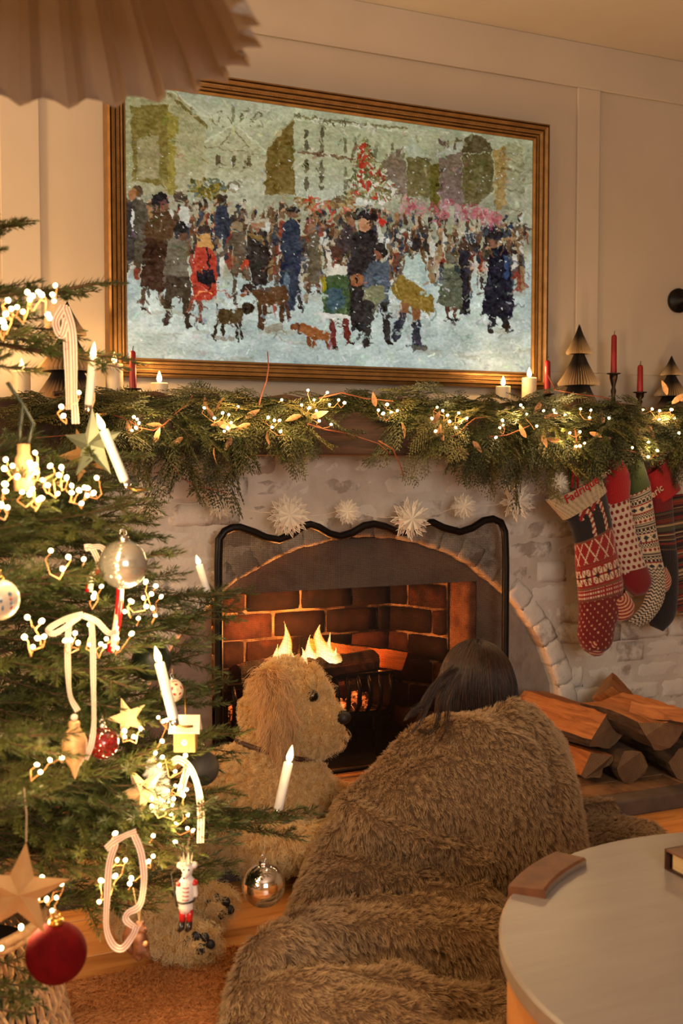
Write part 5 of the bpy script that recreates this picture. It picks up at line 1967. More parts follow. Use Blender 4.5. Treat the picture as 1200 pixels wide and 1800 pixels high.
A_ = [(5, 565), (10, 552), (20, 543), (30, 540), (52, 527), (57, 520), (68, 513), (73, 518), (97, 502), (92, 518), (95, 529), (84, 553), (87, 559), (14, 528), (8, 575), (40, 548), (48, 514)]
B_ = [(10, 808), (8, 824), (22, 819), (52, 813), (54, 820), (63, 817), (64, 830), (62, 796), (88, 819), (108, 822), (103, 835), (117, 840), (83, 853), (75, 844), (126, 854), (126, 866), (10, 863), (39, 865), (57, 860), (52, 868), (67, 879), (72, 876), (148, 857), (139, 862), (154, 858), (153, 871), (164, 867), (170, 840), (143, 885), (13, 892), (2, 888), (30, 838), (101, 868), (9, 851)]
B2 = [(111, 731), (139, 690), (108, 715)]
C_ = [(48, 1085), (73, 1092), (43, 1120), (66, 1122), (77, 1119), (58, 1137), (132, 1113), (114, 1126), (124, 1125), (137, 1130), (158, 1133), (157, 1098), (187, 1123), (177, 1132), (184, 1136), (206, 1123), (206, 1139), (231, 1114)]
C2 = [(219, 1075), (232, 1058), (243, 1087), (252, 1051), (257, 1066), (268, 1069), (273, 1082), (266, 1044), (283, 1049), (274, 1030), (256, 1023), (229, 1056)]
C3 = [(178, 1031), (166, 1043), (164, 1050), (120, 979), (147, 983), (89, 968), (110, 1000)]
D_ = [(247, 1281), (219, 1295), (219, 1285), (235, 1295), (287, 1268), (293, 1266), (278, 1261), (285, 1303), (273, 1324), (285, 1331), (280, 1345), (326, 1328), (308, 1356), (308, 1382), (316, 1383), (328, 1388), (295, 1390)]
D2 = [(65, 1344), (88, 1336), (71, 1357), (109, 1332)]
E_ = [(267, 1404), (267, 1417), (289, 1412), (305, 1404), (303, 1415), (323, 1399), (317, 1382), (300, 1430), (330, 1432), (310, 1447), (339, 1460), (329, 1456), (269, 1469), (308, 1480), (286, 1422), (295, 1408)]
E2 = [(202, 1465), (206, 1512), (220, 1512), (262, 1514), (269, 1505), (231, 1544), (228, 1553), (202, 1540), (178, 1548), (189, 1575), (174, 1585), (256, 1516)]
E3 = [(74, 1542), (108, 1554), (66, 1580), (82, 1581), (99, 1578), (92, 1601), (37, 1630), (2, 1667)]


def tdepth(x, y):
    return PD(x, y, 1.42+0.0015*x+rng.uniform(-.02, .02))


light_string('tree_light_string', 'warm white fairy lights wound through the spruce tree', [A_, B_, B2, C_, C2, C3, D_, D2, E_, E2, E3], tdepth, 0.85, 9)
G = [(241, 737), (244, 744), (239, 752), (232, 757), (235, 733), (359, 717), (391, 726), (402, 729), (418, 715), (406, 743), (394, 758), (400, 753), (377, 735), (471, 734), (482, 739), (491, 739), (493, 758), (478, 751), (495, 703), (530, 712), (543, 717), (552, 703), (556, 722), (579, 711), (575, 690), (541, 686), (561, 740), (582, 746), (595, 703), (605, 708)]
G2 = [(665, 721), (673, 727), (680, 711), (687, 725), (698, 722), (759, 736), (768, 716), (786, 730), (790, 741), (806, 726), (801, 752), (765, 758), (778, 722), (820, 735), (883, 739), (878, 752), (884, 747), (871, 769), (915, 712), (919, 717), (925, 728), (943, 749), (973, 721), (976, 726), (993, 729), (1020, 719), (1038, 721), (1036, 734), (1001, 761), (1019, 759), (1027, 779), (1019, 784), (1012, 785), (955, 722), (1070, 735)]
G3 = [(1130, 720), (1146, 719), (1159, 722), (1158, 738), (1111, 787), (1139, 777), (1155, 792), (1139, 803), (1193, 761), (1185, 735), (1180, 720)]


def gdepth(x, y):
    return PY(x, y, -0.365+rng.uniform(-.012, .012))


light_string('mantel_light_string', 'warm white fairy lights threaded through the mantel garland', [G, G2, G3], gdepth, 1.0, 7, 1.25, 0.0012)
# ================================================================== fur and hair
def fur_mat(name, root, mid, tip, rough=0.7, pale=None):
    t = NT(name)
    hi = t.n('ShaderNodeHairInfo')
    c = t.ramp(hi.outputs['Intercept'], [(0.0, root), (0.45, mid), (1.0, tip)])
    p = t.coord(True)
    v = t.noise(p, 9, 3)
    hs = t.n('ShaderNodeHueSaturation')
    t.l(t.math('ADD', t.math('ADD', t.math('MULTIPLY', v, 0.5), 0.55), t.math('MULTIPLY', hi.outputs['Random'], 0.4)), hs.inputs['Value'])
    t.l(c, hs.inputs['Color'])
    bs = t.bsdf(hs.outputs[0], rough)
    bs.inputs['Specular IOR Level'].default_value = 0.25
    tl = t.n('ShaderNodeBsdfTranslucent')
    t.l(hs.outputs[0], tl.inputs[0])
    mx_ = t.n('ShaderNodeMixShader')
    mx_.inputs[0].default_value = 0.25
    t.l(bs.outputs[0], mx_.inputs[1]); t.l(tl.outputs[0], mx_.inputs[2])
    return t.done(mx_)


def strands(name, P_, rad, m, parent=None, taper=0.35):
    """P_: n x k x 3 world points"""
    n, k, _ = P_.shape
    hc = bpy.data.hair_curves.new(name)
    hc.add_curves([k]*n)
    off = np.array(ploc(parent)) if parent is not None else np.zeros(3)
    hc.position_data.foreach_set('vector', (P_-off).astype(np.float32).ravel())
    rr = rad*(1-(1-taper)*np.linspace(0, 1, k)**1.5)
    a = hc.attributes.get('radius') or hc.attributes.new('radius', 'FLOAT', 'POINT')
    a.data.foreach_set('value', np.tile(rr, n).astype(np.float32))
    hc.materials.append(m)
    o = bpy.data.objects.new(name, hc)
    COL.objects.link(o)
    if parent is not None:
        o.parent = parent
    return o


def sample_surface(V, T, n, r, weight=None):
    a, b, c = V[T[:, 0]], V[T[:, 1]], V[T[:, 2]]
    cr = np.cross(b-a, c-a)
    ar = np.linalg.norm(cr, axis=1)/2
    w_ = ar if weight is None else ar*weight((a+b+c)/3, cr/(2*ar[:, None]+1e-12))
    idx = r.choice(len(T), n, p=w_/w_.sum())
    u, v = r.random(n), r.random(n)
    f = u+v > 1
    u[f], v[f] = 1-u[f], 1-v[f]
    pts = a[idx]+(b-a)[idx]*u[:, None]+(c-a)[idx]*v[:, None]
    nr = cr[idx]/(2*ar[idx][:, None]+1e-12)
    return pts, nr


def nearest(pts, cent):
    from mathutils.kdtree import KDTree
    kd = KDTree(len(cent))
    for i, q in enumerate(cent.tolist()):
        kd.insert(q, i)
    kd.balance()
    fnd = kd.find
    return np.fromiter((fnd(q)[1] for q in pts.tolist()), int, len(pts))


def nearest_slow(pts, cent, chunk=4000):
    out = np.empty(len(pts), int)
    c2 = (cent**2).sum(1)
    for i in range(0, len(pts), chunk):
        out[i:i+chunk] = np.argmin(c2[None]-2*pts[i:i+chunk] @ cent.T, axis=1)
    return out


def grow(pts, nr, L, comb, lift, r, k=5, nclump=1500, clump=0.5, curl=0.0, freq=1.0, jitter=0.25, grav=0.0):
    """strand points. comb: n x 3 lying direction; lift: share of the normal; L: n lengths"""
    n = len(pts)
    ci = r.choice(n, min(nclump, n), replace=False)
    cl = nearest(pts, pts[ci])
    comb = comb-(comb*nr).sum(1)[:, None]*nr
    comb /= np.linalg.norm(comb, axis=1)[:, None]+1e-9
    cj = r.normal(0, 1, (len(ci), 3))
    d = comb*(1-lift)+nr*lift+cj[cl]*jitter*0.8+r.normal(0, 1, (n, 3))*jitter*0.4
    # never into the surface
    dn = (d*nr).sum(1)
    d += nr*np.maximum(0, 0.12-dn)[:, None]
    d /= np.linalg.norm(d, axis=1)[:, None]
    u = np.cross(d, nr); u /= np.linalg.norm(u, axis=1)[:, None]+1e-9
    v = np.cross(d, u)
    ph = (r.random(len(ci))*2*PI)[cl]+r.normal(0, 0.4, n)
    fq = (freq*(0.8+0.4*r.random(len(ci))))[cl]
    out = np.empty((n, k, 3))
    cpt = pts[ci][cl]
    for j in range(k):
        t = j/(k-1)
        p = pts+d*(L*t)[:, None]
        p += (u*np.cos(ph+2*PI*fq*t)[:, None]+v*np.sin(ph+2*PI*fq*t)[:, None])*(curl*L*min(1, t*1.6))[:, None]
        p -= (u*np.cos(ph)[:, None]+v*np.sin(ph)[:, None])*(curl*L*0)[:, None]
        p += ((cpt-pts)*clump*t**1.3)
        p[:, 2] -= grav*L*t*t
        out[:, j] = p
    return out


def blobs(name, items, voxel, m, parent, smooth_it=6, sub=0):
    """one continuous skin over a set of tapered capsules (p0, r0, p1, r1) and ellipsoids"""
    mb = MB()
    for it in items:
        if len(it) == 4:
            p0, r0, p1, r1 = it
            p0, p1 = np.array(p0, float), np.array(p1, float)
            L = np.linalg.norm(p1-p0)
            n = max(2, int(L/(0.35*min(r0, r1)))+1)
            for i in range(n):
                t = i/(n-1)
                mb.sphere(p0*(1-t)+p1*t, r0*(1-t)+r1*t, 16, 10)
        elif len(it) == 2:
            mb.sphere(it[0], it[1], 18, 12)
        else:
            c, r, axes = it
            k0 = len(mb.v)
            mb.sphere((0, 0, 0), 1.0, 18, 12)
            for q in range(k0, len(mb.v)):
                x, y, z = mb.v[q]
                mb.v[q] = tuple(np.array(c)+axes[0]*x*r[0]+axes[1]*y*r[1]+axes[2]*z*r[2])
    tmp = mb.build('tmp_blob', None, None)
    md = tmp.modifiers.new('r', 'REMESH')
    md.mode = 'VOXEL'
    md.voxel_size = voxel
    ms = tmp.modifiers.new('s', 'SMOOTH')
    ms.iterations = smooth_it
    ms.factor = 0.5
    bpy.context.view_layer.update()
    ev = tmp.evaluated_get(bpy.context.evaluated_depsgraph_get())
    me = bpy.data.meshes.new_from_object(ev)
    me.name = name
    bpy.data.objects.remove(tmp)
    V = np.empty(len(me.vertices)*3); me.vertices.foreach_get('co', V); V = V.reshape(-1, 3)
    me.calc_loop_triangles()
    T = np.empty(len(me.loop_triangles)*3, np.int32); me.loop_triangles.foreach_get('vertices', T); T = T.reshape(-1, 3)
    off = np.array(ploc(parent)) if parent is not None else np.zeros(3)
    me.vertices.foreach_set('co', (V-off).astype(np.float32).ravel())
    me.update()
    me.materials.clear()
    o = link(name, me, m, parent, True)
    return o, V, T


# ================================================================== the person wrapped by the fire
M['skin'] = mat('skin', srgb(205, 158, 128), srgb(192, 142, 112), 12, 0.55)
HC = PY(834, 1204, -0.765)
per = thing('person', 'person with long dark brown hair crouching by the fire wrapped in a fur blanket', 'person', (0.0, -0.86, 0.0))
face = np.array([-0.62, 0.74, -0.26]); face /= np.linalg.norm(face)
hs_ = np.cross(face, (0, 0, 1.0)); hs_ /= np.linalg.norm(hs_)
hu = np.cross(hs_, face)
ax = (hs_, face, hu)
body = [(HC, (0.076, 0.094, 0.104), ax), (HC+face*0.035-hu*0.05, (0.052, 0.06, 0.062), ax), (HC+face*0.098-hu*0.03, 0.016), (HC+face*0.093-hu*0.012, 0.012), (HC+face*0.086-hu*0.068, 0.018),
        (HC+hs_*0.078-hu*0.015, 0.018), (HC-hs_*0.078-hu*0.015, 0.018),
        (HC-hu*0.05-face*0.02, 0.052, (0.04, -0.83, 0.33), 0.058),
        ((0.04, -0.85, 0.29), 0.085, (0.0, -0.93, 0.17), 0.115), ((-0.10, -0.83, 0.29), 0.06, (0.17, -0.87, 0.29), 0.06), ((0.0, -0.95, 0.14), 0.12, (-0.02, -0.97, 0.12), 0.12),
        ((-0.11, -0.83, 0.28), 0.05, (-0.20, -0.76, 0.14), 0.042), ((-0.20, -0.76, 0.14), 0.042, (-0.12, -0.70, 0.08), 0.03), ((0.17, -0.86, 0.28), 0.05, (0.20, -0.79, 0.14), 0.04), ((0.20, -0.79, 0.14), 0.04, (0.08, -0.72, 0.09), 0.03),
        ((-0.08, -0.96, 0.10), 0.085, (-0.14, -0.80, 0.10), 0.06), ((0.08, -0.96, 0.10), 0.085, (0.12, -0.80, 0.09), 0.06), ((-0.14, -0.80, 0.08), 0.05, (-0.12, -1.02, 0.06), 0.04), ((0.12, -0.80, 0.08), 0.05, (0.10, -1.02, 0.06), 0.04)]
blobs('body', body, 0.010, M['skin'], per, 4)
M['eyew'] = mat('eye', srgb(230, 226, 220), rough=0.2)
for s in (1, -1):
    MB().sphere(HC+face*0.083+hs_*0.032*s+hu*0.0, 0.012, 12, 8).build('eye', M['eyew'], per, smooth=True)
hm = NT('dark_brown_hair')
hi = hm.n('ShaderNodeHairInfo')
c = hm.ramp(hi.outputs['Random'], [(0.0, srgb(22, 14, 11)), (0.6, srgb(38, 24, 17)), (1.0, srgb(78, 46, 29))])
M['hair'] = hm.done(hm.bsdf(c, 0.42))
# scalp cap keeps the hair opaque
cap = [(HC-face*0.012+hu*0.012, (0.084, 0.098, 0.108), ax), (HC-face*0.03-hu*0.05, (0.078, 0.07, 0.085), ax), (HC-face*0.03-hu*0.09, (0.085, 0.06, 0.07), ax)]
blobs('hair_cap', cap, 0.009, mat('scalp_hair', srgb(22, 14, 11), srgb(30, 20, 15), 60, 0.5, bump=0.5, bscale=200), per, 3)
r = np.random.default_rng(3)
ns = 5200
dv = r.normal(0, 1, (ns*3, 3)); dv /= np.linalg.norm(dv, axis=1)[:, None]
f_ = dv @ face; u_ = dv @ hu
dv = dv[(f_ < 0.45) & (u_ > -0.75)][:ns]
ns = len(dv)
B0 = HC-face*0.012+hu*0.012+(dv @ hs_)[:, None]*hs_*0.086+(dv @ face)[:, None]*face*0.100+(dv @ hu)[:, None]*hu*0.110
KH = 14
PH = np.empty((ns, KH, 3))
# hair sweeps from the crown over the head towards the viewer's left and down
leftv = -RGT
side = (dv @ leftv)
flow = leftv*0.30+np.array([0, 0, -0.9])+FWD*(-0.2)
nrm = dv.copy()
cur = B0.copy()
stepL = (0.0125+0.001*np.clip(side*1.5+0.5, 0, 1))*(0.8+0.4*r.random(ns))
ph = r.random(ns)*2*PI
cc = HC-face*0.012+hu*0.012
for j in range(KH):
    PH[:, j] = cur
    rel = cur-cc
    lc = np.stack([rel @ hs_/0.088, rel @ face/0.102, rel @ hu/0.112], 1)
    q = np.linalg.norm(lc, axis=1)
    nn = (lc[:, :1]*hs_/0.088+lc[:, 1:2]*face/0.102+lc[:, 2:3]*hu/0.112)
    nn /= np.linalg.norm(nn, axis=1)[:, None]
    sm = np.clip(side*1.5+0.5, 0, 1)[:, None]
    fl = flow*sm+np.array([0.0, -0.3, -0.9])*(1-sm)
    d = fl-(fl*nn).sum(1)[:, None]*nn*np.clip(1.6-q, 0, 1)[:, None]
    d /= np.linalg.norm(d, axis=1)[:, None]
    d[:, 2] -= 0.05*j*(q > 1.05)
    wav = np.stack([np.cos(ph+j*0.5), np.sin(ph+j*0.45), np.zeros(ns)], 1)*0.16*(j/KH)
    cur = cur+(d+wav)*stepL[:, None]
    rel = cur-cc
    lc = np.stack([rel @ hs_/0.088, rel @ face/0.102, rel @ hu/0.112], 1)
    q = np.linalg.norm(lc, axis=1)
    push = np.where(q < 1.0, 1/np.maximum(q, 0.2), 1.0)
    cur = cc+rel*push[:, None]
strands('hair', PH, 0.0006, M['hair'], per)
# ================================================================== fur blanket
M['blanket_base'] = mat('blanket_backing', srgb(118, 91, 64), srgb(100, 76, 53), 10, 0.95)
M['blanket_fur'] = fur_mat('faux_fur', srgb(98, 74, 51), srgb(168, 134, 97), srgb(224, 196, 154))
sil = [(548, 1475), (560, 1462), (600, 1402), (650, 1348), (700, 1302), (750, 1268), (790, 1246), (850, 1232), (900, 1228), (950, 1250), (985, 1288), (1003, 1330), (1010, 1400), (1011, 1455)]
sp_ = np.array([PY(x, y, -0.88) for x, y in sil])
XS, ZS = sp_[:, 0], sp_[:, 2]
XS = np.concatenate([[XS[0]-0.02], XS, [XS[-1]+0.012]]); ZS = np.concatenate([[0.0], ZS, [0.0]])-0.016
gxs = np.arange(-1.02, 0.72, 0.009)
gys = np.arange(-1.78, -0.60, 0.009)
GX, GY = np.meshgrid(gxs, gys)
ztop = np.maximum(0, np.interp(GX-0.60*(GY+0.88), XS, ZS, left=0, right=0))
dy = GY+0.88
wy_ = np.where(dy > 0, 0.24, 0.30)
hm_ = ztop*np.sqrt(np.clip(1-(dy/wy_)**2, 0, 1))**0.8


def polyline_dist(pts):
    best = np.full(GX.shape, 9.0)
    tbest = np.zeros(GX.shape)
    n = len(pts)-1
    for i in range(n):
        a, b = np.array(pts[i])[:2], np.array(pts[i+1])[:2]
        d = b-a
        t = np.clip(((GX-a[0])*d[0]+(GY-a[1])*d[1])/(d @ d), 0, 1)
        q = np.hypot(GX-a[0]-t*d[0], GY-a[1]-t*d[1])
        m_ = q < best
        best[m_] = q[m_]
        tbest[m_] = ((i+t)/n)[m_]
    return best, tbest


# spread part: outline on the floor
out_px = [(560, 1470), (545, 1535), (556, 1572), (505, 1625), (440, 1690), (402, 1750), (395, 1830), (400, 1900), (700, 1930), (1000, 1900), (1100, 1700), (1150, 1560), (1160, 1462), (1060, 1440), (1010, 1440), (800, 1420)]
oq = np.array([PZ(x, y, 0.0)[:2] for x, y in out_px])
ins = np.zeros(GX.shape, bool)
j = len(oq)-1
for i in range(len(oq)):
    ins ^= ((oq[i, 1] > GY) != (oq[j, 1] > GY)) & (GX < (oq[j, 0]-oq[i, 0])*(GY-oq[i, 1])/(oq[j, 1]-oq[i, 1]+1e-12)+oq[i, 0])
    j = i
de, _ = polyline_dist(list(oq)+[oq[0]])
edge = np.where(ins, np.clip(de/0.05, 0, 1), 0)
edge = np.sqrt(np.clip(1-(1-edge)**2, 0, 1))
hs2 = 0.035*edge
ridges = [([(575, 1590), (640, 1560), (720, 1548), (800, 1540), (900, 1520)], 0.055, 0.065, 0.06),
          ([(430, 1715), (500, 1668), (580, 1640), (680, 1628), (780, 1640), (900, 1650), (1000, 1650)], 0.085, 0.075, 0.09),
          ([(415, 1770), (500, 1745), (600, 1740), (700, 1735), (780, 1755)], 0.045, 0.06, 0.05),
          ([(700, 1590), (800, 1600), (900, 1590)], 0.05, 0.06, 0.06),
          ([(440, 1830), (560, 1800), (700, 1810), (820, 1840)], 0.05, 0.07, 0.05),
          ([(560, 1540), (620, 1580), (700, 1600)], 0.03, 0.05, 0.04)]
for pts, h, w_, zr_ in ridges:
    d, t = polyline_dist([PZ(x, y, zr_)[:2] for x, y in pts])
    hs2 = hs2+1.45*h*np.exp(-(d/w_)**2)*np.clip(np.sin(PI*np.clip(t, 0.08, 0.92))*1.6, 0, 1)*edge
H = np.maximum(hm_, hs2)
k_ = 0.03
H = np.where(np.abs(hm_-hs2) < k_, H+(k_-np.abs(hm_-hs2))**2/(4*k_), H)*np.where((hm_ > 0.001) | (edge > 0), 1, 0)
H = H+(0.010*np.sin(GX*23+GY*9)+0.008*np.sin(GY*31-GX*14))*np.clip(H/0.12, 0, 1)
for q in range(3):
    Hp = np.pad(H, 1, mode='edge')
    H = (Hp[1:-1, 1:-1]*2+Hp[:-2, 1:-1]+Hp[2:, 1:-1]+Hp[1:-1, :-2]+Hp[1:-1, 2:])/6
# do not sink into the hearth
H = np.where((GY > -0.775) & (H > 0.004), np.maximum(H, 0.062), H)
keep = H > 0.006
bl_ = thing('fur_blanket', 'beige fur blanket wrapped round the person and trailing over the floor', 'blanket', (-0.1, -1.0, 0.0))
idx = -np.ones(GX.shape, int)
fc = keep[:-1, :-1] | keep[1:, :-1] | keep[:-1, 1:] | keep[1:, 1:]
vm = np.zeros(GX.shape, bool)
vm[:-1, :-1] |= fc; vm[1:, :-1] |= fc; vm[:-1, 1:] |= fc; vm[1:, 1:] |= fc
idx[vm] = np.arange(vm.sum())
V = np.stack([GX[vm], GY[vm], np.maximum(H[vm], 0.004)], -1)


def hit(x, y):
    """where the sight line through a pixel meets the blanket"""
    d = ray(x, y)
    for s_ in np.arange(1.6, 3.4, 0.004):
        p_ = CAM+d*s_
        i_, j_ = int(round((p_[1]+1.78)/0.009)), int(round((p_[0]+1.02)/0.009))
        h_ = H[i_, j_] if 0 <= i_ < H.shape[0] and 0 <= j_ < H.shape[1] else 0
        if p_[2] <= h_ or p_[2] <= 0: return p_
    return p_


gy_, gx_ = np.gradient(H, 0.009)
N0 = np.stack([-gx_[vm], -gy_[vm], np.ones(vm.sum())], -1)
N0 /= np.linalg.norm(N0, axis=1)[:, None]
fade = np.clip(V[:, 2]/0.03, 0, 1)
folds = [([(590, 1398), (625, 1432), (670, 1458), (730, 1480), (800, 1500), (870, 1515)], 0.042, 0.026), ([(640, 1405), (690, 1435), (760, 1462), (840, 1480)], -0.022, 0.028), ([(570, 1490), (640, 1492), (720, 1512), (800, 1528)], -0.030, 0.025),
         ([(556, 1560), (640, 1556), (720, 1548), (800, 1540), (880, 1530)], 0.030, 0.030), ([(600, 1590), (690, 1585), (790, 1580), (880, 1572)], -0.022, 0.028),
         ([(425, 1718), (490, 1672), (570, 1642), (660, 1632), (760, 1645), (880, 1655)], 0.045, 0.040), ([(480, 1715), (560, 1698), (660, 1690), (770, 1700), (890, 1715)], -0.040, 0.030),
         ([(410, 1775), (500, 1742), (600, 1732), (700, 1735), (790, 1760)], 0.030, 0.036), ([(700, 1790), (800, 1775), (880, 1780)], -0.03, 0.03), ([(930, 1290), (958, 1330), (968, 1390), (965, 1440)], -0.016, 0.02), ([(820, 1275), (900, 1300), (960, 1325)], 0.012, 0.018), ([(700, 1330), (780, 1322), (860, 1335)], -0.010, 0.02)]
disp = np.zeros(len(V))
for pts_, h_, w_ in folds:
    q_ = np.array([hit(x, y) for x, y in pts_])
    best = np.full(len(V), 9.0)
    tb2 = np.zeros(len(V))
    for i in range(len(q_)-1):
        a_, d_ = q_[i], q_[i+1]-q_[i]
        t_ = np.clip(((V-a_) @ d_)/(d_ @ d_), 0, 1)
        e_ = np.linalg.norm(V-a_-t_[:, None]*d_, axis=1)
        m_ = e_ < best
        best[m_] = e_[m_]
        tb2[m_] = ((i+t_)/(len(q_)-1))[m_]
    disp += h_*np.exp(-(best/w_)**2)*np.clip(np.minimum(tb2, 1-tb2)*6+0.25, 0, 1)
V = V+N0*(disp*fade)[:, None]
V[:, 2] = np.maximum(V[:, 2], np.where((V[:, 1] > -0.775), 0.056, 0.004))
Fq = np.stack([idx[:-1, :-1][fc], idx[:-1, 1:][fc], idx[1:, 1:][fc], idx[1:, :-1][fc]], -1)
mesh_np('blanket', V, Fq, M['blanket_base'], bl_, True)
T = np.concatenate([Fq[:, [0, 1, 2]], Fq[:, [0, 2, 3]]])
r = np.random.default_rng(8)
pts, nr = sample_surface(V, T, 230000, r)
vis = ((pts-CAM)*nr).sum(1) < 0.25
pts, nr = pts[vis], nr[vis]
n = len(pts)
comb = np.stack([0.35+0.5*np.sin(pts[:, 1]*7), -0.6+0.4*np.sin(pts[:, 0]*9+1), -0.9*np.ones(n)], -1)
L = 0.0165*(0.7+0.6*r.random(n))
strands('fur', grow(pts, nr, L, comb, 0.42, r, 5, 9000, 0.30, 0.08, 0.6, 0.20, 0.10), 0.00040, M['blanket_fur'], bl_)['kind'] = 'stuff'

rl = np.random.default_rng(77)
# loose wavy locks hanging over the blanket
locks = [[(795, 1170), (770, 1195), (757, 1225), (748, 1250), (735, 1275), (722, 1288)], [(800, 1180), (780, 1210), (772, 1240), (768, 1270), (760, 1292), (735, 1285)], [(810, 1185), (790, 1220), (786, 1255), (784, 1285), (772, 1302)], [(795, 1190), (765, 1220), (745, 1240), (725, 1245), (712, 1265)], [(805, 1175), (775, 1190), (752, 1215), (735, 1250), (715, 1262)]]
PL = []
for L_ in locks:
    c0 = np.array([(lambda q: q-ray(x, y)*0.03 if q[1] < -0.86 else PY(x, y, -0.93))(hit(x, y)) for x, y in L_])
    tt = np.linspace(0, len(c0)-1, 14)
    c1 = np.stack([np.interp(tt, range(len(c0)), c0[:, k]) for k in range(3)], -1)
    for q in range(3):
        c1[1:-1] = (c1[:-2]+2*c1[1:-1]+c1[2:])/4
    for q in range(26):
        o_ = rl.normal(0, 1, 3)*0.0028
        PL.append(c1+o_*(0.4+np.sin(np.linspace(0.3, 2.7, 14)))[:, None]+rl.normal(0, 0.0008, (14, 3)))
strands('loose_locks', np.array(PL), 0.0006, M['hair'], per)

# ================================================================== the dog
dog = thing('dog', 'curly apricot dog lying by the fire with its head turned to the right', 'dog', PZ(420, 1500, 0.0))
M['dogskin'] = mat('dog_skin', srgb(240, 196, 130), srgb(230, 182, 114), 14, 0.9)
M['dogfur'] = fur_mat('curly_dog_fur', srgb(228, 170, 96), srgb(248, 206, 136), srgb(254, 232, 184))
M['earfur'] = fur_mat('wavy_ear_fur', srgb(184, 130, 78), srgb(226, 176, 116), srgb(246, 208, 156))
M['blackpad'] = mat('black_leather', srgb(24, 20, 19), srgb(36, 30, 28), 60, 0.5, bump=0.3, bscale=200)


def G_(x, y, d):
    return PD(x, y, d)


def rpx(r_, d):
    return r_*d/F_PX


DH = 2.86


def cp(x0, y0, d0, r0, x1, y1, d1, r1):
    return (G_(x0, y0, d0), rpx(r0, d0), G_(x1, y1, d1), rpx(r1, d1))


dbl = [cp(512, 1222, DH, 50, 506, 1240, DH, 52), cp(530, 1200, DH, 34, 500, 1195, DH, 36), cp(545, 1243, DH, 40, 588, 1264, DH-0.01, 20), cp(545, 1285, DH, 38, 582, 1290, DH-0.01, 20), cp(470, 1250, DH+0.02, 46, 500, 1270, DH, 48),
       cp(492, 1290, DH, 50, 478, 1345, DH-0.01, 72), cp(478, 1350, DH-0.01, 74, 520, 1400, DH-0.02, 66), cp(470, 1390, DH-0.02, 88, 380, 1420, DH-0.06, 92), cp(380, 1420, DH-0.06, 92, 290, 1455, DH-0.16, 88), cp(290, 1455, DH-0.16, 88, 225, 1495, DH-0.32, 84),
       cp(470, 1440, 2.78, 48, 445, 1487, 2.70, 40), cp(445, 1487, 2.70, 40, 540, 1490, 2.68, 31), cp(540, 1490, 2.68, 31, 572, 1484, 2.69, 26), cp(545, 1400, 2.92, 44, 590, 1408, 2.96, 27), cp(590, 1408, 2.96, 26, 640, 1412, 3.0, 20),
       cp(235, 1520, 2.50, 72, 270, 1575, 2.44, 40), cp(270, 1565, 2.46, 38, 325, 1572, 2.45, 24), cp(325, 1572, 2.45, 24, 382, 1594, 2.44, 27), cp(235, 1545, 2.42, 62, 262, 1610, 2.30, 40), cp(262, 1610, 2.30, 38, 310, 1648, 2.28, 25), cp(310, 1648, 2.28, 25, 350, 1658, 2.27, 26)]
_, DV, DT = blobs('body', dbl, 0.011, M['dogskin'], dog, 5)
r = np.random.default_rng(21)
pts, nr = sample_surface(DV, DT, 120000, r)
toC = CAM-pts
vis = (toC*nr).sum(1)/np.linalg.norm(toC, axis=1) > -0.35
pts, nr = pts[vis], nr[vis]
dd_ = (pts-CAM) @ FWD
ppx = 600+F_PX*((pts-CAM) @ RGT)/dd_
ppy = 900-F_PX*((pts-CAM) @ UPV)/dd_
# bare nose, eye and pads
bare = (np.hypot(ppx-602, ppy-1262) < 9) | (np.hypot(ppx-550, ppy-1222) < 8)
sole = ((np.hypot(ppx-385, ppy-1597) < 22) & (dd_ < 2.445)) | ((np.hypot(ppx-350, ppy-1661) < 21) & (dd_ < 2.275))
pts, nr, ppx, ppy, dd_, sole = [q[~bare] for q in (pts, nr, ppx, ppy, dd_, sole)]
n = len(pts)
head = (ppy < 1320) & (ppx > 420)
muz = head & (ppx > 540)
legs_ = (ppy > 1455)
down = np.array([0, 0, -1.0])
comb = np.tile(down, (n, 1))+RGT*(-0.25)
comb[muz] = down*0.9+RGT*(-0.15)
comb[head & ~muz] = np.array([0, 0, -0.6])-RGT*0.5
comb[legs_] = RGT*0.9+down*0.5
L = np.where(head, 0.017, 0.021)
L = np.where(muz, 0.014, L)
L = np.where(head & (ppy < 1215) & (ppx < 560), 0.024, L)
L = np.where(legs_, 0.028, L)*(0.75+0.5*r.random(n))
brow = head & (ppy > 1188) & (ppy < 1216) & (ppx > 528) & (ppx < 580)
L = np.where(brow, 0.030*(0.7+0.6*r.random(n)), L)
comb[brow] = down*0.8+RGT*0.35-FWD*0.2
L = np.where(sole, 0.008, L)
beard = head & (ppy > 1278) & (ppx > 530)
L = np.where(beard, 0.026*(0.7+0.6*r.random(n)), L)
S_ = grow(pts, nr, L, comb, 0.48, r, 9, 5200, 0.40, 0.22, 1.3, 0.26, 0.12)
strands('fur', S_, 0.00045, M['dogfur'], dog)['kind'] = 'stuff'
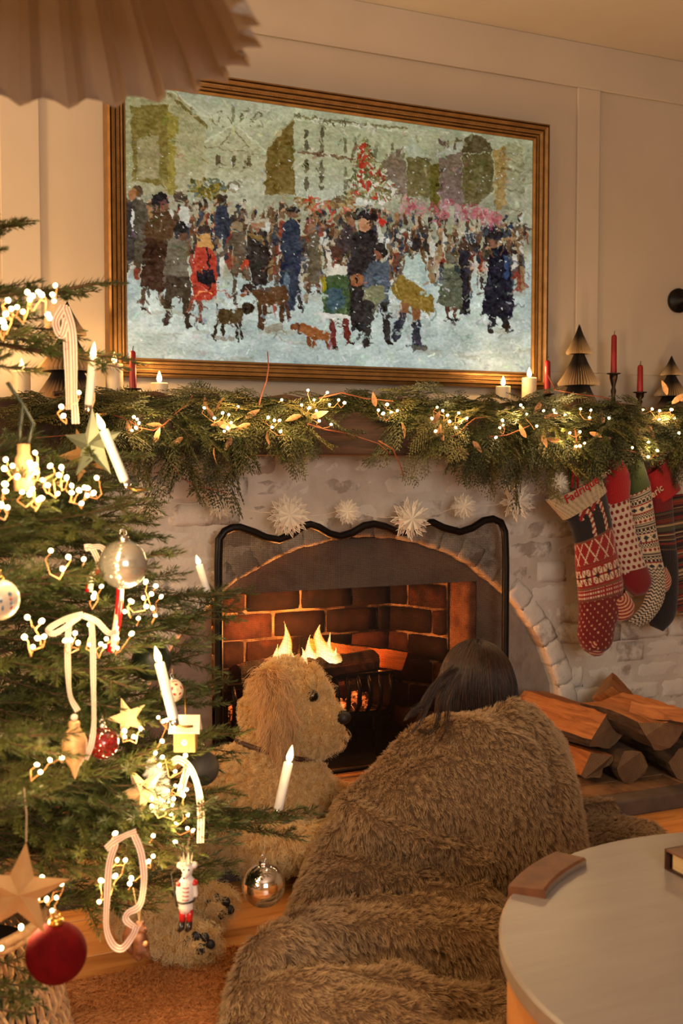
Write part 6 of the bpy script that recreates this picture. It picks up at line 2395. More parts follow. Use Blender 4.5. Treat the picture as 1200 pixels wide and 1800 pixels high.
# ears: flap on the near side with long wavy hair, and the far one
for (e0, e1, e2, dz, sd) in (((474, 1195), (484, 1255), (492, 1312), -0.10, 5), ((520, 1195), (528, 1245), (530, 1280), 0.075, 6)):
    items = [cp(*e0, DH+dz*0.8, 20, *e1, DH+dz*1.05, 24), cp(*e1, DH+dz*1.05, 24, *e2, DH+dz*1.0, 15)]
    eo, EV, ET = blobs('ear', items, 0.008, M['dogskin'], dog, 3)
    rr = np.random.default_rng(sd)
    pe, ne = sample_surface(EV, ET, 9000, rr)
    comb = np.tile(down, (len(pe), 1))+RGT*0.10
    Le = 0.048*(0.7+0.6*rr.random(len(pe)))
    strands('ear_fur', grow(pe, ne, Le, comb, 0.22, rr, 10, 420, 0.55, 0.085, 1.5, 0.16, 0.25), 0.00055, M['earfur'], eo)['kind'] = 'stuff'
MB().sphere(G_(603, 1261, DH-0.025), rpx(14, DH), 16, 12, (1.0, 1.0, 0.85)).build('nose', M['blackpad'], dog, smooth=True)
M['dogeye'] = mat('dark_eye', srgb(18, 12, 10), rough=0.12)
MB().sphere(G_(549, 1223, DH-0.050), rpx(11, DH), 14, 10).build('eye', M['dogeye'], dog, smooth=True)
MB().sphere(G_(562, 1219, DH+0.055), rpx(8, DH), 14, 10).build('eye', M['dogeye'], dog, smooth=True)
M['collar'] = mat('brown_collar', srgb(70, 42, 26), srgb(52, 30, 20), 20, 0.6)
cn = G_(486, 1318, DH-0.005)
ring = []
cax = np.array(G_(492, 1290, DH))-np.array(G_(478, 1345, DH-0.01))
t_, u_, w_ = frame_of(cax)
for k in range(24):
    a = 2*PI*k/24
    ring.append(cn+(u_*math.cos(a)+w_*math.sin(a))*rpx(72, DH))
MB().tube(ring, 0.007, 8, closed=True).build('collar', M['collar'], dog, smooth=True)
for (pads, dpt) in ((((366, 1590, 11), (381, 1579, 9), (396, 1585, 9), (403, 1599, 9), (385, 1603, 14)), 2.406), (((331, 1655, 10), (344, 1646, 9), (359, 1648, 9), (369, 1660, 9), (351, 1666, 13)), 2.236)):
    for (x, y, q) in pads:
        MB().sphere(G_(x, y, dpt+0.014), rpx(q, dpt), 14, 10, (1.0, 1.0, 0.62), FWD).build('paw_pad', M['blackpad'], dog, smooth=True)
# ================================================================== ornaments on the tree
ORN = 'ornaments hanging on the tree'
M['silver'] = mat('silver_metal', srgb(206, 202, 196), rough=0.18, metal=1.0)
M['goldcap'] = mat('gold_cap', srgb(206, 164, 84), rough=0.25, metal=1.0)
M['mirror'] = mat('mirror_glass', srgb(222, 220, 218), rough=0.035, metal=1.0)
M['pearl'] = mat('pearl_glass', srgb(206, 200, 182), srgb(184, 184, 178), 6, 0.14, 0.75, Coat_Weight=0.6)
M['redvelvet'] = mat('red_velvet', srgb(104, 9, 13), srgb(88, 7, 10), 60, 0.9, bump=0.2, bscale=300, Specular_IOR_Level=0.1)
M['darkgreen'] = mat('dark_green_matt', srgb(20, 30, 20), srgb(28, 38, 26), 20, 0.45)
M['greymatt'] = mat('charcoal_matt', srgb(48, 44, 42), srgb(58, 54, 50), 20, 0.65)
M['cream'] = mat('cream_enamel', srgb(234, 222, 196), srgb(226, 210, 180), 8, 0.2)
M['redgloss'] = mat('red_gloss', srgb(176, 20, 26), rough=0.12, Coat_Weight=0.5)
M['blueprint'] = mat('blue_enamel', srgb(58, 104, 130), rough=0.3)
M['rawwood'] = mat('pale_turned_wood', srgb(220, 172, 122), srgb(196, 146, 96), 9, 0.55, stretch=(14, 14, 3))
M['thread'] = mat('thread', srgb(196, 170, 130), rough=0.9)
M['ribw'] = mat('cream_ribbon', srgb(236, 222, 204), srgb(226, 210, 190), 20, 0.7)
M['ribr'] = mat('red_stripe', srgb(176, 42, 38), srgb(160, 34, 32), 20, 0.7)
gs = NT('clear_glass')
g1 = gs.n('ShaderNodeBsdfTransparent')
g2 = gs.n('ShaderNodeBsdfGlossy')
g2.inputs['Roughness'].default_value = 0.03
lw = gs.n('ShaderNodeLayerWeight')
lw.inputs[0].default_value = 0.25
mx = gs.n('ShaderNodeMixShader')
gs.l(gs.math('ADD', gs.math('MULTIPLY', lw.outputs['Fresnel'], 0.8), 0.06), mx.inputs[0]); gs.l(g1.outputs[0], mx.inputs[1]); gs.l(g2.outputs[0], mx.inputs[2])
M['clear'] = gs.done(mx)


def cap_and_hook(t, c, r, capm, string_to=None):
    top = np.array(c)+np.array([0, 0, r*0.97])
    MB().lathe([(r*0.24, -0.002), (r*0.25, r*0.06), (r*0.23, r*0.18), (r*0.10, r*0.20)], top, 16).build('cap', capm, t, smooth=True)
    MB().tube([top+np.array([r*0.14*math.sin(a), 0, r*0.33-r*0.14*math.cos(a)]) for a in np.linspace(0, 2*PI, 11)[:-1]], max(0.0007, r*0.02), 5, closed=True).build('hook', capm, t, smooth=True)
    if string_to is not None:
        MB().tube([top+np.array([0, 0, r*0.42]), (top+np.array(string_to))/2+np.array([0.001, 0, 0]), string_to], 0.0006, 4).build('thread', M['thread'], t)


def bauble(x, y, rp, d, m, lab, capm=None, string_to=None, name='bauble'):
    c = PD(x, y, d)
    r = rp*d/F_PX
    t = thing(name, lab, 'ornament', c, ORN)
    MB().sphere(c, r, 40, 24).build('globe', m, t, smooth=True)
    cap_and_hook(t, c, r, capm or M['silver'], None if string_to is None else PD(*string_to))
    return t, c, r


bauble(99, 1675, 53, 1.47, M['redvelvet'], 'large matt red bauble hanging lowest by the basket', M['goldcap'], (96, 1590, 1.47))
bauble(463, 1556, 38, 2.05, M['mirror'], 'mirrored silver bauble hanging clear of the tree over the floor', None, (466, 1455, 2.05))
t, c, r = bauble(217, 992, 43, 1.74, M['pearl'], 'pearly glass bauble above the twisted candy cane', None, (217, 930, 1.74))
t, c, r = bauble(-2, 1054, 36, 1.45, M['cream'], 'cream bauble with blue and red print at the left edge', M['goldcap'], (-2, 1000, 1.45))
for k, (dx, dy, w_, h, m) in enumerate(((26, -12, 8, 7, 'blueprint'), (28, -3, 6, 6, 'redgloss'), (29, 5, 7, 6, 'blueprint'), (28, 13, 6, 6, 'redgloss'), (16, 12, 4, 12, 'blueprint'), (14, 0, 5, 7, 'blueprint'))):
    p = PD(-2+dx, 1054+dy, 1.45)
    v = (p-c) - FWD*math.sqrt(max(1e-6, r*r-np.dot(p-c, p-c)))
    v = v/np.linalg.norm(v)
    MB().sphere(c+v*r*0.985, w_*0.5*1.45/F_PX, 10, 6, (1, 1, h/w_)).build('print', M[m], t, smooth=True)
bauble(266, 1162, 35, 1.98, M['darkgreen'], 'dark green bauble half hidden behind a clip-on candle', None, (266, 1110, 1.98))
bauble(354, 1350, 31, 2.06, M['greymatt'], 'charcoal bauble in front of the dog at the branch ends', None, (354, 1300, 2.06))
# peppermint bauble: white with red wedges
t, c, r = bauble(302, 1214, 21, 1.93, M['cream'], 'small white bauble with red peppermint wedges behind a candle', None, (302, 1175, 1.93))
fc_ = -FWD*0.75+RGT*0.55+UPV*0.2
fc_ /= np.linalg.norm(fc_)
_, fu, fv = frame_of(fc_)
for k in range(5):
    a0 = 2*PI*k/5
    vs = [c+fc_*r*1.012]
    for q in range(4):
        a = a0+q*0.2
        for pol in (0.45, 0.85):
            dv_ = fc_*math.cos(pol)+(fu*math.cos(a)+fv*math.sin(a))*math.sin(pol)
            vs.append(c+dv_*r*1.012)
    fs = []
    for q in range(3):
        fs += [(0, 1+2*q, 3+2*q), (1+2*q, 2+2*q, 4+2*q, 3+2*q)]
    MB().add(vs, fs).build('red_wedge', M['redgloss'], t, smooth=True)
# clear bauble full of red glitter
c = PD(180, 1306, 1.70)
r = 29*1.70/F_PX
t = thing('glass_bauble', 'clear glass bauble filled with red tinsel beside the wooden spindle', 'ornament', c, ORN)
MB().sphere(c, r, 32, 20).build('globe', M['clear'], t, smooth=True)
cap_and_hook(t, c, r, M['silver'], PD(180, 1258, 1.70))
mb = MB()
rr = random.Random(4)
for k in range(260):
    v = np.array([rr.gauss(0, 1), rr.gauss(0, 1), rr.gauss(0, 1)])
    v = v/np.linalg.norm(v)*r*0.9*rr.random()**0.33
    if v[2] > r*0.45: continue
    q = Quaternion((rr.random(), rr.random(), rr.random()), rr.uniform(0, 3)).to_matrix()
    mb.box(c+v, (0.006, 0.0012, 0.0025), q)
mb.build('tinsel_filling', M['redgloss'], t)['kind'] = 'stuff'

# turned wooden spindle on a ribbon
WOODP = [(0.0008, -1.0), (0.10, -0.86), (0.22, -0.62), (0.42, -0.42), (0.50, -0.30), (0.52, -0.26), (0.60, -0.10), (0.64, 0.08), (0.62, 0.12), (0.64, 0.15), (0.62, 0.32), (0.52, 0.48), (0.32, 0.66), (0.27, 0.72), (0.30, 0.86), (0.25, 0.92), (0.06, 0.94)]


def turned(x, y, hp, d, lab, prof, wscale):
    c = PD(x, y, d)
    s = hp/2*d/F_PX
    t = thing('wooden_ornament', lab, 'ornament', c, ORN)
    MB().lathe([(a*s*wscale, b*s) for a, b in prof], c, 24).build('turned_body', M['rawwood'], t, smooth=True)
    return t, c, s


t, c, s = turned(131, 1317, 108, 1.62, 'turned pale wooden spindle hanging on a striped ribbon', WOODP, 0.64)
MB().sphere(c+np.array([0, 0, s*1.04]), s*0.12, 14, 10).build('bead', M['ribw'], t, smooth=True)
t, c, s = turned(42, 822, 110, 1.58, 'pale wooden bell ornament on a dark green cord', [(0.02, -0.75), (0.55, -0.74), (0.62, -0.4), (0.56, -0.02), (0.5, 0.30), (0.36, 0.42), (0.36, 0.75), (0.1, 0.76)], 0.55)
MB().tube([c+np.array([0.006, 0, s*0.75]), c+np.array([0.014, 0, s*1.4]), c+np.array([0.0, 0, s*2.0]), c+np.array([-0.022, 0, s*2.7])], 0.0028, 8).build('cord', M['darkgreen'], t, smooth=True)
MB().tube([c+np.array([-0.006, 0, s*0.75]), c+np.array([-0.004, 0, s*1.4]), c+np.array([0.0, 0, s*2.0])], 0.0028, 8).build('cord', M['darkgreen'], t, smooth=True)

# candy cane of twisted glass
cane = [(156, 1040), (158, 1022), (166, 1004), (182, 990), (200, 992), (210, 1010), (211, 1040), (209, 1070), (205, 1100), (200, 1125), (194, 1146)]
cp_ = [PD(x, y, 1.80) for x, y in cane]
t = thing('candy_cane', 'red and white twisted candy cane hanging behind the pearly bauble', 'ornament', cp_[0], ORN)
pts = []
for i in range(len(cp_)-1):
    for q in range(6):
        pts.append(cp_[i]*(1-q/6)+cp_[i+1]*q/6)
pts.append(cp_[-1])
mb = MB()
mb.tube(pts, 0.0066, 12)
n0 = len(pts)-1
for i in range(n0):
    for j in range(12):
        mb.mi[i*12+j] = 1 if ((j+i*0.55) % 12) < 6 else 0
mb.build('cane', [M['cream'], M['redgloss']], t, smooth=True)


# folded stars
def star5(x, y, rp, d, m, lab, rot=0.1, tilt=0.2, depth=0.22, name='star_ornament', hang=None):
    c = PD(x, y, d)
    R = rp*d/F_PX
    t = thing(name, lab, 'star ornament', c, ORN)
    vs = []
    U, Vv, N = RGT*math.cos(tilt)-FWD*math.sin(tilt), UPV, -FWD*math.cos(tilt)-RGT*math.sin(tilt)
    for k in range(10):
        a = PI/2+rot+PI*k/5
        q = R if k % 2 == 0 else R*0.40
        vs.append(c+U*q*math.cos(a)+Vv*q*math.sin(a))
    vs += [c+N*R*depth, c-N*R*depth]
    fs = [(k, (k+1) % 10, 10) for k in range(10)]+[((k+1) % 10, k, 11) for k in range(10)]
    MB().add(vs, fs).build('folded_star', m, t)
    if hang is not None:
        MB().tube([vs[0], (vs[0]+PD(*hang))/2+np.array([0.002, 0, 0]), PD(*hang)], 0.0011, 5).build('twine', M['thread'], t)
    return t


M['starmetal'] = mat('grey_green_tin', srgb(150, 160, 138), srgb(128, 138, 116), 14, 0.42, 0.5)
M['starkraft'] = mat('kraft_paper', srgb(206, 160, 100), srgb(190, 142, 84), 24, 0.75)
M['starcream'] = mat('cream_card', srgb(226, 192, 146), srgb(214, 176, 128), 24, 0.75)
star5(163, 782, 66, 1.78, M['starmetal'], 'grey-green tin star hanging beside a leaning clip candle', 0.02, 0.45, hang=(166, 690, 1.78))
star5(35, 1568, 88, 1.44, M['starkraft'], 'large kraft paper star at the lower left of the tree', -0.12, -0.2, hang=(42, 1385, 1.46))
star5(250, 1392, 50, 1.86, M['starcream'], 'cream card star among the lights below the house ornament', 0.5, 0.1)
star5(224, 1262, 38, 1.84, M['starcream'], 'small cream card star behind the branches above the red tinsel bauble', 0.3, -0.3)
star5(150, 800, 50, 1.86, M['starkraft'], 'kraft paper star just behind the tin star', 0.35, 0.1)

# LED candles clipped on branches
M['clip'] = mat('clip_brass', srgb(186, 148, 80), srgb(150, 116, 60), 30, 0.3, 0.9)
M['treeflame'] = emit('tree_candle_flame', (1.0, 0.66, 0.24), 9.0)


def clip_candle(x0, y0, x1, y1, d0, d1, wp, lab, fl=32):
    a, b = PD(x0, y0, d0), PD(x1, y1, d1)
    t = thing('clip_candle', lab, 'candle', a, 'white clip-on candles on the tree')
    axis = b-a
    L = np.linalg.norm(axis)
    r = wp/2*d0/F_PX
    ad = axis/L
    MB().lathe([(r*0.96, 0), (r, 0.002), (r, L-0.002), (r*0.8, L), (r*0.3, L-0.001)], a, 18, ad).build('candle', M['whitewax'], t, smooth=True)
    MB().lathe([(r*0.8, -0.012), (r*0.86, -0.010), (r*0.86, 0.0), (r*0.5, 0.001)], a, 16, ad).build('metal_foot', M['silver'], t, smooth=True)
    q = Vector((0, 0, 1)).rotation_difference(Vector(ad))
    h = fl*d0/F_PX
    prof = [(r*0.30, 0), (r*0.62, h*0.12), (r*0.72, h*0.3), (r*0.62, h*0.5), (r*0.36, h*0.75), (r*0.12, h*0.94), (0.0003, h)]
    MB().lathe(prof, b+ad*0.001, 12, ad).build('flame', M['treeflame'], t, smooth=True)
    f0 = a-ad*0.012
    MB().tube([f0, f0+RGT*0.012-UPV*0.004, f0+RGT*0.03-UPV*0.003], 0.0022, 6).build('clip', M['clip'], t, smooth=True)
    light('clip_candle_light', 'POINT', b+ad*0.035-FWD*0.02, CANDLE_COL, 0.22, 0.006)


clip_candle(219, 845, 182, 756, 1.72, 1.70, 17, 'white clip candle leaning left beside the tin star', 30)
clip_candle(367, 1051, 350, 993, 2.12, 2.12, 13, 'small white clip candle by the fire screen post', 17)
clip_candle(305, 1262, 280, 1165, 1.82, 1.80, 18, 'white clip candle in front of the dark green bauble', 30)
clip_candle(489, 1422, 507, 1340, 2.10, 2.10, 17, 'white clip candle in front of the dog chest', 30)
clip_candle(156, 712, 163, 632, 1.82, 1.82, 15, 'white clip candle behind the upper branches near the ribbon', 30)


# striped ribbons
def ribbon(lab, bands, d, wp):
    pts0 = PD(*bands[0][0][:2], d)
    t = thing('striped_ribbon', lab, 'ribbon', pts0, 'striped ribbons tied on the tree')
    for b in bands:
        c0 = np.array([PD(q[0], q[1], d+(q[2] if len(q) > 2 else 0)) for q in b])
        n = len(c0)
        Pp = np.vstack([2*c0[0]-c0[1], c0, 2*c0[-1]-c0[-2]])
        pts = []
        for i in range(1, n):
            for s in np.linspace(0, 1, 7, endpoint=False):
                a_, b_, c_, d_ = Pp[i-1], Pp[i], Pp[i+1], Pp[i+2]
                pts.append(0.5*((2*b_)+(-a_+c_)*s+(2*a_-5*b_+4*c_-d_)*s*s+(-a_+3*b_-3*c_+d_)*s**3))
        pts.append(c0[-1])
        sides = []
        for i in range(len(pts)):
            tg_ = pts[min(i+1, len(pts)-1)]-pts[max(i-1, 0)]
            sd = np.cross(tg_, FWD)
            sd = sd/(np.linalg.norm(sd)+1e-9)
            sides.append(sd*0.9+FWD*0.45*math.sin(i*0.25))
        MB().ribbon(pts, wp*d/F_PX, sides).build('ribbon_band', [M['ribw'], M['ribr']], t, smooth=True)
    return t


ribbon('long striped ribbon hanging down in front of the tall paper tree', [[(112, 536), (116, 580, 0.01), (119, 640), (121, 720)], [(116, 540), (127, 580), (130, 640), (131, 700), (133, 745)], [(112, 538), (98, 566), (108, 590), (118, 560)]], 1.76, 13)
ribbon('striped bow whose tails run down to the wooden spindle', [[(146, 1080), (120, 1086), (90, 1102), (84, 1110), (100, 1112), (140, 1084)], [(146, 1082), (170, 1092), (190, 1112), (205, 1110)], [(122, 1092), (119, 1130), (120, 1190), (124, 1225), (137, 1250)], [(160, 1088), (163, 1130), (164, 1200), (165, 1270), (160, 1310), (150, 1335)]], 1.62, 10)
ribbon('striped ribbon loop among the lights below the house ornament', [[(303, 1340), (315, 1335), (335, 1352), (348, 1385), (353, 1430), (352, 1482)], [(330, 1350), (322, 1375), (316, 1400)]], 1.90, 13)
ribbon('striped ribbon with a long curl hanging over the floor', [[(240, 1462), (222, 1468), (200, 1480), (186, 1492)], [(203, 1482), (192, 1520), (188, 1580), (187, 1630), (198, 1660), (215, 1667), (233, 1645), (240, 1628)], [(236, 1468), (248, 1500), (253, 1545), (246, 1590), (225, 1605), (222, 1618), (240, 1632)]], 1.66, 12)
ribbon('striped ribbon peeking out left of the pearly bauble', [[(148, 962), (160, 962), (172, 985), (170, 1000)], [(150, 964), (178, 962), (190, 985)]], 1.78, 10)

# little gold house
c = PD(326, 1294, 1.88)
s = 1.88/F_PX
t = thing('house_ornament', 'little gold house ornament with a snowy roof under the lights', 'ornament', c, ORN)
N = -FWD
U = RGT
mbh = MB()
Rm = Matrix(((U[0], N[0], 0), (U[1], N[1], 0), (0, 0, 1)))
mbh.box(c-np.array([0, 0, 8*s]), (38*s, 30*s, 34*s), Rm)
mbh.build('house_wall', M['starkraft'], t, bevel=0.001)
ro = MB()
W2, D2, z0, z1 = 27*s, 20*s, 8*s, 34*s
for sg in (1, -1):
    a = [c+U*W2+N*D2*sg+np.array([0, 0, z0]), c-U*W2+N*D2*sg+np.array([0, 0, z0]), c-U*W2*0.95+np.array([0, 0, z1]), c+U*W2*0.95+np.array([0, 0, z1])]
    ro.add(a+[q+np.array([0, 0, 4*s]) for q in a], [(0, 1, 2, 3), (4, 5, 6, 7), (0, 1, 5, 4), (1, 2, 6, 5), (2, 3, 7, 6), (3, 0, 4, 7)])
ro.build('snowy_roof', M['cream'], t)
MB().lathe([(5*s, 0), (6*s, 0.0006), (4*s, 0.0012), (0.5*s, 0.0012)], c+N*15.2*s-np.array([0, 0, 8*s]), 14, N).build('round_window', M['cream'], t)
MB().tube([c+np.array([0, 0, 36*s]), PD(325, 1205, 1.88)], 0.0006, 4).build('thread', M['goldcap'], t)

# white feathered bird
c0, c1 = PD(268, 1336, 1.92), PD(284, 1408, 1.92)
t = thing('feather_ornament', 'white fluffy feather ornament hanging among the lower lights', 'ornament', c0, ORN)
_, FV, FT = blobs('core', [(c0, 0.007, (c0+c1)/2, 0.013), ((c0+c1)/2, 0.013, c1, 0.009)], 0.004, M['whitewax'], t, 2)
rr = np.random.default_rng(2)
pe, ne = sample_surface(FV, FT, 2600, rr)
M['whitefluff'] = mat('white_fluff', srgb(240, 238, 234), rough=0.8)
strands('fluff', grow(pe, ne, 0.012*(0.7+0.6*rr.random(len(pe))), np.tile(np.array([0, 0, -1.0]), (len(pe), 1)), 0.35, rr, 4, 160, 0.3, 0.05, 1, 0.25), 0.00035, M['whitefluff'], t)['kind'] = 'stuff'

# crowned mouse soldier in a red and white uniform
c = PD(325, 1572, 1.75)
s = 1.75/F_PX
t = thing('soldier_ornament', 'glass mouse soldier with a crown, red and white uniform and sword', 'ornament', c, ORN)
Xf = lambda x, y, z=0.0: PD(325, 1572, 1.75)+RGT*(x-325)*s-UPV*(y-1572)*s-FWD*z*s
M['porcelain'] = mat('painted_white_glass', srgb(236, 232, 226), srgb(224, 218, 210), 20, 0.2)
M['blackgloss'] = mat('black_gloss', srgb(20, 18, 20), rough=0.2)
blobs('body', [(Xf(329, 1550), 13*s, Xf(328, 1566), 14*s), (Xf(328, 1566), 14*s, Xf(326, 1592), 13*s), (Xf(322, 1594), 6.5*s, Xf(321, 1612), 5.5*s), (Xf(333, 1592), 6.5*s, Xf(333, 1610), 5*s), (Xf(340, 1552), 6*s, Xf(343, 1572), 5*s), (Xf(316, 1556), 6*s, Xf(312, 1580), 5*s), (Xf(329, 1540), 7*s, Xf(329, 1526), 11*s), (Xf(329, 1532, 8), 7*s, Xf(326, 1537, 15), 4*s), (Xf(316, 1522, -2), 6*s), (Xf(341, 1521, -2), 6*s)], 1.6*s, M['porcelain'], t, 2)
for x, y, q in ((317, 1553, 7), (341, 1551, 7)): MB().sphere(Xf(x, y, 1), q*s, 14, 8, (1.1, 1, 0.8)).build('epaulette', M['redgloss'], t, smooth=True)
MB().tube([Xf(328+14.3*math.cos(a), 1583-1.5*math.cos(a), 13.8*math.sin(a)) for a in np.linspace(0, 2*PI, 20)[:-1]], 1.8*s, 6, closed=True).build('belt', M['blackgloss'], t, smooth=True)
MB().tube([Xf(329+8.5*math.cos(a), 1543, 8*math.sin(a)) for a in np.linspace(0, 2*PI, 16)[:-1]], 1.6*s, 6, closed=True).build('bow_tie', M['blackgloss'], t, smooth=True)
for yy in (1556, 1563, 1570, 1577): MB().tube([Xf(322, yy, 14), Xf(328, yy+1, 15), Xf(334, yy, 14)], 1.0*s, 5).build('braid', M['redgloss'], t, smooth=True)
for x0, x1 in ((322, 320), (333, 333)):
    MB().tube([Xf(x0, 1598), Xf(x1, 1620)], [6.8*s, 5.4*s], 10).build('trouser_leg', M['redgloss'], t, smooth=True)
    MB().tube([Xf(x1, 1619), Xf(x1-1, 1632), Xf(x1-6, 1636, 4)], [5.6*s, 5.4*s, 3.4*s], 10).build('boot', M['blackgloss'], t, smooth=True)
mb = MB()
for k in range(9):
    a = 2*PI*k/9
    b0, b1, b2 = Xf(327+10*math.cos(a-0.3), 1517, 10*math.sin(a-0.3)), Xf(327+10*math.cos(a+0.3), 1517, 10*math.sin(a+0.3)), Xf(327+14*math.cos(a), 1500, 14*math.sin(a))
    mb.add([b0, b1, b2], [(0, 1, 2)])
mb.tube([Xf(327+10*math.cos(a), 1517, 10*math.sin(a)) for a in np.linspace(0, 2*PI, 18)[:-1]], 1.6*s, 6, closed=True)
mb.build('crown', M['cream'], t)
for dx in (-4.5, 4): MB().sphere(Xf(329+dx, 1526, 10), 1.7*s, 8, 6).build('eye', M['blackgloss'], t, smooth=True)
MB().sphere(Xf(325.5, 1537.5, 19), 1.8*s, 8, 6).build('nose', M['blackgloss'], t, smooth=True)
MB().tube([Xf(312, 1592, 4), Xf(307, 1565, 4), Xf(301, 1532, 4)], [2.2*s, 1.8*s, 0.6*s], 6).build('sword', M['greymatt'], t, smooth=True)
MB().tube([Xf(328, 1500), PD(333, 1470, 1.75)], 0.0005, 4).build('thread', M['thread'], t)

# small brown squirrel on the curl of ribbon
s = 1.72/F_PX
Xf2 = lambda x, y, z=0.0: PD(245, 1650, 1.72)+RGT*(x-245)*s-UPV*(y-1650)*s-FWD*z*s
t = thing('squirrel_ornament', 'small brown squirrel ornament below the curled ribbon', 'ornament', Xf2(245, 1650), ORN)
M['brownglass'] = mat('brown_glitter', srgb(120, 74, 46), srgb(86, 50, 30), 80, 0.4, bump=0.4, bscale=300)
blobs('body', [(Xf2(246, 1650), 14*s, Xf2(248, 1668), 15*s), (Xf2(246, 1632), 10*s), (Xf2(254, 1634, 4), 6*s), (Xf2(241, 1622), 4*s), (Xf2(250, 1622), 4*s), (Xf2(256, 1668, 8), 6*s, Xf2(262, 1676, 8), 5*s), (Xf2(240, 1676, 6), 6*s, Xf2(246, 1682, 8), 5*s)], 2.2*s, M['brownglass'], t, 2)
MB().tube([Xf2(236, 1676), Xf2(226, 1664), Xf2(224, 1645), Xf2(230, 1628), Xf2(224, 1616)], [6*s, 9*s, 10*s, 8*s, 3*s], 10).build('tail', M['brownglass'], t, smooth=True)
MB().sphere(Xf2(257, 1655, 10), 4.5*s, 10, 8).build('acorn', M['rawwood'], t, smooth=True)
for z_ in (6,): MB().sphere(Xf2(256, 1631, 9), 1.4*s, 8, 6).build('eye', M['blackgloss'], t, smooth=True)
for xx in (230, 244): MB().tube([Xf2(245, 1620), PD(xx+4, 1560, 1.72)], 0.0005, 4).build('thread', M['thread'], t)
# ================================================================== round coffee table
TH = 0.40
tc = np.array([-0.2499, -2.2822, TH])
TR = 0.4736
tt = NT('pale_bleached_wood')
p = tt.coord(False, (1.0, 7.0, 1.0))
n1 = tt.noise(p, 5, 6, 0.6, 0.4)
c = tt.ramp(n1, [(0.3, srgb(144, 133, 126)), (0.55, srgb(150, 140, 133)), (0.8, srgb(156, 147, 140))])
M['tabletop'] = tt.done(tt.bsdf(c, 0.34, 0, n1, 0.05, 0.002))
M['tableside'] = mat('table_side_wood', srgb(204, 148, 92), srgb(184, 126, 74), 4, 0.5, stretch=(1, 1, 6))
tb_ = thing('coffee_table', 'round pale wooden drum coffee table in the corner', 'table', (tc[0], tc[1], 0))
MB().lathe([(TR-0.006, TH-0.030), (TR-0.001, TH-0.027), (TR, TH-0.022), (TR, TH-0.004), (TR-0.004, TH), (0.01, TH)], (tc[0], tc[1], 0), 96).build('tabletop', M['tabletop'], tb_, smooth=False)
MB().lathe([(TR-0.03, 0.003), (TR-0.03, 0.02), (TR-0.012, 0.022), (TR-0.012, TH-0.030), (TR-0.05, TH-0.030)], (tc[0], tc[1], 0), 96).build('drum', M['tableside'], tb_, smooth=False)
# inlaid curved walnut grip on the rim
M['walnut'] = mat('walnut_grip', srgb(120, 74, 44), srgb(92, 54, 30), 8, 0.5, stretch=(3, 3, 1))
g0, g1 = PZ(897, 1570, TH), PZ(978, 1507, TH)
a0 = math.atan2(g0[1]-tc[1], g0[0]-tc[0]); a1 = math.atan2(g1[1]-tc[1], g1[0]-tc[0])
if a1 < a0: a0, a1 = a1, a0
vs, fs = [], []
n = 16
for i in range(n+1):
    a = a0+(a1-a0)*i/n
    for (rr_, zz) in ((TR+0.004, TH-0.02), (TR+0.004, TH+0.010), (TR-0.05, TH+0.014), (TR-0.054, TH+0.011), (TR-0.054, TH+0.0005)):
        vs.append((tc[0]+rr_*math.cos(a), tc[1]+rr_*math.sin(a), zz))
for i in range(n):
    for j in range(4):
        fs.append((i*5+j, i*5+j+1, i*5+6+j, i*5+5+j))
fs += [(0, 1, 2, 3, 4), tuple(n*5+q for q in (4, 3, 2, 1, 0))]
mb = MB().add(vs, fs)
for i in range(n): mb.mi[i*4+3] = 1
mb.build('grip', [M['walnut'], M['silver']], tb_)
# book near the table's far edge
M['bookcover'] = mat('book_cover', srgb(74, 40, 24), srgb(54, 30, 20), 14, 0.5)
M['booktop'] = mat('book_jacket', srgb(150, 96, 66), srgb(96, 70, 52), 18, 0.4)
M['pages'] = mat('book_pages', srgb(214, 186, 138), srgb(196, 166, 118), 6, 0.8, stretch=(1, 1, 120))
b0 = PZ(1168, 1528, TH)
e1 = (PZ(1215, 1552, TH)-b0); e1[2] = 0; e1 /= np.linalg.norm(e1)
e2 = np.array([-e1[1], e1[0], 0])
bk = thing('book', 'thick dark-edged book lying on the coffee table at the picture edge', 'book', b0+e1*0.08+e2*0.07)
Rm = Matrix(((e1[0], e2[0], 0), (e1[1], e2[1], 0), (0, 0, 1)))
cb = b0+e1*0.11+e2*0.08
BT = 0.030
MB().box(cb+np.array([0, 0, 0.002]), (0.22, 0.16, 0.003), Rm).build('cover', M['bookcover'], bk)
MB().box(cb+np.array([0, 0, BT+0.002]), (0.22, 0.16, 0.003), Rm).build('cover', M['booktop'], bk)
MB().box(cb+np.array([0, 0, BT/2+0.002])+e1*0.004, (0.205, 0.148, BT-0.003), Rm).build('pages', M['pages'], bk)
MB().box(cb+np.array([0, 0, BT/2+0.002])-e1*0.1095, (0.003, 0.16, BT+0.003), Rm).build('spine', M['bookcover'], bk)

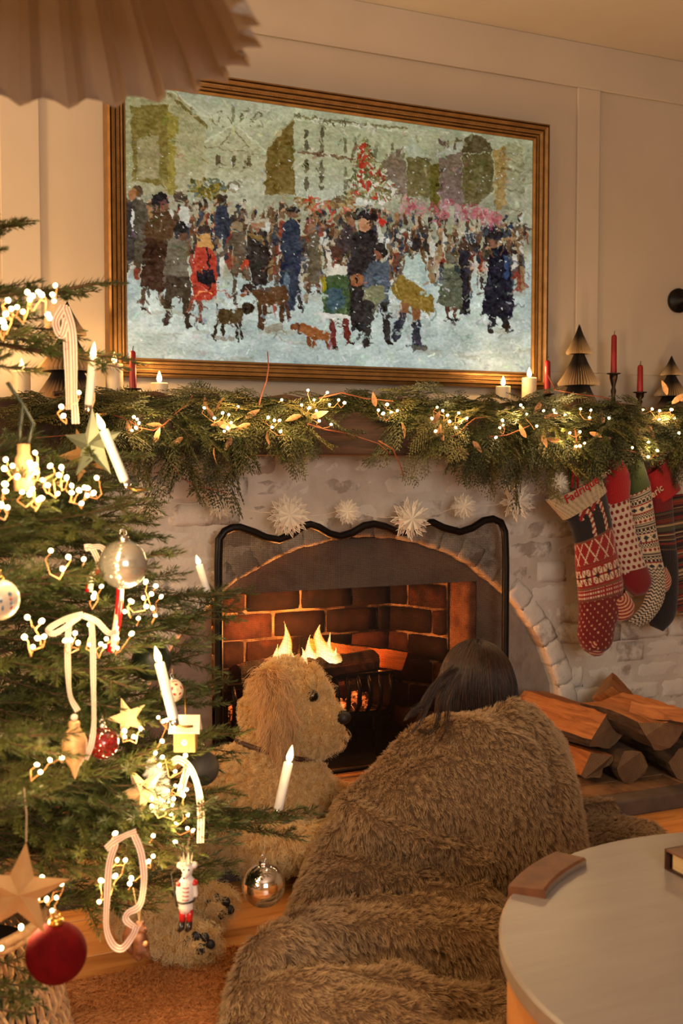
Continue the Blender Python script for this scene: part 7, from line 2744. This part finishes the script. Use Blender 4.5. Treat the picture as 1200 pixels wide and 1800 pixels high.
# ================================================================== pleated pendant shade, top left, out of focus
pd_ = 1.0
pc = PD(38, 56, pd_)
R0 = 0.222
pn = thing('pendant_lamp', 'pleated fabric pendant shade hanging close to the viewer', 'lamp', (pc[0], pc[1], pc[2]))
sh_ = NT('pleated_linen')
n1 = sh_.noise(sh_.coord(False), 220, 3)
c = sh_.mix(n1, srgb(138, 124, 110), srgb(148, 133, 118))
bs = sh_.bsdf(c, 0.9, 0, n1, 0.1, 0.001)
tl = sh_.n('ShaderNodeBsdfTranslucent')
sh_.l(c, tl.inputs[0])
mx = sh_.n('ShaderNodeMixShader')
mx.inputs[0].default_value = 0.2
sh_.l(bs.outputs[0], mx.inputs[1]); sh_.l(tl.outputs[0], mx.inputs[2])
M['linen'] = sh_.done(mx)
npl = 26
vs, fs = [], []
rows = [(1.0, 0.0), (0.985, 0.004), (0.62, 0.15), (0.25, 0.29)]
for (q, z) in rows:
    for j in range(npl*4):
        a = 2*PI*j/(npl*4)
        ph_ = (j % 4)
        zig_ = (0.0, 0.045, 0.07, 0.02)[ph_]
        rr_ = R0*q*(1-zig_*1.3)
        dz = (0.0, -0.004, -0.012, -0.004)[ph_] if z == 0 else 0
        vs.append((pc[0]+rr_*math.cos(a), pc[1]+rr_*math.sin(a), pc[2]+z-dz))
L_ = npl*4
for i in range(len(rows)-1):
    for j in range(L_):
        fs.append((i*L_+j, i*L_+(j+1) % L_, (i+1)*L_+(j+1) % L_, (i+1)*L_+j))
MB().add(vs, fs).build('pleated_shade', M['linen'], pn)
MB().lathe([(0.066, 0.285), (0.066, 0.30), (0.02, 0.305), (0.012, 0.33)], (pc[0], pc[1], pc[2]), 20).build('fitting', M['bronze'], pn, smooth=True)
MB().tube([(pc[0], pc[1], pc[2]+0.3), (pc[0], pc[1], CH)], 0.003, 6).build('flex', M['bronze'], pn)

# ================================================================== basket holding the tree
M['wicker'] = mat('wicker', srgb(196, 160, 118), srgb(150, 114, 78), 40, 0.75, rnd=0.1)
bs_ = thing('wicker_basket', 'woven wicker basket at the foot of the tree', 'basket', (TX, TY, 0))
brad = lambda z: 0.175+0.055*(1-z/0.30)-0.02*max(0, (0.05-z)/0.05)
mb = MB()
ns_ = 56
for fam in (1, -1):
    for k in range(ns_):
        pts = []
        for i in range(13):
            z = 0.01+0.275*i/12
            a = 2*PI*k/ns_+fam*0.55*(i/12)
            q = brad(z)+0.004*fam*math.sin(PI*(i+0.5))
            pts.append((TX+q*math.cos(a), TY+q*math.sin(a), z))
        mb.tube(pts, 0.0042, 4, caps=False)
mb.build('woven_strands', M['wicker'], bs_)['kind'] = 'stuff'
for z, q in ((0.288, 0.009), (0.276, 0.006), (0.012, 0.010)):
    MB().tube([(TX+brad(z)*math.cos(a), TY+brad(z)*math.sin(a), z) for a in np.linspace(0, 2*PI, 49)[:-1]], q, 8, closed=True).build('rim_coil', M['wicker'], bs_, smooth=True)
MB().lathe([(brad(0.01)-0.012, 0.004), (brad(0.2)-0.012, 0.2), (0.02, 0.2)], (TX, TY, 0), 40).build('pot_liner', M['soot'], bs_)

# ================================================================== shaggy rug
rp_ = [(-60, 1900), (60, 1795), (110, 1735), (210, 1715), (300, 1690), (400, 1672), (480, 1655), (600, 1660), (760, 1700), (1000, 1760), (1150, 1900), (900, 2050), (300, 2050)]
RQ = np.array([PZ(x, y, 0.0)[:2] for x, y in rp_])
rg_ = thing('shag_rug', 'orange-brown shaggy rug on the floor under the blanket', 'rug', (RQ[:, 0].mean(), RQ[:, 1].mean(), 0))
M['rugbase'] = mat('rug_backing', srgb(206, 134, 74), srgb(188, 116, 62), 12, 0.95)
M['rugfur'] = fur_mat('rug_pile', srgb(186, 112, 58), srgb(226, 152, 86), srgb(244, 184, 118))
MB().prism([tuple(q) for q in RQ], (0, 0, 0.001), (1, 0, 0), (0, 1, 0), (0, 0, 1), 0.008).build('rug_base', M['rugbase'], rg_)
r = np.random.default_rng(31)
n = 60000
X = r.uniform(RQ[:, 0].min(), RQ[:, 0].max(), n*3); Yv = r.uniform(RQ[:, 1].min(), RQ[:, 1].max(), n*3)
ins = np.zeros(len(X), bool)
j = len(RQ)-1
for i in range(len(RQ)):
    ins ^= ((RQ[i, 1] > Yv) != (RQ[j, 1] > Yv)) & (X < (RQ[j, 0]-RQ[i, 0])*(Yv-RQ[i, 1])/(RQ[j, 1]-RQ[i, 1]+1e-12)+RQ[i, 0])
    j = i
# what lies under the blanket or out of sight needs no pile
pxs = np.stack([X, Yv, np.full(len(X), 0.009)], -1)
dpt = (pxs-CAM) @ FWD
ix = 600+F_PX*((pxs-CAM) @ RGT)/dpt
iy = 900-F_PX*((pxs-CAM) @ UPV)/dpt
k2 = ins & (ix > -120) & (ix < 1250) & (iy < 1900)
bi = np.clip(((X+1.02)/0.009).astype(int), 0, H.shape[1]-1); bj = np.clip(((Yv+1.78)/0.009).astype(int), 0, H.shape[0]-1)
k2 &= ~((H[bj, bi] > 0.03))
pts = pxs[k2][:n]
nr = np.tile(np.array([0, 0, 1.0]), (len(pts), 1))
comb = np.tile(RGT*0.6-FWD*0.5, (len(pts), 1))+np.stack([np.sin(pts[:, 1]*12), np.cos(pts[:, 0]*11), np.zeros(len(pts))], -1)*0.6
strands('pile', grow(pts, nr, 0.020*(0.6+0.7*r.random(len(pts))), comb, 0.26, r, 5, 5000, 0.22, 0.08, 1.0, 0.18, 0.1), 0.0006, M['rugfur'], rg_)['kind'] = 'stuff'
